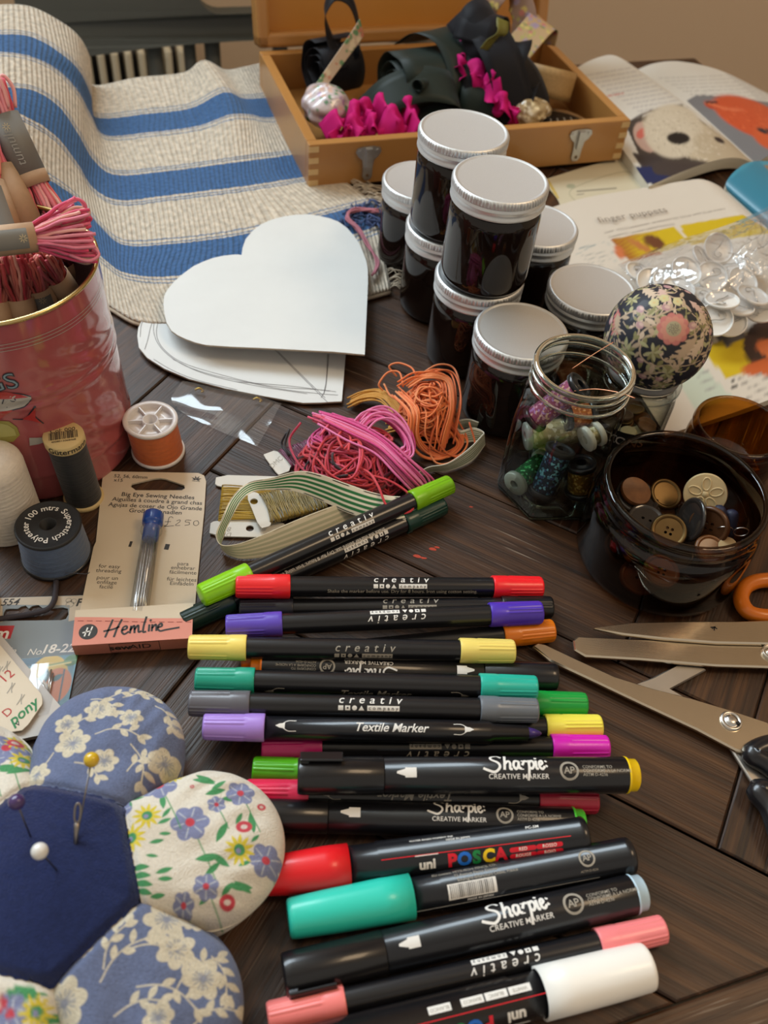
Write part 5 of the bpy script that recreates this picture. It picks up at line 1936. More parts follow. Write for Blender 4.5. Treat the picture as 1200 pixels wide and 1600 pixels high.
# white cone and cream spool at the left edge
wc = G(15, 800, 0.004)
std('thread_cone', 'tall white thread cone at the left edge in front of the pink tin', (-.1808, .2752), (0, 0), [
    ('cone_core', [(.0030, .0475), (.0042, .0477), (.0042, .0455), (.0030, .043), (.0001, .043)], mat('navy_core', (.01, .012, .03), .3), 32),
    ('wound_thread', [(.010, .0)] + [(.0160 - .0014 * (i / 50) + .00012 * math.sin(i * 2.1), .0005 + .0395 * i / 50) for i in range(51)] + [(.0142, .0418), (.0130, .0437), (.010, .0457), (.0072, .0466), (.0042, .0469)], wind_mat('white_thread', (.66, .60, .52)), 48)])
std('thread_spool', 'cream thread spool with a black label top at the left edge below the white cone', (-.1835, .2215), (0, 0), [
    ('bottom_flange', [(.004, 0), (.0168, 0), (.0172, .0008), (.0172, .0024), (.0160, .0032), (.004, .0032)], mat('cream_spool_plastic', (.55, .46, .30), .4), 48),
    ('wound_thread', wound(.0158, .0146, .003, .0258), wind_mat('cream_thread', (.46, .38, .24)), 48),
    ('top_flange', [(.0140, .0255), (.0152, .0258), (.0154, .0266), (.0154, .0280), (.0150, .0284), (.0126, .0284), (.0124, .0281)], mat('cream_spool_rim', (.60, .50, .33), .4), 48),
    ('paper_label', [(.0125, .0280), (.0001, .0281)], matt_black, 48)])
del FACE['label_disc'], FACE['top_cap'], FACE['top_flange']

# ------------------------------------------------------------------ needle packs
pk_card = mat('cream_pack_card', (.64, .54, .40), .5, bump=(300, .05, .0003))
ink = mat('pack_ink', (.035, .032, .03), .6)
# big-eye needle card: plane from its corners
c0, cx, cy = G(112, 1002, .0012), G(325, 740, .0012), G(160, 735, .0012)
ow = np.array([(G(300, 1000, .0012) - G(115, 1008, .0012))[0], (G(300, 1000, .0012) - G(115, 1008, .0012))[1], 0])
hem_ = thing('needle_pack', 'cream card of big eye sewing needles with a needle tube and pink folded base', 'needle pack', (G(210, 880)[0], G(210, 880)[1], 0))
H0 = G(210, 880) * [1, 1, 0]


def hpt(px, py, z=.0014):
    return G(px, py, z) - H0


out = [(118, 1000), (124, 958), (146, 855), (150, 846), (160, 748), (163, 740), (172, 736.5), (310, 739), (319, 743), (322, 752), (319, 800), (306, 930), (302, 985)]
hole = [(204, 760), (206, 756), (240, 748), (250, 747), (258, 748), (288, 758), (289, 763), (284, 766), (212, 766)]
m = MB()
m.slab([tuple(hpt(*p)[:2]) for p in out], .0004, .0014, [[tuple(hpt(*p)[:2]) for p in hole]])
u_ = hpt(316, 782) - hpt(190, 776)
ang_ = math.atan2(u_[1], u_[0])


def pr(s, px, py, size, shear=0.0, al='CENTER', bold=.0, ang=None, sp=1.0, tgt=None, mi=1, z=.00146):
    p = hpt(px, py, z)
    put(tgt or m, text(s, size, shear, sp, bold, al), lambda x, y: np.stack([x, y, 0 * x + p[2]], 1), mi, p[0], p[1], ang_ if ang is None else ang)


pr('52, 56, 60mm', 178, 743.5, .0031, al='LEFT', bold=.01)
pr('x15', 178, 750, .0031, al='LEFT', bold=.01)
pr('Big Eye Sewing Needles', 247, 775, .0037, bold=.016, sp=1.03)
pr('Aiguilles \u00e0 coudre \u00e0 grand chas', 246, 783, .0036, bold=.012)
pr('Agujas de coser de Ojo Grande', 243, 791.5, .0036, bold=.012)
pr('Gro\u00dfe N\u00e4hnadlen', 243, 799.5, .0036, bold=.012)
pr('for easy', 171, 885, .0031)
pr('threading', 170, 892, .0031)
pr('pour un', 168, 903, .0031)
pr('enfilage', 167, 910, .0031)
pr('facile', 166, 917, .0031)
pr('para', 286, 881, .0031)
pr('enhebrar', 286, 887.5, .0031)
pr('f\u00e1cilmente', 286, 894.5, .0031)
pr('f\u00fcr leichtes', 284, 905.5, .0031)
pr('Einf\u00e4deln', 284, 912, .0031)
q = hpt(269, 817, .00146)
put(m, strokes([[(0, .0032), (-.001, .004), (-.002, .003), (-.0022, -.001), (-.0035, -.0024), (.001, -.0018)], [(-.0036, .0006), (-.0008, .0008)], [(.002, .0014), (.0034, .0022), (.0036, .001), (.0018, -.0014), (.004, -.0014)],
                [(.0090, .0022), (.0066, .0022), (.0064, .0010), (.0082, .0008), (.0084, -.0006), (.0064, -.0012)], [(.0122, .0022), (.0106, .0016), (.0106, -.0004), (.0120, -.001), (.0130, .0004), (.0122, .0022)]], .00032), lambda x, y: np.stack([x, y, 0 * x + q[2]], 1), 1, q[0], q[1], ang_)
q = hpt(307, 748.5, .00146)
for a in (-.2, .5, 1.2, 1.95, 2.7, 3.3):
    l = .0030 if .4 < a < 2.8 else .0022
    V = np.array([(0, 0), (.5 * l * math.cos(a - .3), .5 * l * math.sin(a - .3)), (l * math.cos(a), l * math.sin(a)), (.5 * l * math.cos(a + .3), .5 * l * math.sin(a + .3))])
    put(m, (V, [[0, 1, 2, 3]]), lambda x, y: np.stack([x, y, 0 * x + q[2]], 1), 1, q[0], q[1] - .0005)
put(m, rect2(0, -.0015, .004, .0003), lambda x, y: np.stack([x, y, 0 * x + q[2]], 1), 1, q[0], q[1])
q = hpt(228, 853, .00144)
put(m, rect2(-.0075, 0, .0013, .0035), lambda x, y: np.stack([x, y, 0 * x + q[2]], 1), 1, q[0], q[1])
put(m, rect2(.0100, 0.001, .0022, .0035), lambda x, y: np.stack([x, y, 0 * x + q[2]], 1), 1, q[0], q[1])
m.build('backing_card', [pk_card, ink], hem_)
# folded pink base
pink_c = mat('salmon_pack_card', (.66, .24, .17), .5)
fb = MB()
zt, zb = .0098, .0006
tl, tr, br, bl = hpt(118, 953.5, zt), hpt(302, 942, zt), hpt(300, 997, zt), hpt(112, 1009, zt)
bbl, bbr = hpt(118, 1024, zb), hpt(301, 1012, zb)
btl, btr = tl * [1, 1, 0] + [0, 0, zb], tr * [1, 1, 0] + [0, 0, zb]


def ftop(x, y):
    """x, y from 0 to 1 on the sloping pink face"""
    x, y = np.asarray(x)[..., None], np.asarray(y)[..., None]
    return (bl + (br - bl) * x) * (1 - y) + (tl + (tr - tl) * x) * y


nX = np.linspace(0, 1, 41)
wave = .80 - .30 * (nX ** 1.2) + .16 * np.sin(nX * PI * 1.0) * 0 + .14 * np.clip(nX - .6, 0, 1)
fb.grid(np.stack([ftop(nX, nX * 0), ftop(nX, wave)]), 1, flip=True)
fb.grid(np.stack([ftop(nX, wave), ftop(nX, nX * 0 + 1)]), 0, flip=True)
fb.add([bl, br, bbr, bbl], [[0, 3, 2, 1]], 1, False)
fb.add([tl, tr, btr, btl], [[0, 1, 2, 3]], 0, False)
fb.add([tl, bl, bbl, btl], [[0, 3, 2, 1]], 1, False)
fb.add([tr, br, bbr, btr], [[0, 1, 2, 3]], 2, False)
fb.add([bbl, bbr, btr, btl], [[0, 3, 2, 1]], 0, False)
nf = np.cross(br - bl, tl - bl)
nf /= np.linalg.norm(nf)
ux_ = (br - bl) / np.linalg.norm(br - bl)
uy_ = np.cross(nf, ux_)
wL, hL = np.linalg.norm(br - bl), np.linalg.norm(tl - bl)
ff = lambda x, y: bl + ux_ * np.asarray(x)[:, None] + uy_ * np.asarray(y)[:, None] + nf * .00008
for k in range(13):
    x = .03 + k * .076
    w0, w1 = np.interp([x, x + .045], nX, wave - .11)
    a, b = ftop(np.array([x, x + .045]), np.array([w0, w1]))
    put(fb, strokes([[((a - bl) @ ux_, (a - bl) @ uy_), ((b - bl) @ ux_, (b - bl) @ uy_)]], .0003), ff, 4)
put(fb, disc2(wL * .125, hL * .36, hL * .215, 32), ff, 2)
put(fb, strokes([[(-.0014, -.0022), (-.0004, .0020)], [(.0004, -.0020), (.0016, .0024)], [(-.0022, -.0004), (.0012, .0003)]], .0006), lambda x, y: ff(x, y) + nf * .00005, 3, wL * .125, hL * .36)
# brush lettering
hm_ = [[(.0, -.002), (.0018, .0035), (.0026, .0060)], [(.0034, -.0022), (.0046, .002), (.0062, .0058)], [(-.0006, .0008), (.0028, .0014), (.0052, .0024)],
       [(.0066, .0006), (.0082, .0012), (.0082, .0024), (.0070, .0020), (.0064, .0000), (.0074, -.0014), (.0090, -.0004)], [(.0100, .0022), (.0096, -.0010)], [(.0098, .0004), (.0112, .0024), (.0114, -.0010)], [(.0114, .0006), (.0128, .0024), (.0130, -.0008), (.0140, -.0006)],
       [(.0160, .0062), (.0150, .0020), (.0148, -.0010), (.0158, -.0010)], [(.0172, .0022), (.0170, -.0008)], [(.0176, .0042), (.0178, .0046)], [(.0184, .0022), (.0182, -.0008)], [(.0184, .0006), (.0198, .0022), (.0200, -.0008)],
       [(.0208, .0006), (.0222, .0012), (.0220, .0024), (.0210, .0018), (.0206, .0000), (.0216, -.0012), (.0240, -.0008), (.0290, -.0002)]]
put(fb, strokes(hm_, .00085, 6), ff, 2, wL * .27, hL * .30, .02, 1.08)
nb = np.cross(br - bl, bl - bbl)
nb /= np.linalg.norm(nb)
hb_ = np.linalg.norm(bl - bbl)
vy_ = (bl - bbl) / hb_
fs_ = lambda x, y: bbl + ux_ * np.asarray(x)[:, None] + vy_ * np.asarray(y)[:, None] + nb * .00008
put(fb, text('sew', .0058, bold=.03), fs_, 2, wL * .385, hb_ * .5)
put(fb, text('AID', .0058), fs_, 2, wL * .555, hb_ * .5)
for x0, x1, y0, y1 in ((.30, .72, .06, .10), (.30, .72, .9, .94), (.30, .304, .06, .94), (.716, .72, .06, .94)):
    put(fb, rect2(wL * (x0 + x1) / 2, hb_ * (y0 + y1) / 2, wL * (x1 - x0), hb_ * (y1 - y0)), fs_, 2)
fb.build('folded_base', [pk_card, pink_c, ink, white_ink, mat('dark_red_stitch', (.25, .04, .03), .6)], hem_)
# needle tube
tube_clear = film_mat('tube_plastic', (.93, .94, .95), .8, .04)
pA, pB = hpt(216, 962, .0062), hpt(236, 832, .0062)
V_ = pB - pA
B_ = basis(V_, [0, 0, 1])
XF = (np.stack([B_[:, 1], B_[:, 2], B_[:, 0]], 1), pA)
LT = np.linalg.norm(V_)
MB().lathe([(.0042, 0), (.0042, LT), (.0050, LT), (.0052, LT + .0006), (.0052, LT + .0018), (.0047, LT + .0022), (.0044, LT + .0022)], 32, xf=XF).build('clear_tube', tube_clear, hem_)
blue_cap = mat('blue_cap_plastic', (.012, .06, .30), .3, coat=.4)
m = MB().lathe([(.0001, LT - .004), (.0038, LT - .004), (.0039, LT + .0030), (.0040, LT + .0048), (.0048, LT + .0052), (.0050, LT + .0060), (.0050, LT + .0108), (.0046, LT + .0116), (.0001, LT + .0117)], 32, xf=XF, mod=lambda r, z, t: r + np.where((z > LT + .0055) & (z < LT + .011), .00012 * np.sign(np.sin(t * 20)), 0))
m.build('blue_stopper', blue_cap, hem_)
nm_ = MB()
for k in range(15):
    a, rr_ = k * 2.4, .0030 * math.sqrt((k + .5) / 15)
    y, z = rr_ * math.cos(a), rr_ * math.sin(a)
    P = np.array([(y, z, s) for s in np.linspace(.002, LT - .004 - .002 * rnd.random(), 6)]) @ XF[0].T + XF[1]
    nm_ = MB().tube(P, np.array([.00045, .00045, .00045, .00042, .0003, .0001]), 6)
    nm_.build('needle', steel, hem_)

# blue-grey card of sharps behind it
blu = mat('blue_grey_card', (.23, .27, .30), .5)
cream_t = mat('pack_header', (.52, .45, .36), .5)
P0 = G(60, 1000) * [1, 1, 0]
pym = thing('needle_pack', 'blue-grey carded needle pack with a hanging slot, partly under the pink-based pack', 'needle pack', P0)
ppt = lambda x, y, z=.0009: G(x, y, z) - P0
m = MB()
slot = [(6, 957), (9, 952), (14, 951), (28, 951), (32, 948), (40, 946), (45, 951), (50, 947), (60, 945), (66, 950), (72, 951), (98, 949), (106, 951), (107, 960), (103, 967), (95, 969), (12, 970), (5, 966)]
m.slab([tuple(ppt(*p)[:2]) for p in [(-60, 936), (128, 930), (142, 930), (120, 1010), (102, 1118), (96, 1130), (-60, 1150)]], .0002, .0009, [[tuple(ppt(*p)[:2]) for p in slot]])
fz = lambda x, y: np.stack([x, y, 0 * x + .00096], 1)


def ppoly(pts, mi, z=.00094):
    m.add([list(ppt(*p)[:2]) + [z] for p in pts][::-1], [list(range(len(pts)))], mi, False)


ppoly([(-60, 936), (4, 934.5), (4, 972), (-60, 974)], 1)
ppoly([(-60, 936), (140, 930.5), (136, 946), (-60, 944.5)], 1, .00095)
ppoly([(109, 946), (136, 944), (131, 966), (107, 971)], 1)
ppoly([(-20, 978), (23, 977.5), (16, 998), (-20, 1000)], 2)
aa = math.atan2(*(ppt(120, 938) - ppt(20, 942))[1::-1])


def pt_(s, px, py, size, mi, sh=0, al='CENTER', bo=0, z=.00098, ang=None):
    p = ppt(px, py)
    put(m, text(s, size, sh, 1, bo, al), lambda x, y: np.stack([x, y, 0 * x + z], 1), mi, p[0], p[1], aa if ang is None else ang)


pt_('125 554', 29, 941, .0052, 3, .3, 'RIGHT', .012)
pt_('F', 123, 942, .0058, 3, .2, 'CENTER', .03)
q = ppt(110, 942)
put(m, ring2(0, -.0008, .0014, .0019), fz, 4, q[0], q[1])
put(m, ring2(-.0012, .0012, .0010, .0014), fz, 4, q[0], q[1])
put(m, ring2(.0012, .0012, .0010, .0014), fz, 4, q[0], q[1])
pt_('prym', 14, 990, .0085, 5, .15, 'RIGHT', .02, .001)
pt_('steln', 25, 1017, .0046, 5, .3, 'RIGHT')
pt_('No.', 55, 1019, .0046, 5, .3)
pt_('18-22', 90, 1014, .0062, 5, .25, 'CENTER', .02)
# printed picture below
ga_ = np.stack(np.meshgrid(np.linspace(0, 1, 90), np.linspace(0, 1, 110), indexing='ij'), -1).reshape(-1, 2)
pa_ = Paint(ga_, (.10, .22, .28))
pa_.aa = .02
pa_.rect(0, .86, .6, 1, (.03, .09, .16))
pa_.ell(.55, .62, .34, .40, 0, (.52, .36, .07))
pa_.ell(.72, .48, .26, .30, 0, (.50, .16, .07))
for x, y, q_, a in ((.35, .62, .16, .9), (.52, .64, .16, 1.6), (.62, .66, .13, .5)):
    pa_.leaf(x, y - .1, q_ * 1.6, .05, a, (.06, .14, .16))
pa_.ell(.50, .35, .12, .22, .2, (.55, .50, .42))
pa_.ell(.92, .9, .14, .10, .3, (.06, .16, .06))
pa_.line([(.2, .80), (.9, .86)], .03, (.6, .5, .2))
pa_.line([(.5, .84), (1, .90)], .02, (.1, .25, .1))
pa_.rect(.8, 0, .83, .75, (.05, .10, .12))
cr_ = np.array([ppt(20, 1125), ppt(104, 1112), ppt(122, 1022), ppt(28, 1030)])
u, v = ga_[:, 0:1], ga_[:, 1:2]
Q = (cr_[0] * (1 - u) + cr_[1] * u) * (1 - v) + (cr_[3] * (1 - u) + cr_[2] * u) * v
Q[:, 2] = .00095
m.grid(Q.reshape(90, 110, 3), 6, col=pa_.c, smooth=False, flip=False)
m.build('backing_card', [blu, cream_t, mat('red_logo_box', (.42, .012, .015), .5), ink, grey_ink, white_ink, mat('printed_picture', attr=True, rough=.25, coat=.6)], pym)
for (x0, y0, x1, y1) in ((80, 1046, 74, 1084), (83, 1052, 76, 1086), (62, 1062, 76, 1084)):
    MB().tube([ppt(x0, y0, .0019), ppt(x1, y1, .0019)], .0004, 6).build('needle', steel, pym)
blp = surf([[ppt(22, 1040, .0012), ppt(70, 1036, .004), ppt(116, 1030, .0012)], [ppt(16, 1080, .0012), ppt(64, 1078, .0045), ppt(110, 1074, .0012)], [ppt(10, 1122, .0012), ppt(60, 1118, .004), ppt(103, 1112, .0012)]], 8, 8)
MB().grid(blp).build('clear_blister', film, pym)

# cream card leaning over it
pq = G(20, 1080) * [1, 1, 0]
pony = thing('needle_card', 'cream needle card with red and green lettering at the left edge above the pincushion', 'card', pq)
qpt = lambda x, y, z=.0052: G(x, y, z) - pq
u1, u2 = qpt(-80, 920), qpt(68, 1090)
m = MB()
oc = [(-90, 930), (-40, 968), (2, 1010), (64, 1084), (66, 1092), (66, 1100), (44, 1132), (34, 1141), (-90, 1160)]
m.slab([tuple(qpt(*p)[:2]) for p in oc], .0044, .0052)
an2 = math.atan2(*(qpt(20, 1052) - qpt(0, 1068))[1::-1])


def qt(s, px, py, size, mi, sh=0, bo=0):
    p = qpt(px, py)
    put(m, text(s, size, sh, 1, bo), lambda x, y: np.stack([x, y, 0 * x + .0053], 1), mi, p[0], p[1], an2)


qt('x 12', 3, 1063, .0062, 1)
qt('D', 12, 1113, .0052, 1)
qt('pony', 36, 1113, .0066, 2, .3, .02)
qt('v', 27, 1131, .004, 4, .2)
for x, y in ((8, 1042), (15, 1076), (30, 1094), (-4, 1050)):
    p = qpt(x, y)
    put(m, strokes([[(-.002, -.001), (.001, .0002), (.0024, .0014)], [(-.0006, -.0022), (.0006, -.0006), (.003, .0004)]], .0004), lambda a, b: np.stack([a, b, 0 * a + .0053], 1), 3, p[0], p[1], an2)
m.build('front_card', [pk_card, mat('red_ink', (.45, .03, .02), .6), mat('green_ink', (.02, .20, .06), .6), grey_ink, ink], pony)
m = MB()
m.slab([tuple(qpt(*p, .0030)[:2]) for p in [(-90, 910), (-20, 968), (8, 1000), (98, 1108), (94, 1118), (60, 1150), (-90, 1180)]], .0010, .0034)
m.build('back_flap', mat('pale_flap_card', (.50, .46, .42), .5), pony)
# dark cord through the slot
m = MB().tube(cat([G(88, 908, .0012), G(87, 925, .0016), G(84, 940, .0024), (G(74, 952, .0026)), G(50, 959, .0020), G(20, 964, .0012), G(-20, 970, .0020), G(-60, 980, .0016)], 8), .0013, 8)
tag(m.build('string', mat('dark_purple_cord', (.035, .028, .035), .7)), 'dark purple string threaded through the slot of the blue-grey needle pack', 'string')
# ------------------------------------------------------------------ flower pincushion
PC = np.array([-.0993, .1005, 0.])
PR0 = math.radians(85)          # direction of the first petal
HXR = .0350


def outline(th):
    d = (np.degrees(th - PR0) + 30) % 60 - 30
    u = np.abs(d) / 30
    return .0580 + .0255 * np.clip(1 - u ** 2.0, 0, 1) ** .85


def hexr(th):
    d = (np.degrees(th - PR0) + 30) % 60 - 30
    return HXR * math.cos(PI / 6) / np.cos(np.radians(d))


ZE = .0165                       # height of the side seam


def cush(th, q):
    """puffed flower: q = 0 middle .. 1 side seam of the upper half"""
    R = outline(th)
    rho = q * R
    h = hexr(th)
    d = np.radians((np.degrees(th - PR0) + 30) % 60 - 30)
    edge = np.abs(np.sin(PI / 6 - np.abs(d))) * rho      # distance from the seam between petals
    top = ZE + .0185 * np.clip(1 - q ** 3.2, 0, 1) ** .5 + .0075 * np.exp(-(rho / .030) ** 2)
    pinch = .0075 * np.exp(-(edge / .0042) ** 1.2) * np.clip((rho - h * .9) / (R - h * .9 + 1e-9), 0, 1) ** .7
    seam = .0016 * np.exp(-((rho - h) / .0016) ** 2)
    wob = .0009 * np.sin(th * 13 + rho * 150) + .0007 * np.sin(th * 37 - rho * 260) * np.clip((q - .5) * 2, 0, 1) + .0011 * np.sin(th * 58 + 3 * np.sin(th * 9)) * np.clip((q - .72) * 3.5, 0, 1)
    z = top - pinch - seam + wob * np.clip((rho - h) / .02, 0, 1) * (1 - q ** 6)
    return np.stack([PC[0] + rho * np.cos(th), PC[1] + rho * np.sin(th), z], -1)


def stamp_blue(p, seed, stamps, sprigs):
    cream = (.56, .50, .38)
    for x, y, r, a in stamps:
        n = 6
        r = r * .80
        p.flower(x, y, r, n, a, cream, None, .36)
        for i in range(n * 3):
            b = a + i * 2.4
            p.line([(x + math.cos(b) * r * .18, y + math.sin(b) * r * .18), (x + math.cos(b) * r * .5, y + math.sin(b) * r * .5)], .00035, (.26, .27, .30))
        p.ell(x, y, r * .16, r * .16, 0, (.24, .25, .30))
    for x, y, l, a in sprigs:
        d = np.array([math.cos(a), math.sin(a)])
        nn = np.array([-d[1], d[0]])
        P = [np.array([x, y]) + d * l * t + nn * l * .16 * math.sin(t * 3) for t in (0, .33, .66, 1)]
        p.line(P, .0005, cream)
        for t, sg in ((.35, 1), (.55, -1), (.75, 1), (.95, -1), (1.0, .2)):
            q = np.array([x, y]) + d * l * t + nn * l * .16 * math.sin(t * 3)
            p.leaf(q[0], q[1], .0046, .0011, a + sg * .75, cream)


def stamp_white(p, blooms, yellows, reds, leaves):
    bl, gr, ye, rd = (.20, .22, .36), (.07, .27, .11), (.62, .50, .05), (.50, .06, .08)
    for x, y, l, a in leaves:
        p.leaf(x, y, l * .85, l * .13, a, gr)
    for x, y, r, a in blooms:
        r = r * .78
        p.line([(x, y), (x + r * 1.2, y - r * 1.6), (x + r * 1.9, y - r * 2.6)], .0004, gr)
        p.flower(x, y, r, 6, a, bl, None, .42)
        for i in range(6):
            b = a + i * PI / 3 + .2
            p.line([(x + math.cos(b) * r * .35, y + math.sin(b) * r * .35), (x + math.cos(b) * r * .85, y + math.sin(b) * r * .85)], .0005, (.42, .44, .50))
        p.ell(x, y, r * .24, r * .24, 0, rd)
    for x, y, r in yellows:
        r = r * .85
        for i in range(11):
            p.leaf(x, y, r, r * .13, i * 2 * PI / 11, ye)
        p.ell(x, y, r * .34, r * .34, 0, gr)
        p.ell(x - r * .05, y - r * .08, r * .16, r * .16, 0, (.25, .25, .4))
    for x, y, r in reds:
        p.ell(x, y, r, r * .85, .5, rd)
        p.ell(x, y, r * .42, r * .34, .5, (.6, .5, .45))


def wpx(L, z=.031):
    """prints laid where the photo shows them on the cushion"""
    return [tuple(G(q[0], q[1], z)[:2]) + tuple(q[2:]) for q in L]


cot_blue = mat('blue_floral_cotton', attr=True, rough=.95, spec=.15, sheen=.15, bump=(1500, 1, .0004), var=.30, noise=900)
cot_white = mat('white_floral_cotton', attr=True, rough=.95, spec=.15, sheen=.1, bump=(1500, 1, .0004), var=.16, noise=900)
navy = mat('navy_felt', (.013, .021, .078), .97, spec=.1, sheen=.25, bump=(1600, 1, .0005), var=.35, noise=500)
pinc = thing('flower_pincushion', 'flower-shaped patchwork pincushion with navy centre and pins, at the front left', 'pincushion', PC)
lab = ['blue petal with cream flowers', 'white petal with coloured flowers']
for k in range(6):
    a0 = PR0 + (k - .5) * PI / 3
    vis = k in (0, 5, 4, 1)
    nt_, nq = (230, 260) if vis else (60, 60)
    th = np.linspace(a0, a0 + PI / 3, nt_)[:, None] * np.ones(nq)[None]
    q0 = hexr(th) / outline(th)
    s = np.linspace(0, 1, nq)[None]
    q = q0 + (1 - q0) * (1 - (1 - s) ** 1.6)
    P = cush(th, q)
    blue = k % 2 == 0
    flat = P[..., :2].reshape(-1, 2)
    p = Paint(flat, (.125, .152, .255) if blue else (.66, .61, .52))
    p.aa = .00035
    if k == 0:
        stamp_blue(p, 1, wpx([(152, 1105, .0062, .2, ), (115, 1165, .0080, .5), (205, 1120, .0055, .1), (255, 1185, .0075, .8), (165, 1195, .0062, .3), (105, 1132, .0058, .9), (60, 1215, .006, .2), (275, 1120, .005, 1)]),
                   wpx([(100, 1150, .017, .75), (160, 1090, .014, .6), (150, 1150, .016, .1), (205, 1165, .016, -1.1), (140, 1085, .012, -.4), (190, 1080, .012, .3), (240, 1090, .012, -.8), (85, 1180, .014, -2.2), (200, 1210, .010, .9), (120, 1200, .01, -.4)]))
    elif k == 4 + 1:
        stamp_white(p, wpx([(298, 1290, .0085, .3), (248, 1222, .0085, .9), (375, 1232, .0066, .4), (415, 1335, .0075, .2), (322, 1385, .0055, .5), (186, 1270, .0062, .1), (286, 1412, .0045, .3), (338, 1255, .0042, .9)]),
                    wpx([(232, 1282, .0062), (208, 1318, .0062), (374, 1326, .0065), (270, 1200, .0055)]),
                    wpx([(381, 1288, .0029), (354, 1402, .0027), (300, 1228, .0008), (186, 1318, .002), (408, 1250, .0016)]),
                    wpx([(195, 1245, .0085, -.9), (190, 1235, .008, -.2), (200, 1250, .007, .4), (253, 1240, .0085, -1.2), (300, 1215, .010, .1), (305, 1205, .010, -.35), (320, 1240, .009, .5), (330, 1232, .008, .9), (345, 1245, .009, .3), (390, 1262, .010, -1.2), (368, 1285, .006, 1.3),
                         (248, 1295, .006, .6), (255, 1285, .006, 1.2), (250, 1310, .005, .2), (235, 1325, .006, .4), (230, 1345, .005, .1), (205, 1365, .008, .2), (207, 1375, .008, .1), (210, 1385, .008, 0), (213, 1395, .007, -.1), (245, 1372, .007, .5), (248, 1380, .006, .2), (305, 1345, .010, .3), (338, 1318, .010, 1.3),
                         (330, 1335, .009, -.4), (320, 1368, .008, .9), (355, 1380, .010, .2), (365, 1372, .008, -.3), (345, 1395, .007, 1), (372, 1350, .006, .6), (392, 1312, .005, 1), (394, 1330, .004, .7), (265, 1190, .008, .9), (230, 1208, .007, .4), (310, 1410, .006, .8), (235, 1405, .006, .3)]))
    elif k == 4:
        stamp_blue(p, 2, wpx([(262, 1442, .0088, .3), (277, 1490, .0078, .7), (318, 1532, .0080, .2), (105, 1575, .009, .4), (195, 1438, .0058, .6), (135, 1490, .0045, .9), (250, 1596, .006, .4), (302, 1436, .0048, .1)], .027),
                   wpx([(200, 1490, .018, .0), (215, 1545, .020, -.2), (160, 1540, .018, .9), (165, 1520, .014, 1.3), (270, 1560, .018, .9), (180, 1590, .014, .4), (330, 1490, .012, -1.0), (300, 1600, .014, .5)]))
    elif k == 3:
        stamp_white(p, wpx([(20, 1590, .0075, .3)]), wpx([(60, 1585, .006)]), wpx([(2, 1575, .0027)]), wpx([(10, 1560, .012, .3), (30, 1550, .009, -.3), (35, 1570, .007, .5), (60, 1600, .01, .5), (45, 1560, .007, .2), (-10, 1570, .01, .2)]))
    elif k == 1:
        stamp_white(p, wpx([(8, 1165, .0085, .3), (-15, 1190, .007, .3)]), wpx([(34, 1182, .0058), (20, 1148, .005)]), wpx([(18, 1150, .0025)]), wpx([(0, 1210, .010, .4), (12, 1215, .010, .7), (0, 1145, .009, .2), (25, 1155, .006, 1.2), (34, 1170, .004, .6), (-10, 1205, .01, .3)]))
    else:
        stamp_blue(p, 3, [(float(PC[0] - .05), float(PC[1] - .02), .009, .3)], [])
    m = MB().grid(P - PC, col=p.c, flip=False)
    # under side
    qb = np.linspace(0, 1, 20)
    th2 = np.linspace(a0, a0 + PI / 3, nt_ // 2 + 1 if nt_ % 2 else nt_ // 2)
    R = outline(th2)[:, None]
    rho = R * (1 - .55 * qb[None] ** 1.5)
    Z = (ZE + .0) * np.clip(1 - qb[None] ** 2, 0, 1) ** .5 * np.ones_like(R) * .98
    Pb = np.stack([PC[0] + rho * np.cos(th2)[:, None], PC[1] + rho * np.sin(th2)[:, None], Z], -1)
    m.grid(Pb - PC, col=p.c[0] * 0 + ((.125, .152, .255) if blue else (.66, .61, .52)))
    o = m.build('petal', cot_blue if blue else cot_white, pinc)
    o['label'] = lab[0] if blue else lab[1]
th = np.linspace(0, 2 * PI, 181)[:, None] * np.ones(60)[None]
q = np.linspace(0.002, 1.0, 60)[None] * hexr(th) / outline(th)
P = cush(th, q)
fuzz = np.random.RandomState(3)
P[:, -1, :2] += fuzz.randn(181, 2) * .0003
P[..., 2] += .00035
m = MB().grid(P - PC)
m.build('centre_panel', navy, pinc)
MB().lathe([(.0001, .0005), (.030, .0005), (.032, .004), (.0001, .004)], 24).build('base', cot_blue, pinc)


def cz(x, y):
    th, r = math.atan2(y - PC[1], x - PC[0]), math.hypot(x - PC[0], y - PC[1])
    th = np.array([[th]])
    return float(cush(th, np.array([[r]]) / outline(th))[0, 0, 2])


def on_cush(px, py):
    z = .035
    for _ in range(6):
        g = G(px, py, z)
        z = cz(g[0], g[1])
    return G(px, py, z)


pin_steel = mat('dull_pin_steel', (.16, .15, .15), .35, metal=1)
for nm, hd, ft, dz, col, lab_ in (('yellow', (143, 1187), (119, 1315), .010, (.62, .40, .015), 'yellow-headed pin stuck upright in the pincushion'), ('purple', (26, 1253), (48, 1308), .014, (.06, .03, .12), 'purple-headed pin at the left of the pincushion centre'), ('white', (62, 1330), (89, 1360), .015, (.70, .68, .64), 'white-headed pin in the middle of the pincushion')):
    f_ = on_cush(*ft)
    h = G(hd[0], hd[1], f_[2] + dz)
    o = thing('dressmaking_pin', lab_, 'pin', f_, 0, 'pins in the flower pincushion')
    d = (h - f_)
    MB().tube([-d * .35, d * .5, d], .00030, 8).build('shaft', pin_steel, o)
    MB().lathe([(.0027 * math.sin(t), -.0027 * math.cos(t)) for t in np.linspace(.02, PI - .02, 17)], 24, xf=(np.eye(3), d)).build('bead_head', mat(nm + '_bead', col, .25, coat=.5), o)
f_ = on_cush(119, 1316)
f_ = on_cush(118, 1318)
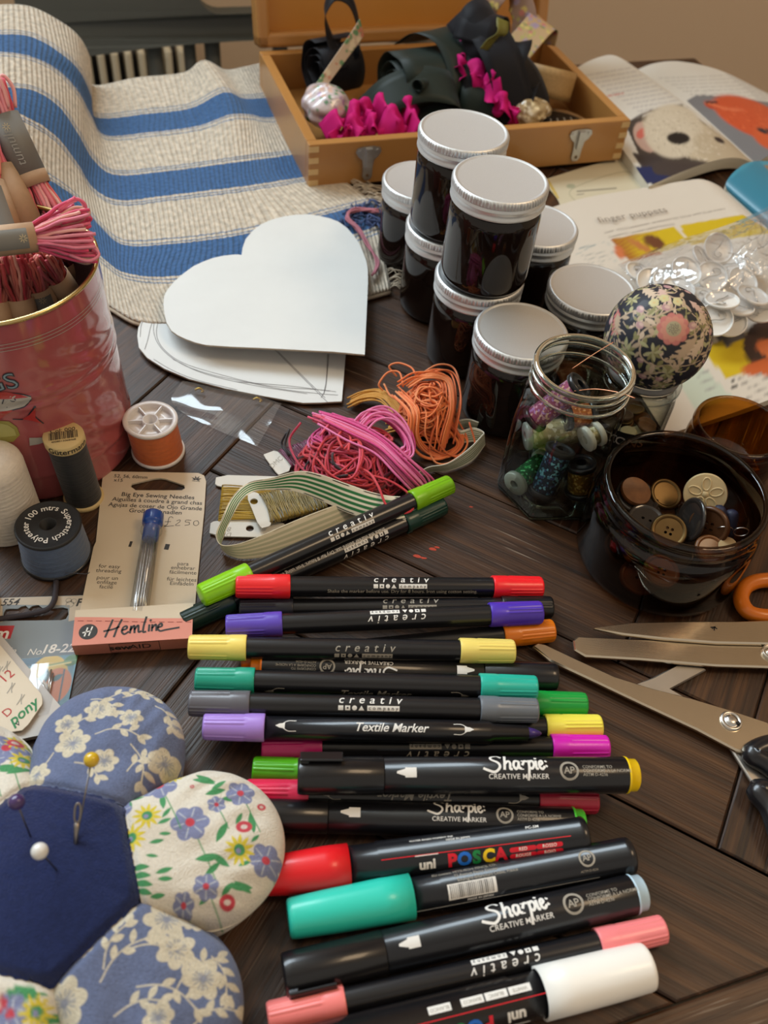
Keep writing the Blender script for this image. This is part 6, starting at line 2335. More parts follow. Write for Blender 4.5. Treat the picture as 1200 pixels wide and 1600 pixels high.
h = G(122, 1255, f_[2] + .0105)
o = thing('sewing_needle', 'thick steel needle stuck in the pincushion below the yellow pin', 'needle', f_, 0)
d = h - f_
s_ = np.cross(d, CC - f_)
s_ /= np.linalg.norm(s_)
m = MB().tube([-d * .4, d * .3, d * .52], np.array([.0005, .0009, .0009]), 8)
for sg in (-1, 1):
    m.tube(cat([d * .50, d * .6 + s_ * sg * .0008, d * .85 + s_ * sg * .0009, d * .97 + s_ * sg * .0005, d * 1.0], 4), .00042, 6)
m.build('needle_body', mat('darkened_steel', (.30, .27, .25), .3, metal=1), o)

# ------------------------------------------------------------------ felt-tip pens
_pm = {}


def pm(h):
    if h not in _pm:
        _pm[h] = mat('pen_plastic_' + {'b': 'x'}.get(h, 'coloured'), h, .33, coat=.15)
    return _pm[h]


def rev(prof):
    return prof[::-1]


class Pen:
    """a pen lying from pixel a (left) to b (right); local x runs along it, z looks at the viewer"""

    def __init__(s, name, a, b, za, zb, label, cat_='marker pen', group='felt-tip pens laid in a row'):
        A, B = G(*a, za), G(*b, zb)
        s.A, s.L = A, float(np.linalg.norm(B - A))
        s.B = basis(B - A, CC - (A + B) / 2)
        s.o = thing(name, label, cat_, A, 0, group)
        s.xf = (np.stack([s.B[:, 1], s.B[:, 2], s.B[:, 0]], 1), np.zeros(3))   # lathe axis z -> pen axis

    def lathe(s, mb, prof, mi=0, mod=None, seg=40):
        mb.lathe([(r, x) for x, r in prof], seg, mi, s.xf, mod=mod)

    def fn(s, r, y0=0.0):
        """print surface: x along the pen, y round it (0 faces the viewer, + is the far side)"""
        return lambda x, y: np.stack([x, r * np.sin((y + y0) / r), r * np.cos((y + y0) / r)], 1) @ s.B.T

    def frame(s, x, ang, r):
        """local frame on the pen surface: origin, along, round, out"""
        u = s.B @ np.array([0, math.sin(ang), math.cos(ang)])
        return s.B @ np.array([x, 0, 0]) + u * r, s.B[:, 0], s.B @ np.array([0, math.cos(ang), -math.sin(ang)]), u


TR = .0047


def cap_textile(P, x_open, x_end, col, turn):
    """cap of a textile pen from its open rim to its closed end"""
    s = 1 if x_end > x_open else -1
    L_ = abs(x_end - x_open)
    pr_ = [(0, TR + .0001), (0, .0055), (.0004, .00565), (.0018, .00568), (.0065, .00562), (.0078, .00548), (.0084, .00545), (L_ - .0012, .00520), (L_ - .0004, .00505), (L_, .0046), (L_, .0001)]

    def mod(r, z, t):
        d = np.abs(z - x_open)
        z_ = (d > .0082) & (d < L_ - .0006)
        w = np.clip(np.sin((t + turn) * 2), -1, 1)
        fl = np.where(np.abs(w) < .75, .00016 * np.sign(np.sin((t + turn) * 22)), -.00012)
        return r + z_ * fl
    pr2 = []
    for i in range(len(pr_) - 1):
        pr2.append(pr_[i])
    pr2.append(pr_[-1])
    q = [(x_open + s * a, r) for a, r in pr2]
    if s < 0:
        q = q[::-1]
    m = MB()
    P.lathe(m, q, 0, mod, 132)
    # small anti-roll lug on the collar
    o_, ax, rd, up = P.frame(x_open + s * .0018, turn % 6.28 - 3.0, .0056)
    m.box((0, 0, 0), (.0030, .0011, .0010), .0002, 0, (np.stack([ax, rd, up], 1), o_))
    m.build('cap', pm(col), P.o)


def lett_creativ(P, m, r, x0, y0, up, mi, small=True, size=.0052):
    """brand block: spaced letters over a bar with four signs"""
    fn = P.fn(r, 0)
    rot = 0.0 if up else PI
    sg = 1 if up else -1
    put(m, text('creativ', size, .25, 1.75, .006, 'CENTER', .0008), fn, mi, x0, y0 + sg * .0018, rot)
    y = y0 - sg * .0017
    k = size / .0052
    for i, kd in enumerate('sqca'):
        x = x0 + sg * (-.0118 + i * .0028) * k
        if kd in 'sq':
            put(m, rect2(0, 0, .0021 * k, .0019, 2), fn, mi, x, y, rot)
        elif kd == 'c':
            put(m, cutvf(*disc2(0, 0, .0010), .0004), fn, mi, x, y, rot)
        else:
            put(m, cutvf([(-.0012, -.00095), (.0012, -.00095), (0, .00095)], [[0, 1, 2]], .0004), fn, mi, x, y, rot)
        if kd == 'q':
            put(m, disc2(0, 0, .0004, 8), P.fn(r + .00004), 2, x, y, rot)
    put(m, rect2(0, 0, .0132 * k, .0021, 3), fn, mi, x0 + sg * .0056 * k, y, rot)
    put(m, text('company', .0021 * k, 0, 1.7, .01, 'CENTER', .0008), P.fn(r + .00005), 2, x0 + sg * .0056 * k, y, rot)


def lett_textile(P, m, r, x0, y0, up, mi, size=.0050, tips=True):
    rot = 0 if up else PI
    put(m, text('Textile Marker', size, .3, .98, .012, 'CENTER', .0008), P.fn(r), mi, x0, y0, rot)
    if tips:
        for sx, xx in ((-1, .031), (1, P.L - .031)):
            d = -1 if sx < 0 else 1
            V, F = strokes([[(-d * .006, .0021), (-d * .003, .0021), (-d * .001, .0010)], [(-d * .006, -.0021), (-d * .003, -.0021), (-d * .001, -.0010)]], .0003)
            put(m, (V, F), P.fn(r), mi, xx, y0)
            tip = [(-d * .0016, .0011), (d * .0006, .0008), (d * .0022, 0), (d * .0006, -.0008), (-d * .0016, -.0011)]
            put(m, cutvf(tip, [list(range(5)) if d < 0 else list(range(5))[::-1]]), P.fn(r), mi, xx, y0)


def textile(a, b, za, zb, cl, cr_, label, prints=(), lt=0.0, rt=.8, capl=.0245, name='textile_marker', left=True, right=True):
    P = Pen(name, a, b, za, zb, label)
    L_ = P.L
    xl, xr = capl, L_ - capl
    m = MB()
    if right:
        P.lathe(m, [(xl - .004, .0001), (xl - .004, TR), (xl, TR), (xl + .0003, TR), (xr - .0003, TR), (xr, TR), (xr + .004, TR), (xr + .004, .0001)])
    else:                              # uncapped right end: stepped section and nib
        P.lathe(m, [(xl - .004, .0001), (xl - .004, TR), (L_ - .0220, TR), (L_ - .0212, TR - .0006), (L_ - .0205, .0040), (L_ - .0200, .0036), (L_ - .0060, .0031), (L_ - .0055, .0022), (L_ - .0045, .0019)])
    for kind, x, y, up, mi in prints:
        if kind == 'c':
            lett_creativ(P, m, TR + .00006, x * L_, y, up, mi)
        elif kind == 't':
            lett_textile(P, m, TR + .00006, x * L_, y, up, mi)
        elif kind == 's':
            put(m, text('Shake the marker before use. Dry for 8 hours. Iron using cotton setting.', .0024, 0, 1.0, .004, 'CENTER', .0008), P.fn(TR + .00006), mi, x * L_, y, 0 if up else PI)
    m.build('barrel', [black_plastic, white_ink, black_ink, grey_ink], P.o)
    if left:
        cap_textile(P, xl, 0, cl, lt)
    if right:
        cap_textile(P, xr, L_, cr_, rt)
    else:
        t = MB()
        P.lathe(t, [(L_ - .0062, .0020), (L_ - .0055, .0024), (L_ - .0030, .0019), (L_ - .0008, .0010), (L_, .0003), (L_, .0001)], seg=24)
        t.build('nib', pm(cr_), P.o)
    return P


R1, R2 = .0056, .0145
w, g = 1, 3
# the two crossing pens at the top
textile((314, 931), (703, 757), .0150, .0115, '#8fd80f', '#7cb514', 'lime green capped textile marker lying slantwise under the thread tangle', [('c', .56, .0006, True, w)], .3, .9)
textile((285, 973), (692, 789), R1, R1, '#15302c', '#153a30', 'dark green capped textile marker lying slantwise beside the lime one', [('c', .66, -.0024, False, w), ('s', .50, .0012, False, w)], .2, 1.2)
# the row, from the far side to the near side
textile((368, 916), (846, 918), .0150, .0075, '#ee262b', '#f02029', 'red capped textile marker lying at the far end of the row', [('c', .522, .0020, True, w), ('s', .53, -.0022, True, g)], 1.2, 1.1)
textile((374, 952), (862, 949), R1, R1, '#20212c', '#131315', 'black and charcoal capped textile marker between the red and violet ones', [('c', .535, .0022, True, g)], .5, .2)
textile((353, 979), (846, 957), .0140, .0145, '#5d47b8', '#4c31b0', 'violet capped textile marker resting on the orange and charcoal pens', [('c', .53, .0020, False, w)], .9, .3)
textile((376, 1034), (864, 985), R1, R1, '#ea6a12', '#e07a14', 'orange capped textile marker running beneath the pale yellow one', [], .4, 1.4)
textile((295, 1011), (803, 1018), .0150, .0140, '#f2da70', '#efd873', 'pale yellow capped textile marker lying across the orange one', [('c', .53, -.0012, True, g)], .6, .4)
textile((306, 1062), (838, 1075), .0145, .0165, '#1b9a80', '#22b09c', 'teal capped textile marker over the upside-down black marker', [('t', .52, -.0050, True, g)], .7, 1.0)
textile((425, 1090), (915, 1101), R1, R1, '#1a8a3c', '#169a3e', 'green capped textile marker whose right cap sticks out behind the grey one', [], .2, .5)
textile((296, 1099), (839, 1110), .0160, .0165, '#5c5b62', '#6a7078', 'grey capped textile marker lying on the green one', [('c', .51, .0012, True, w)], 1.0, .7)
textile((318, 1135), (846, 1146), .0150, .0155, '#a583d6', '#3a2566', 'lilac textile marker with its right cap off, showing a purple nib', [('t', .545, .0010, True, w)], .5, .5, right=False)
textile((450, 1141), (938, 1136), R1, R1, '#f0e060', '#f2e455', 'lemon yellow capped textile marker sticking out right of the lilac one', [], .5, .2)
textile((409, 1169), (949, 1168), .0060, .0060, '#a5185e', '#d41cb2', 'magenta capped textile marker just above the yellow-plugged black marker', [('c', .50, -.0012, False, g)], .4, .9)  # same magenta at both ends; shadow is painted into the darker left cap
textile((395, 1203), (885, 1224), .0056, .0056, '#4da512', '#4da512', 'grass green capped textile marker going under the yellow-plugged black marker', [], .3, .3)
textile((384, 1239), (932, 1251), .0075, .0060, '#d8224c', '#a5223a', 'crimson capped textile marker below the yellow-plugged black marker', [('t', .475, .0005, False, g)], .2, .5)

SHARP = [  # brush-style brand word, letter by letter (thick strokes)
    [(.0052, .0052), (.0040, .0066), (.0020, .0056), (.0018, .0040), (.0040, .0024), (.0044, .0006), (.0026, -.0010), (.0002, -.0004), (-.0012, .0002)],
    [(.0070, .0066), (.0064, .0030), (.0060, .0000)], [(.0062, .0018), (.0076, .0032), (.0082, .0022), (.0080, .0002), (.0086, .0000)],
    [(.0112, .0030), (.0100, .0032), (.0093, .0014), (.0100, .0000), (.0110, .0012), (.0113, .0030), (.0112, .0006), (.0118, .0002)],
    [(.0126, .0032), (.0124, .0000)], [(.0125, .0016), (.0134, .0032), (.0142, .0030)],
    [(.0150, .0034), (.0147, .0000), (.0143, -.0036)], [(.0148, .0022), (.0160, .0034), (.0166, .0018), (.0158, .0002), (.0148, .0006)],
    [(.0174, .0032), (.0173, .0004), (.0178, .0001)], [(.0175, .0044), (.0176, .0048)],
    [(.0186, .0014), (.0196, .0022), (.0194, .0034), (.0186, .0026), (.0185, .0008), (.0194, .0000), (.0202, .0008)], [(.0209, .0030), (.0210, .0031)], [(.0209, .0010), (.0210, .0011)]]


def nib_icon(P, m, r, x, y, d, mi, k=1.0):
    """printed bullet-tip sign pointing along d"""
    for V in ([(.0040, .0020), (.0040, -.0020), (-.0006, -.0020), (-.0006, .0020)], [(-.0006, .0014), (-.0006, -.0014), (-.0020, -.0010), (-.0020, .0010)], [(-.0020, .0010), (-.0020, -.0010), (-.0040, -.0004), (-.0040, .0004)]):
        V = np.array(V) * k * np.array([-d, 1])
        put(m, cutvf(V, [[0, 1, 2, 3][:: (1 if d > 0 else -1)]]), P.fn(r), mi, x, y)


def ap_mark(P, m, r, x, y, mi, rot=0.0, k=1.0):
    put(m, ring2(0, 0, .0026 * k, .0034 * k, 28), P.fn(r), mi, x, y, rot)
    put(m, text('AP', .0034 * k, 0, .9, .012, 'CENTER', .0008), P.fn(r), mi, x, y, rot)


def sharpie(a, b, za, zb, plug, label, cap_left=True, prints=True, flip=False, py=.002, clip_ang=None, r=.0064, mi=1, tip=True, px_=.62, seam=.245):
    P = Pen('creative_marker', a, b, za, zb, label)
    L_ = P.L
    k = r / .0064
    sx = seam * L_
    m = MB()
    if cap_left:
        P.lathe(m, [(sx - .004, .0001), (sx - .004, r - .0006), (sx + .0001, r - .0006), (sx + .0004, r - .0001), (L_ - .0052, r), (L_ - .0045, r - .0003), (L_ - .0045, .0001)], seg=56)
    else:
        P.lathe(m, [(.0045, .0001), (.0045, r - .0003), (.0052, r), (L_ - sx - .0004, r - .0001), (L_ - sx - .0001, r - .0006), (L_ - sx + .004, r - .0006), (L_ - sx + .004, .0001)], seg=56)
    if prints:
        rr_ = r + .00007
        rot = PI if flip else 0.0
        sg = -1 if flip else 1
        xc = px_ * L_
        put(m, strokes(SHARP, .00078 * k, 6), P.fn(rr_), mi, xc - sg * .0100 * k, py + sg * .0010, rot, k)
        put(m, text('CREATIVE', .0024 * k, 0, 1.05, .008, 'CENTER', .0008), P.fn(rr_), mi, xc + sg * (-.0042) * k, py - sg * .0019, rot)
        put(m, text('MARKER', .0024 * k, 0, 1.05, .008, 'CENTER', .0008), P.fn(rr_), mi, xc + sg * .0068 * k, py - sg * .0019, rot)
        if mi != 3 or True:
            ap_mark(P, m, rr_, xc + sg * .0188 * k, py + sg * .0004, 3, rot, k)
            for i, s_t in enumerate(('CONFORMS TO', 'CONFORME A LA NORME', 'ASTM D-4236')):
                put(m, text(s_t, .0015 * k, 0, 1, .006, 'LEFT', .0008), P.fn(rr_), 3, xc + sg * .0236 * k, py + sg * (.0018 - .0015 * i), rot)
        if tip:
            nib_icon(P, m, rr_, (sx + .0085) if cap_left else (L_ - sx - .0085), py - .0002 * sg, -1 if cap_left else 1, mi, .95)
    m.build('barrel', [black_plastic, white_ink, black_ink, grey_ink], P.o)
    c = MB()
    if cap_left:
        P.lathe(c, [(0, .0001), (0, r - .0007), (.0006, r - .0002), (.003, r), (sx - .0003, r + .0001), (sx, r - .0002), (sx, r - .0008)], seg=56)
    else:
        P.lathe(c, [(L_ - sx, r - .0008), (L_ - sx, r - .0002), (L_ - sx + .0003, r + .0001), (L_ - .003, r), (L_ - .0006, r - .0002), (L_, r - .0007), (L_, .0001)], seg=56)
    if clip_ang is not None:
        o_, ax, rd, up = P.frame(.0005, clip_ang, r)
        F = (np.stack([ax, rd, up], 1), o_)
        k_ = MB().box((.0085, 0, .0014), (.0165, .0056, .0011), .0005, 0, F)
        k_.box((.0020, 0, .0006), (.0035, .0052, .0020), .0005, 0, F)
    c = c.build('cap', black_plastic, P.o)
    if clip_ang is not None:
        k_.build('pocket_clip', black_plastic, c)
    pl_ = MB()
    if cap_left:
        P.lathe(pl_, [(L_ - .0052, r - .0002), (L_ - .0046, r + .0001), (L_ - .0040, r - .0001), (L_ - .0038, r - .0008), (L_ - .0006, r - .0009), (L_, r - .0016), (L_, .0001)], seg=48)
    else:
        P.lathe(pl_, [(0, .0001), (0, r - .0016), (.0006, r - .0009), (.0038, r - .0008), (.0040, r - .0001), (.0046, r + .0001), (.0052, r - .0002)], seg=48)
    pl_.build('end_plug', pm(plug), P.o)
    return P


sharpie((392, 1041), (869, 1058), .0064, .0064, '#f07a14', 'black marker lying upside down under the teal pen, its lettering reversed', cap_left=False, flip=True, py=.0016, px_=.385)
sharpie((465, 1212), (994, 1211), .0190, .0175, '#f2cc12', 'thick black marker with a bright yellow end plug in the middle of the row', py=.0014, clip_ang=.95, r=.0072, px_=.625)
sharpie((400, 1273), (912, 1287), .0070, .0066, '#4fc43a', 'thick black marker with a light green end plug, half under the red paint marker', py=.0022, clip_ang=None, px_=.60, mi=1, r=.0064, seam=.215)


def posca(a, b, za, zb, capc, label, cap_left, prints, r=.0076, rc=.0082, capl=.034, taper=.78, clip=None):
    P = Pen('paint_marker', a, b, za, zb, label)
    L_ = P.L
    m = MB()
    if cap_left:
        P.lathe(m, [(capl - .004, .0001), (capl - .004, r - .0004), (capl + .0105, r - .0004), (capl + .0108, r), (L_ - .0035, r), (L_ - .0034, r + .0001), (L_ - .0006, r), (L_, r - .0006), (L_ - .0002, r - .0016), (L_ - .004, r - .002), (L_ - .004, .0001)], seg=56)
        e, o_ = 0, capl
    else:
        P.lathe(m, [(.004, .0001), (.004, r - .002), (.0002, r - .0016), (0, r - .0006), (.0006, r), (.0034, r + .0001), (.0035, r), (L_ - capl - .0108, r), (L_ - capl - .0105, r - .0004), (L_ - capl + .004, r - .0004), (L_ - capl + .004, .0001)], seg=56)
        e, o_ = L_, L_ - capl
    prints(P, m, r + .00007, L_)
    m.build('barrel', [black_plastic, white_ink, black_ink, grey_ink, pm('#d8142c'), pm('#1668c8'), pm('#0f7a3c'), pm('#f0c818')], P.o)
    s = 1 if cap_left else -1
    q = [(e, .0001), (e, rc * taper - .0012), (e + s * .0006, rc * taper - .0003), (e + s * .002, rc * taper), (e + s * capl * .35, rc * (taper + 1) / 2 + .0001), (e + s * capl * .75, rc), (o_, rc), (o_, r)]
    c = MB()
    P.lathe(c, q if cap_left else q[::-1], seg=56)
    cp = c.build('cap', pm(capc), P.o)
    if clip:
        c = MB()
        f0, ax, rd, up = P.frame(clip[0], clip[1], rc)
        F = (np.stack([ax, rd, up], 1), f0)
        c.box((0, 0, .0010), (clip[2], .0046, .0010), .0004, 0, F)
        c.build('pocket_clip', clip[3], cp)
    return P


def posca_word(P, m, r, x, y, rot, k=1.0):
    sg = 1 if rot == 0 else -1
    for i, (ch, mi) in enumerate(zip('POSCA', (4, 5, 6, 7, 4))):
        put(m, text(ch, .0066 * k, 0, 1, .05, 'CENTER', .0009), P.fn(r + .00004 * (i % 2)), mi, x + sg * (i * .0047) * k, y, rot)
    put(m, text('uni', .0052 * k, 0, 1.0, .04, 'CENTER', .0009), P.fn(r), 1, x - sg * .0095 * k, y - sg * .0001, rot)
    put(m, rect2(0, 0, .0088 * k, .0004), P.fn(r), 1, x - sg * .0095 * k, y + sg * .0034 * k, rot)


def pr_red(P, m, r, L_):
    put(m, strokes([[(.048, 0), (L_ - .008, 0)]], .0003), P.fn(r), 4, 0, .0006)
    posca_word(P, m, r, .0745, -.0030, 0, 1.0)
    for x, y, s_t in ((.1020, -.0018, 'RED'), (.1125, -.0018, 'ROSSO'), (.1020, -.0042, 'ROUGE'), (.1125, -.0042, 'ROJO')):
        V, F = rect2(0, 0, .0088, .0018, 2)
        put(m, (V, F), P.fn(r), 4, x, y)
        for sx in (-1, 1):
            put(m, disc2(sx * .0044, 0, .0009, 12), P.fn(r), 4, x, y)
        put(m, text(s_t, .0017, 0, 1.1, .02, 'CENTER', .0008), P.fn(r + .00005), 1, x, y)
    for i in range(2):
        put(m, text('WATER BASED PIGMENT INK' if i == 0 else 'MADE IN JAPAN', .0013, 0, 1, .01, 'CENTER', .0008), P.fn(r), 1, .068 + .010 * i, .0066 - .0014 * i)
    put(m, text('PC-5M', .0019, .2, 1, .02, 'CENTER', .0008), P.fn(r), 1, L_ - .022, .0062)


def pr_teal(P, m, r, L_):
    for x, w_ in zip(np.arange(0, .0168, .0007), [random.Random(k).choice((.0002, .0003, .0004)) for k in range(30)]):
        put(m, rect2(0, 0, w_, .0048, 4), P.fn(r + .00005), 2, .0590 + x, -.0012)
    put(m, rect2(.0083, 0, .0185, .0056, 5), P.fn(r), 1, .0590, -.0012)
    put(m, text('MADE IN JAPAN', .0014, 0, 1, .008, 'CENTER', .0008), P.fn(r), 1, .0700, -.0050)
    for i, s_t in enumerate(('EU contact: MITSUBISHI PENCIL CO.', '22 Avenue Pierre Grenier', 'Boulogne-Billancourt Cedex, France')):
        put(m, text(s_t, .0016, 0, 1, .006, 'CENTER', .0008), P.fn(r), 3, .0660 + .004 * i, .0062 - .0018 * i)
    ap_mark(P, m, r, L_ - .0200, .0020, 3, 0, .95)
    put(m, text('ASTM D-4236', .0012, 0, 1, .006, 'CENTER', .0008), P.fn(r), 3, L_ - .0200, -.0026)
    put(m, strokes([[(.046, -.0062), (L_ - .016, -.0062)]], .0002), P.fn(r), 1, 0, 0)


def pr_white(P, m, r, L_):
    x1 = L_ - .0415
    put(m, strokes([[(.02, 0), (x1, 0)]], .0003), P.fn(r), 4, 0, -.0002)
    posca_word(P, m, r, x1 - .0215, -.0052, PI, 1.06)
    for k in range(4):
        x0 = x1 - .0105 - k * .0085
        put(m, rect2(0, 0, .0079, .0026, 3), P.fn(r), 1, x0 + (.002 if k < 3 else -.001), .0030)
        put(m, text(('WHITE', 'BLANC', 'BIANCO', 'BLANCO')[k], .0017, 0, 1, .012, 'CENTER', .0008), P.fn(r + .00005), 3, x0 + (.002 if k < 3 else -.001), .0030, PI)


posca((391, 1373), (913, 1306), .0085, .0082, '#e01c24', 'red capped paint marker with multicoloured lettering, its cap behind the pincushion', True, pr_red, capl=.0365, clip=(.0225, -1.9, .018, grey_ink))
posca((450, 1436), (985, 1337), .0082, .0076, '#2fc9b4', 'turquoise capped paint marker showing a barcode', True, pr_teal, r=.0070, rc=.0082, capl=.0455, taper=.86)
sharpie((443, 1524), (1004, 1394), .0070, .0070, '#b9d4e6', 'thick black marker with a pale blue end plug', py=.0012, clip_ang=-1.0, r=.0074, px_=.62, seam=.262)
textile((418, 1592), (1036, 1452), R1, R1, '#f0807c', '#f08588', 'salmon pink capped textile marker next to the white paint marker', [('c', .575, .0016, False, w)], .4, .9, capl=.0265)
posca((385, 1668), (1013, 1510), .0088, .0088, '#f2eee6', 'white capped paint marker at the near end of the row', False, pr_white, r=.0079, rc=.0088, capl=.0415, taper=.93, clip=(None, 0, 0, None) if False else None)
# ------------------------------------------------------------------ books and paper
paper_m = mat('printed_page', attr=True, rough=.5, spec=.3, bump=(120, .05, .0004))
coat_m = mat('glossy_printed_page', attr=True, rough=.32, spec=.5)
page_edge = mat('page_edges', (.60, .56, .46), .7, bump=(1, .5, .0003, (10, 10, 4000)))


def proj(P):
    d = P - CC
    z = d @ _fw
    return np.stack([600 + CF * (d @ CR) / z, 800 - CF * (d @ CU) / z], -1)


def page(name, rows, nu, nv, paint, parent, org, base, mt=paper_m, thick=None, aa=1.2):
    S = surf([[G(*p) for p in r] for r in rows], nu, nv)
    p = Paint(proj(S.reshape(-1, 3)), base)
    p.aa = aa
    paint(p)
    m = MB().grid(S - org, col=p.c, flip=True)
    o = m.build(name, mt, parent)
    if thick:
        u, v = S.shape[:2]
        b = S.copy()
        b[..., 2] = np.maximum(b[..., 2] - thick, .0003)
        e = MB()
        idx = [S[0], S[:, -1], S[-1, ::-1], S[::-1, 0]]
        idb = [b[0], b[:, -1], b[-1, ::-1], b[::-1, 0]]
        for a_, b_ in zip(idx, idb):
            e.grid(np.stack([a_ - org - [0, 0, .0001], b_ - org]), 0, smooth=False)
        e.grid(b - org, 0)
        e.build('page_block', page_edge, parent)
    return o


txt = (.30, .28, .26)


def rows_of_text(p, a, b, down, n, h, seed, col=txt, last=.6, rag=.0):
    """blurred lines of small print from pixel a to b, stepping by down"""
    r = random.Random(seed)
    a, b, down = (np.array(x, float) for x in (a, b, down))
    for i in range(n):
        t, end = 0.0, (1 - rag * r.random() if i < n - 1 else last)
        L_ = np.linalg.norm(b - a)
        while t < end:
            w = r.uniform(4, 14) / L_
            q0, q1 = a + down * i + (b - a) * t, a + down * i + (b - a) * min(t + w, end)
            p.line([tuple(q0), tuple(q1)], h, col)
            t += w + 3.0 / L_


B1 = G(1080, 200) * [1, 1, 0]
bk1 = thing('open_book', 'open book showing a fuzzy cream toy and a red toy, at the back right', 'book', B1)
paper_c = (.62, .60, .55)


def paint_l(p):
    rows_of_text(p, (915, 118), (985, 106), (8.2, 5.6), 13, 1.6, 1, (.42, .40, .40))
    rows_of_text(p, (950, 150), (990, 143), (7.2, 5.6), 1, 1.8, 3, (.5, .12, .1))
    # picture on the lower part: fuzzy cream head with a dark eye
    p.line([(972, 200), (1010, 176), (1066, 164)], 3, (.1, .08, .07))
    for q in range(90):
        t = q / 89
        p.line([(978 + 44 * t, 192 + 96 * t), (1064 + 118 * t, 166 + 92 * t)], 4, (.055, .042, .036))
    p.ell(1010, 214, 26, 18, 1.0, (.45, .30, .24))
    p.ell(1003, 208, 7, 10, .8, (.5, .12, .09))
    p.ell(1072, 212, 70, 30, .42, (.50, .42, .30), 6)
    p.ell(1052, 205, 46, 42, .2, (.54, .47, .36), 5)
    p.ell(1130, 240, 52, 24, .5, (.44, .36, .25), 6)
    r = random.Random(2)
    for k in range(420):
        a, q = r.uniform(0, 6.28), math.sqrt(r.random())
        x, y = 1068 + math.cos(a) * q * 66, 211 + math.sin(a) * q * 36 + math.cos(a) * q * 14
        p.line([(x, y), (x + r.uniform(-4, 4), y + r.uniform(-3, 3))], 1.0, r.choice(((.62, .55, .44), (.40, .33, .24), (.5, .43, .32))))
    p.ell(1060, 216, 18, 9.5, .05, (.012, .010, .010), 2)
    p.ell(1124, 219, 9, 3.5, .5, (.03, .02, .02))
    for q in range(30):
        t = q / 29
        p.line([(990 + 28 * t, 240 + 40 * t), (1030 + 25 * t, 247 + 28 * t)], 3, (.045, .035, .035))
    for q in range(24):
        t = q / 23
        p.line([(990 + 22 * t, 262 + 24 * t), (1032 + 18 * t, 262 + 18 * t)], 3, (.015, .022, .08))
    p.line([(1030, 262), (1080, 268)], 22, (.05, .037, .034))


page('left_page', [[(870, 128, .010), (915, 98, .014), (952, 86, .0155), (976, 94, .013), (994, 109, .0075)],
                   [(918, 172, .0095), (962, 139, .014), (1002, 124, .0155), (1028, 131, .013), (1050, 147, .0075)],
                   [(964, 222, .009), (1012, 188, .0135), (1056, 171, .0150), (1088, 177, .0125), (1112, 195, .007)],
                   [(1014, 291, .008), (1066, 268, .0125), (1120, 250, .0140), (1154, 247, .0115), (1179, 256, .0065)]], 34, 34, paint_l, bk1, B1, paper_c, thick=.009)


def paint_r(p):
    rows_of_text(p, (1030, 122), (1130, 118), (9.5, 5.2), 10, 1.5, 4, (.45, .43, .40))
    rows_of_text(p, (1135, 116), (1195, 140), (6.5, 5.2), 9, 1.5, 5, (.45, .43, .40))
    for q in range(70):
        t = q / 69
        p.line([(1076 + 110 * t, 158 + 100 * t), (1110 + 140 * t, 151 + 92 * t), (1280 + 100 * t, 172 + 100 * t)], 4, (.165, .165, .175))
    p.ell(1175, 184, 66, 26, .42, (.50, .075, .025), 4)
    p.ell(1112, 164, 12, 6, .3, (.4, .05, .02), 3)
    p.ell(1215, 215, 40, 22, .3, (.52, .09, .03), 4)
    p.line([(1103, 160), (1135, 170), (1160, 172)], 4, (.6, .14, .06))
    p.line([(1104, 160), (1120, 160)], 3, (.05, .02, .02))
    p.ell(1196, 205, 14, 4, .3, (.02, .02, .03))
    r = random.Random(6)
    for k in range(240):
        x, y = r.uniform(1115, 1235), r.uniform(165, 222)
        if ((x - 1175) / 62) ** 2 + ((y - 184 - (x - 1175) * .3) / 22) ** 2 < 1:
            p.line([(x, y), (x + r.uniform(-4, 4), y + r.uniform(-2, 2))], 1, r.choice(((.62, .13, .05), (.42, .05, .015))))


page('right_page', [[(995, 109, .0075), (1022, 99, .014), (1062, 96, .017), (1125, 110, .015), (1200, 146, .010), (1260, 175, .006)],
                    [(1056, 152, .0075), (1086, 138, .0135), (1128, 137, .016), (1195, 155, .014), (1275, 195, .009), (1340, 225, .006)],
                    [(1180, 256, .0065), (1215, 238, .012), (1265, 238, .014), (1330, 262, .012), (1410, 300, .008), (1480, 330, .005)]], 40, 30, paint_r, bk1, B1, paper_c, mt=coat_m, thick=.009)

P2 = G(930, 285) * [1, 1, 0]
o = thing('paper_sheet', 'cream printed sheet lying between the pine box and the puppet page', 'paper', P2)


def paint_sheet(p):
    p.line([(905, 320), (893, 296), (975, 268), (1000, 286)], 1.2, (.36, .33, .22))
    p.ell(892, 291, 7, 3.5, 0, (.36, .36, .25))
    p.line([(902, 299), (963, 294)], 1.8, (.17, .15, .12))
    p.line([(902, 304), (912, 303)], 1.5, (.25, .22, .18))
    for q in range(4):
        p.line([(856 + q * 2, 282 + q * 3), (866 + q * 2, 300 + q * 3)], 3, (.50, .36, .08))


page('sheet', [[(846, 282, .0008), (910, 262, .001), (972, 246, .0008)], [(870, 310, .0008), (930, 292, .001), (998, 270, .0008)], [(880, 336, .0008), (950, 322, .001), (1026, 304, .0008)]], 30, 40, paint_sheet, o, P2, (.56, .50, .36))

B2 = G(1150, 450) * [1, 1, 0]
bk2 = thing('open_book', 'open craft book lying at the right, showing the finger puppets page', 'book', B2)


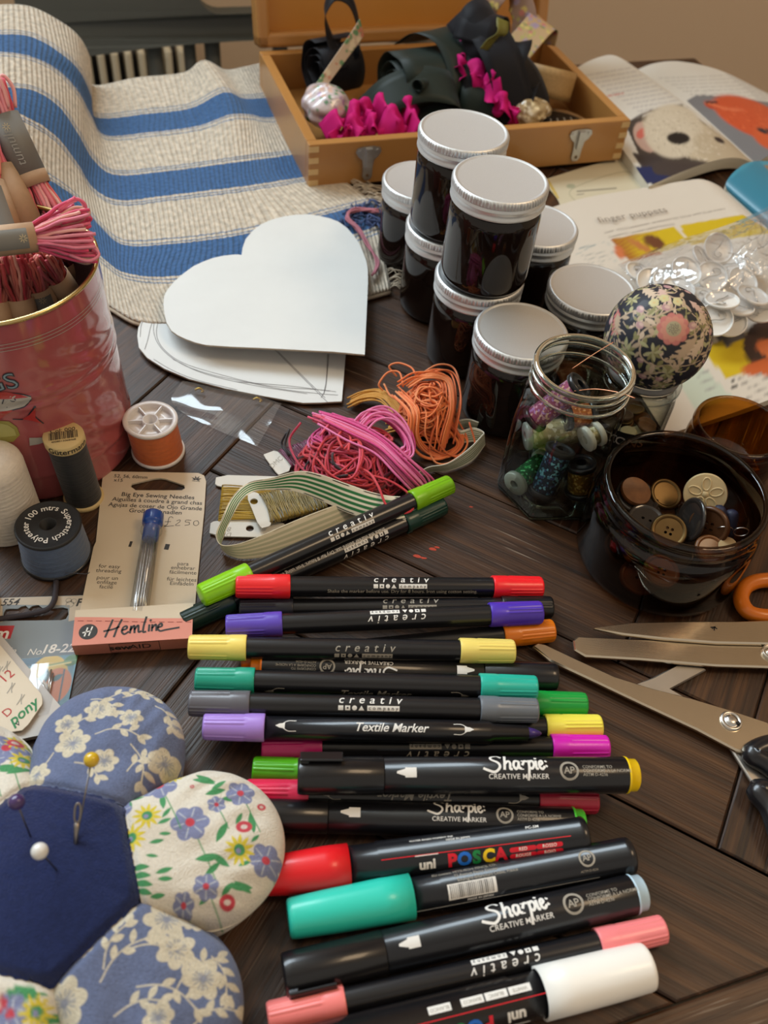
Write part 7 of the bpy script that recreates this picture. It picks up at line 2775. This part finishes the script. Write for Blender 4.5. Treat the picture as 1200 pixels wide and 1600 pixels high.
def paint_p(p):
    cream = (.62, .56, .48)
    rows_of_text(p, (946, 363), (1132, 326), (4.5, 7.5), 2, 2.0, 8, (.36, .31, .26), .55)
    ye, oo = (.56, .40, .015), (.34, .10, .025)
    for q in range(26):
        t = q / 25
        p.line([(958 + 28 * t, 376 + 30 * t), (1052 + 20 * t, 357 + 22 * t)], 5, ye)
        p.line([(958 + 28 * t, 376 + 30 * t), (1028 + 4 * t, 363 + 32 * t)], 5, oo)
        p.line([(1066 + 14 * t, 354 + 26 * t), (1160 + 40 * t, 338 + 24 * t)], 5, ye)
    p.ell(1022, 378, 18, 9, .4, (.14, .05, .02), 3)
    p.ell(968, 394, 12, 6, 1, (.55, .16, .06), 3)
    p.ell(1000, 384, 22, 5, .5, (.45, .17, .05), 3)
    # side column in its pale box
    p.line([(900, 398), (945, 378), (962, 408)], 1.2, (.42, .44, .40))
    rows_of_text(p, (905, 388), (930, 383), (2, 3), 1, 2.4, 9, (.3, .33, .32), 1)
    rows_of_text(p, (908, 400), (948, 393), (4, 6), 4, 1.6, 10, (.40, .38, .34))
    # lower right: yellow and orange picture, step number and text
    for q in range(40):
        t = q / 39
        p.line([(1100 + 35 * t, 545 + 46 * t), (1210 + 60 * t, 508 + 40 * t)], 3, ye)
    for q in range(20):
        t = q / 19
        p.line([(1118 + 18 * t, 524 + 16 * t), (1150 + 15 * t, 512 + 14 * t)], 3, (.09, .085, .09))
    p.ell(1205, 540, 44, 42, .2, (.05, .028, .022), 3)
    p.ell(1200, 573, 42, 13, -.15, (.50, .11, .03), 3)
    p.ell(1208, 546, 28, 14, .3, (.56, .15, .05), 3)
    p.line([(1139, 591), (1146, 589), (1147, 594), (1142, 597), (1149, 597), (1150, 603), (1143, 606)], 1.6, (.10, .09, .08))
    rows_of_text(p, (1155, 592), (1230, 575), (3, 7.6), 6, 1.9, 11, (.34, .30, .26))
    for q in range(40):
        t = q / 39
        p.line([(1030 + 60 * t, 560 + 80 * t), (1082 + 60 * t, 560 + 60 * t)], 3, (.50, .55, .45))
    rows_of_text(p, (1084, 585), (1106, 580), (5, 6), 6, 1.8, 12, (.36, .36, .32))


page('puppet_page', [[(815, 340, .003), (910, 310, .0045), (1015, 292, .006), (1070, 282.5, .009), (1098, 280.5, .0105), (1124, 291, .008), (1140, 306, .003)],
                     [(875, 420, .003), (985, 385, .0045), (1085, 360, .006), (1140, 345, .009), (1168, 343, .0105), (1192, 352, .008), (1205, 366, .003)],
                     [(940, 520, .003), (1060, 478, .0045), (1160, 445, .006), (1220, 425, .009), (1248, 422, .0105), (1272, 432, .008), (1285, 446, .003)],
                     [(1040, 680, .003), (1160, 640, .0045), (1265, 600, .006), (1330, 575, .009), (1358, 572, .0105), (1380, 582, .008), (1392, 596, .003)]], 44, 22, paint_p, bk2, B2, (.62, .56, .48), thick=.005)


def paint_b(p):
    for q in range(40):
        t = q / 39
        p.line([(1176 + 40 * t, 262 + 60 * t), (1300 + 40 * t, 250 + 60 * t)], 4, (.30, .17, .08))
    for q in range(60):
        t = q / 59
        p.line([(1120 + 80 * t, 296 + 90 * t), (1184 + 90 * t, 252 + 90 * t)], 4, (.035, .20, .30))


page('blue_page', [[(1141, 307, .003), (1134, 288, .010), (1150, 266, .016), (1178, 252, .018), (1235, 256, .014), (1300, 275, .008)],
                   [(1206, 367, .003), (1204, 346, .010), (1222, 322, .016), (1250, 306, .018), (1310, 310, .014), (1375, 330, .008)],
                   [(1286, 447, .003), (1284, 426, .010), (1300, 402, .016), (1330, 386, .018), (1390, 390, .014), (1450, 410, .008)]], 26, 22, paint_b, bk2, B2, (.05, .26, .37), mt=coat_m, thick=.005)
# heading lettered on the page
m = MB()
a_, b_ = G(934, 346, .0052), G(1040, 329, .0062)
ux_ = (b_ - a_) / np.linalg.norm(b_ - a_)
uy_ = np.cross([0, 0, 1.], ux_)
put(m, text('finger puppets', .0118, .06, 1.04, -.004), lambda x, y: a_ + (b_ - a_) * .5 + ux_ * x[:, None] + uy_ * y[:, None] + [0, 0, .0009] - B2, 0, 0, 0, 0, np.linalg.norm(b_ - a_) / np.ptp(text('finger puppets', .0118, .06, 1.04, -.004)[0][:, 0]))
m.build('heading', mat('faded_heading_ink', (.20, .15, .11), .6), bk2)

# ------------------------------------------------------------------ bag of badges
badge_w = mat('white_badge_plastic', (.78, .75, .70), .3, coat=.3)
badge_pin = mat('badge_pin_wire', (.45, .43, .40), .3, metal=1)
r = random.Random(5)
spots = [(1000, 428, .008, -.2, .5), (1018, 442, .012, .4, .3), (1046, 438, .016, .1, .1), (1072, 424, .020, .15, .35), (1060, 452, .019, -.1, .3), (1098, 405, .014, .9, .2), (1122, 388, .016, 1.1, .3), (1112, 432, .015, -.6, .3), (1100, 466, .017, 1.1, -.5), (1128, 470, .021, .2, -.3), (1118, 500, .015, -.3, .55),
         (1152, 480, .013, .5, .4), (1176, 462, .017, -.4, .6), (1160, 440, .012, .3, .2), (1190, 485, .010, .2, .4), (1140, 415, .010, -.2, .2), (1030, 462, .008, .3, .1), (1065, 478, .009, .2, .2), (1090, 492, .008, -.3, .3), (1140, 505, .008, .1, .3), (1170, 415, .009, .3, .4), (1088, 440, .009, .1, .1), (1205, 455, .010, .3, .3),
         (1210, 425, .010, -.3, .3), (1035, 425, .008, .2, .1), (1145, 450, .008, .1, .1)]
bnames = ['farthest left', 'second from the left', 'partly covered near the left', 'with its bent pin uppermost near the middle', 'with its pin facing up just right of the floral ball', 'standing on edge behind the middle of the pile', 'standing on edge at the back of the pile', 'tilted in the middle of the pile', 'on edge in front of the middle', 'showing a curved white rim near the front',
          'nearest the floral ball on its right, hollow side up', 'at the front right of the pile', 'leaning at the right end of the pile', 'under the crumpled neck of the bag', 'lowest at the right edge of the photo', 'low down at the back right', 'low down at the front left behind the floral ball', 'behind the top of the floral ball', 'lowest at the front, behind the floral ball', 'flat at the front right edge of the bag', 'beneath the knotted corner of the bag', 'flat underneath the middle of the pile',
          'beyond the right frame edge', 'beyond the right frame edge under the neck', 'flat underneath the left end', 'flat underneath the right half']
for (x, y, z, tx, ty), nm_l in zip(spots[:22], bnames):
    p = G(x, y, z + .0085)
    rd_ = .0108
    n = np.array([math.sin(tx) * .8, -math.sin(ty) - .15, 1.0])
    B = basis([math.cos(x), math.sin(x), -.1], n)
    o = thing('badge', 'white badge ' + nm_l + ('' if len(nm_l.split()) > 10 else ' in the clear bag'), 'badge', p, 0, 'white badges in the clear bag')
    xf = (B, np.zeros(3))
    MB().lathe([(.0001, -.0010), (rd_ * .8, -.0010), (rd_ * .96, -.0004), (rd_, .0004), (rd_ * .99, .0012), (rd_ * .95, .0015), (rd_ * .92, .0012), (rd_ * .90, .0003), (rd_ * .84, .0000), (.0001, .0000)], 32, xf=xf).build('badge_shell', badge_w, o)
    P = [(-.0055, -.0050, .0008), (-.0015, -.0012, .0012), (.0030, .0010, .0016), (.0050, .0040, .0014), (.0025, .0062, .0012), (-.0005, .0048, .0010), (.0010, .0028, .0009)]
    MB().tube(cat(np.array(P) @ B.T, 5), .00032, 5).build('pin', badge_pin, o)

bag_film = film_mat('bag_film', gloss=1.9, milk=.12)
ct = [[(962, 424, .002), (1010, 404, .006), (1062, 384, .010), (1115, 368, .015), (1158, 352, .020), (1205, 330, .018), (1260, 310, .010)],
      [(972, 436, .006), (1015, 414, .018), (1065, 398, .026), (1120, 382, .030), (1165, 372, .034), (1210, 365, .030), (1270, 350, .014)],
      [(985, 452, .008), (1030, 436, .022), (1080, 422, .032), (1130, 412, .034), (1170, 405, .040), (1215, 405, .032), (1280, 400, .016)],
      [(1005, 478, .008), (1045, 466, .018), (1092, 455, .029), (1142, 448, .032), (1180, 440, .034), (1222, 440, .028), (1290, 440, .014)],
      [(1035, 505, .005), (1070, 500, .010), (1110, 502, .018), (1160, 485, .020), (1195, 475, .022), (1235, 475, .018), (1300, 475, .010)],
      [(1045, 520, .0068), (1080, 525, .0068), (1125, 527, .0075), (1170, 510, .010), (1205, 496, .012), (1245, 496, .010), (1310, 500, .008)]]
S = surf([[G(*p) for p in r_] for r_ in ct], 22, 22)
rs = np.random.RandomState(8)
uu, vv = np.meshgrid(np.linspace(0, 1, S.shape[0]), np.linspace(0, 1, S.shape[1]), indexing='ij')
w = np.zeros_like(uu)
for k in range(34):                    # sharp creases, tighter towards the gathered neck
    a = rs.rand() * PI
    f_ = rs.uniform(10, 46)
    ph = rs.rand() * 6.28
    q = np.sin((uu * math.cos(a) * .8 + vv * math.sin(a)) * f_ + ph + 2.2 * np.sin(uu * 5 + vv * 7 + k))
    w += (1 - np.abs(q)) ** 3 * rs.uniform(-.5, 1)
w *= (.0007 + .0030 * np.clip((vv - .5) / .35, 0, 1) * np.clip(1 - np.abs(uu - .4) / .5, 0, 1))
edge_f = np.clip(np.minimum(uu, 1 - uu) * 8, 0, 1)
S[..., 2] += w * edge_f + .0055
bg = S[0, 0] * [1, 1, 0]
o = thing('plastic_bag', 'crumpled clear plastic bag full of white badges on the craft book', 'bag', bg)
MB().grid(S - bg, flip=True).build('clear_film', bag_film, o)

# ------------------------------------------------------------------ tangles of thread
thr = mat('embroidery_thread', attr=True, rough=.55, sheen=.25, bump=(2600, .5, .0003))


def dome(c, a, b, h, rot, x, y):
    """height of a heap at local x, y"""
    return h * math.sqrt(max(0.0, 1 - (x / a) ** 2 - (y / b) ** 2))


def tangle(c, a, b, h, rot, n, rad, cols, seed, mb, base=.0, loops=(.35, .9), ctr=.45):
    q = random.Random(seed)
    for k in range(n):
        sc = q.uniform(*loops)
        aa_, bb_ = a * sc * q.uniform(.5, 1), b * sc * q.uniform(.35, 1)
        an = q.uniform(0, PI)
        ox, oy = q.uniform(-1, 1) * a * (1 - sc * .75) * ctr * 2, q.uniform(-1, 1) * b * (1 - sc * .75) * ctr * 2
        lay = (k + .5) / n
        ph, w1 = q.uniform(0, 6.3), q.uniform(.06, .2)
        turns = q.choice((1, 1.4, 2.2))
        P = []
        N_ = int(22 * turns)
        for i in range(N_ + 1):
            t = 2 * PI * turns * i / N_
            x = aa_ * math.cos(t) * (1 + w1 * math.sin(2.3 * t + ph))
            y = bb_ * math.sin(t) * (1 + w1 * math.cos(1.7 * t + ph))
            X, Y = ox + x * math.cos(an) - y * math.sin(an), oy + x * math.sin(an) + y * math.cos(an)
            f_ = math.hypot(X / a, Y / b)
            if f_ > .98:
                X, Y = X * .98 / f_, Y * .98 / f_
            zt = dome(c, a, b, h, rot, X, Y)
            z = base + rad + zt * (.25 + .75 * lay) * (1 - .18 * (1 + math.sin(t * 1.3 + ph)) / 2)
            P.append([c[0] + X * math.cos(rot) - Y * math.sin(rot), c[1] + X * math.sin(rot) + Y * math.cos(rot), z])
        P = cat(P, 3)
        c0, c1 = np.array(q.choice(cols)), np.array(q.choice(cols))
        tt = .5 + .5 * np.sin(np.linspace(0, q.uniform(2, 7), len(P)) + ph)[:, None]
        mb.tube(P, rad, 5, col=c0 * (1 - tt) + c1 * tt)


def px_tube(mb, pts, rad, c0, c1=None, n=6, org=0):
    P = cat([G(*p) - org for p in pts], n)
    c0 = np.array(c0, float)
    c1 = c0 if c1 is None else np.array(c1, float)
    t = np.linspace(0, 1, len(P))[:, None]
    mb.tube(P, rad, 6, col=c0 * (1 - t) + c1 * t)


red, crim, mag, pk2, blk, hot = (.60, .035, .05), (.46, .025, .07), (.66, .05, .24), (.78, .20, .42), (.022, .016, .020), (.72, .08, .16)
TR1 = G(553, 722, .008)
mt_ = MB()
tangle(TR1, .0315, .0265, .0235, .35, 120, .00068, [red, crim, red, hot, blk, crim, red], 3, mt_)
tangle(TR1 + [-.009, .010, 0], .021, .015, .0265, .5, 30, .00062, [mag, pk2, mag, hot], 4, mt_)
tangle(TR1 + [.003, -.003, 0], .024, .017, .0255, .2, 24, .00062, [red, hot, red], 9, mt_)
q = random.Random(9)
for k in range(44):                    # the folded pink hank running to the right
    o1, o2, oz = q.gauss(0, 8), q.gauss(0, 8), q.uniform(0, .006)
    px_tube(mt_, [(500 + o1, 650 + o2 * .6, .020 + oz), (545 + o1 * .8, 668 + o2, .021 + oz), (588 + o1 * .7, 690 + o2 * .9, .020 + oz), (622 + o1 * .8, 722 + o2, .016 + oz), (650 + o1, 752 + o2 * .9, .009 + oz * .6), (662 + o1 * .6, 770 + o2 * .5, .0045)], .00062, q.choice((mag, pk2, hot)), q.choice((pk2, mag, (.70, .10, .34))))
for k in range(30):
    o1, o2, oz = q.gauss(0, 6), q.gauss(0, 5), q.uniform(0, .005)
    px_tube(mt_, [(560 + o1, 668 + o2, .018 + oz), (580 + o1, 648 + o2, .020 + oz), (606 + o1, 648 + o2, .019 + oz), (632 + o1 * .7, 672 + o2, .015 + oz), (640 + o1 * .6, 700 + o2, .011 + oz), (622 + o1, 712 + o2, .010 + oz)], .00062, q.choice((mag, pk2)), q.choice((pk2, mag)))
for pts, c in (([(556, 728, .018), (578, 740, .020), (592, 762, .020), (604, 790, .016), (625, 802, .012), (644, 796, .0125), (643, 776, .014), (610, 752, .016), (560, 738, .016)], red), ([(470, 660, .019), (452, 690, .012), (470, 730, .010), (500, 752, .010)], crim), ([(544, 705, .024), (548, 690, .025), (562, 690, .025), (566, 715, .023), (552, 745, .018), (530, 750, .015)], red),
               ([(500, 680, .024), (520, 660, .025), (548, 670, .025), (562, 700, .024), (558, 735, .02), (545, 752, .015)], hot), ([(535, 700, .024), (528, 682, .025), (540, 672, .025), (548, 688, .025), (538, 702, .024)], red), ([(448, 676, .010), (440, 694, .004), (452, 712, .0035)], blk), ([(452, 670, .012), (446, 700, .006), (470, 720, .006)], blk)):
    px_tube(mt_, pts, .00068, c)
tm = tag(mt_.build('embroidery_thread', thr), 'tangle of pink, red and black embroidery thread in the middle of the table', 'thread')
mt_ = MB()
TO = G(668, 650, .006)
o1_, o2_, o3_ = (.78, .17, .03), (.72, .13, .03), (.82, .27, .09)
tangle(TO, .0175, .0200, .027, .1, 80, .00056, [o1_, o2_, o1_, o3_], 13, mt_, loops=(.4, .95))
for k in range(18):
    a0, b0 = q.gauss(0, 8), q.gauss(0, 5)
    px_tube(mt_, [(640 + a0, 600 + b0, .022), (668 + a0, 585 + b0, .026), (700 + a0 * .6, 592 + b0, .024), (706 + a0 * .8, 630 + b0, .020), (696 + a0, 672 + b0, .012), (690 + a0, 700 + b0, .004)], .00052, q.choice((o1_, o3_)), q.choice((o1_, o2_)))
for k in range(12):
    a0, b0 = q.gauss(0, 9), q.gauss(0, 6)
    px_tube(mt_, [(625 + a0, 612 + b0, .018), (650 + a0, 640 + b0, .020), (650 + a0, 680 + b0, .012), (668 + a0, 705 + b0, .003), (700 + a0, 712 + b0 * .6, .0015), (722 + a0 * .6, 690 + b0 * .6, .004), (700 + a0, 655 + b0, .012)], .00052, q.choice((o1_, o3_)), q.choice((o1_, o2_)))
for pts in ([(598, 610, .010), (592, 600, .013), (606, 582, .018), (624, 582, .020), (630, 604, .02)], [(620, 588, .016), (608, 573, .020), (622, 567, .023), (642, 574, .024), (650, 586, .024)], [(668, 700, .003), (680, 722, .0018), (700, 724, .0016), (722, 708, .002), (730, 690, .004), (716, 672, .008)], [(600, 600, .01), (612, 620, .014), (640, 628, .018)]):
    px_tube(mt_, pts, .00055, o3_, o1_)
tag(mt_.build('embroidery_thread', thr), 'loose bundle of orange embroidery thread in front of the stacked jars', 'thread')
mt_ = MB()
for k in range(26):
    a0, b0 = q.gauss(0, 4), q.gauss(0, 4)
    px_tube(mt_, [(552 + a0, 628 + b0, .003), (575 + a0, 618 + b0, .006), (602 + a0, 618 + b0, .008), (622 + a0, 638 + b0, .008), (632 + a0, 660 + b0, .006), (612 + a0, 668 + b0, .003)], .0005, (.52, .24, .02), (.60, .30, .04))
tag(mt_.build('embroidery_thread', thr), 'mustard yellow thread curled between the pink and orange tangles', 'thread')

# ------------------------------------------------------------------ thread cards
bob_card = mat('white_bobbin_card', (.68, .66, .60), .45, coat=.1)


def bobbin(label, pA, pB, hw, L_, wound0, wound1, ww, colr, z, marks, seed, hole=None):
    """card bobbin from pixel pA to pB (its long axis), thread wound round the waist"""
    A, B = G(*pA, z), G(*pB, z)
    M_ = basis(B - A, [0, 0, 1])
    k = np.linalg.norm(B - A) / L_
    o = thing('thread_card', label, 'thread card', A, 0, 'thread cards')
    xf = (M_, np.zeros(3))
    L2 = L_ * k
    nk = hw * .74
    rr_ = hw * .32
    out = []
    for s in (1, -1):
        X = [(.001, hw - rr_), (rr_ * .5, hw), (wound0 * L2 - .0012, hw), (wound0 * L2, hw - .0012), (wound0 * L2 + .0008, nk), (wound1 * L2 - .0008, nk), (wound1 * L2, hw - .0012), (wound1 * L2 + .0012, hw), (L2 - rr_ * .5, hw), (L2 - .001, hw - rr_)]
        out += [(x, s * y) for x, y in (X if s == 1 else X[::-1])]
    m = MB()
    hl = []
    if hole:
        hl = [[(hole[0] * L2 + .0020 * math.cos(t * PI / 8), hole[1] + .0020 * math.sin(t * PI / 8)) for t in range(16)]]
    m.slab(out[::-1], -.0004, .0004, hl, 0, xf)
    for s_t, x, y, size, rot in marks:
        put(m, text(s_t, size, .2, 1.0, -.003), lambda a, b: np.stack([a, b, 0 * a + .00048], 1) @ M_.T, 1, x * L2, y, rot)
    m.build('card', [bob_card, grey_ink], o)
    q = random.Random(seed)
    t = MB()
    n = 34
    for lay in range(2):
        for i in range(n):
            x = (wound0 + .03 + (wound1 - wound0 - .06) * (i + .5) / n) * L2
            dx = q.uniform(-.0016, .0016)
            th_ = .0009 + .0007 * lay + q.uniform(0, .0004)
            P = []
            for j in range(14):
                a = 2 * PI * j / 14
                y = nk * 1.06 * max(-1, min(1, 1.25 * math.cos(a)))
                zc = th_ * max(-1, min(1, 1.6 * math.sin(a)))
                P.append(M_ @ np.array([x + dx * math.cos(a), y, zc]))
            c = np.array(colr) * q.uniform(.75, 1.25)
            t.tube(cat(P, 2, True), .00036, 5, closed=True, col=c)
    t.build('wound_thread', mat('shiny_thread', attr=True, rough=.35, sheen=.2), o)
    return o


bobbin('white thread card wound with bright gold thread, left of the striped ribbon', (386, 842), (394, 742), .0185, .0345, .24, .80, .02, (.46, .30, .03), .0012, [('833', .13, .0110, .0042, -PI / 2 + PI), ('DMC', .05, .0115, .0036, -PI / 2 + PI)], 1, (.15, -.001))
bobbin('white thread card wound with dull olive gold thread, partly under the striped ribbon', (392, 800), (506, 772), .0120, .0345, .18, .98, .02, (.26, .18, .03), .0052, [], 2, (.09, .006))
bobbin('thread card wound with plum thread, its white end poking out left of the pink tangle', (420, 728), (520, 690), .0085, .034, .22, .95, .02, (.16, .02, .07), .0012, [('DMC', .11, 0, .0042, .4)], 3)

# ------------------------------------------------------------------ striped ribbons
def striped(name, edges, label, nst, green, w_, pale_from, nspan=12, dots=True):
    top_, bot_ = [e[0] for e in edges], [e[1] for e in edges]
    S = surf([[G(*p) for p in top_], [G(*p) for p in bot_]], 48, nspan)
    t = np.linspace(0, 1, S.shape[0])[:, None] * np.ones(S.shape[1])[None]
    s = np.linspace(0, len(edges) - 1, S.shape[1])[None] * np.ones(S.shape[0])[:, None]
    cream = np.array((.85, .81, .66))
    c = np.broadcast_to(cream, (*t.shape, 3)).copy()
    st = ((t - .12) / .76 * nst) % 1
    isg = (t > .12) & (t < .88) & (st > .28) & (st < .80)
    g_ = np.array(green)
    c[isg] = g_
    if dots:
        dsh = (np.sin(s * 70) > -.2)
        for tt in (.05, .95):
            c[(np.abs(t - tt) < .022) & dsh] = (.03, .05, .03)
    if pale_from is not None:
        pale = s > pale_from
        c[pale] = c[pale] * .28 + np.array((.72, .64, .46)) * .72
    m = MB().grid(S, col=c)
    return tag(m.build(name, mat('striped_ribbon', attr=True, rough=.55, sheen=.15, bump=(1500, .3, .0002)), solid=.00035), label, 'ribbon', 'green and cream striped ribbons')


striped('striped_ribbon', [((668, 770, .013), (655, 800, .0098)), ((625, 776, .015), (632, 812, .0098)), ((585, 770, .018), (592, 815, .0085)), ((540, 755, .021), (548, 803, .009)), ((503, 742, .024), (508, 785, .011)), ((468, 736, .025), (462, 768, .015)), ((425, 746, .024), (426, 765, .017)), ((388, 754, .022), (396, 769, .019)), ((362, 778, .019), (378, 782, .018)),
                           ((346, 812, .015), (362, 808, .013)), ((337, 836, .011), (350, 836, .008)), ((346, 852, .0085), (346, 858, .002)), ((372, 850, .0085), (374, 873, .001)), ((410, 836, .010), (422, 869, .001)), ((455, 816, .012), (470, 856, .0012)), ((500, 798, .012), (520, 836, .0012)), ((545, 782, .0105), (560, 815, .0012))],
        'green and cream striped ribbon curling in a big loop over the gold thread cards', 4, (.02, .19, .055), 11, 10.8)
striped('striped_ribbon', [((640, 748, .006), (640, 757, .0008)), ((668, 731, .007), (668, 739, .0008)), ((700, 724, .0085), (702, 736, .0008)), ((732, 702, .0090), (736, 722, .0008)), ((752, 682, .0090), (755, 700, .0008)), ((756, 675, .0090), (757, 692, .0008)), ((740, 668, .0090), (738, 690, .0008)), ((720, 672, .0090), (716, 692, .0008)), ((712, 660, .0090), (708, 680, .0008)), ((730, 655, .010), (728, 668, .003)), ((748, 660, .010), (744, 672, .003))],
        'narrow green-striped cream ribbon end curling out beside the orange thread', 5, (.20, .25, .12), 11, None, 12, False)
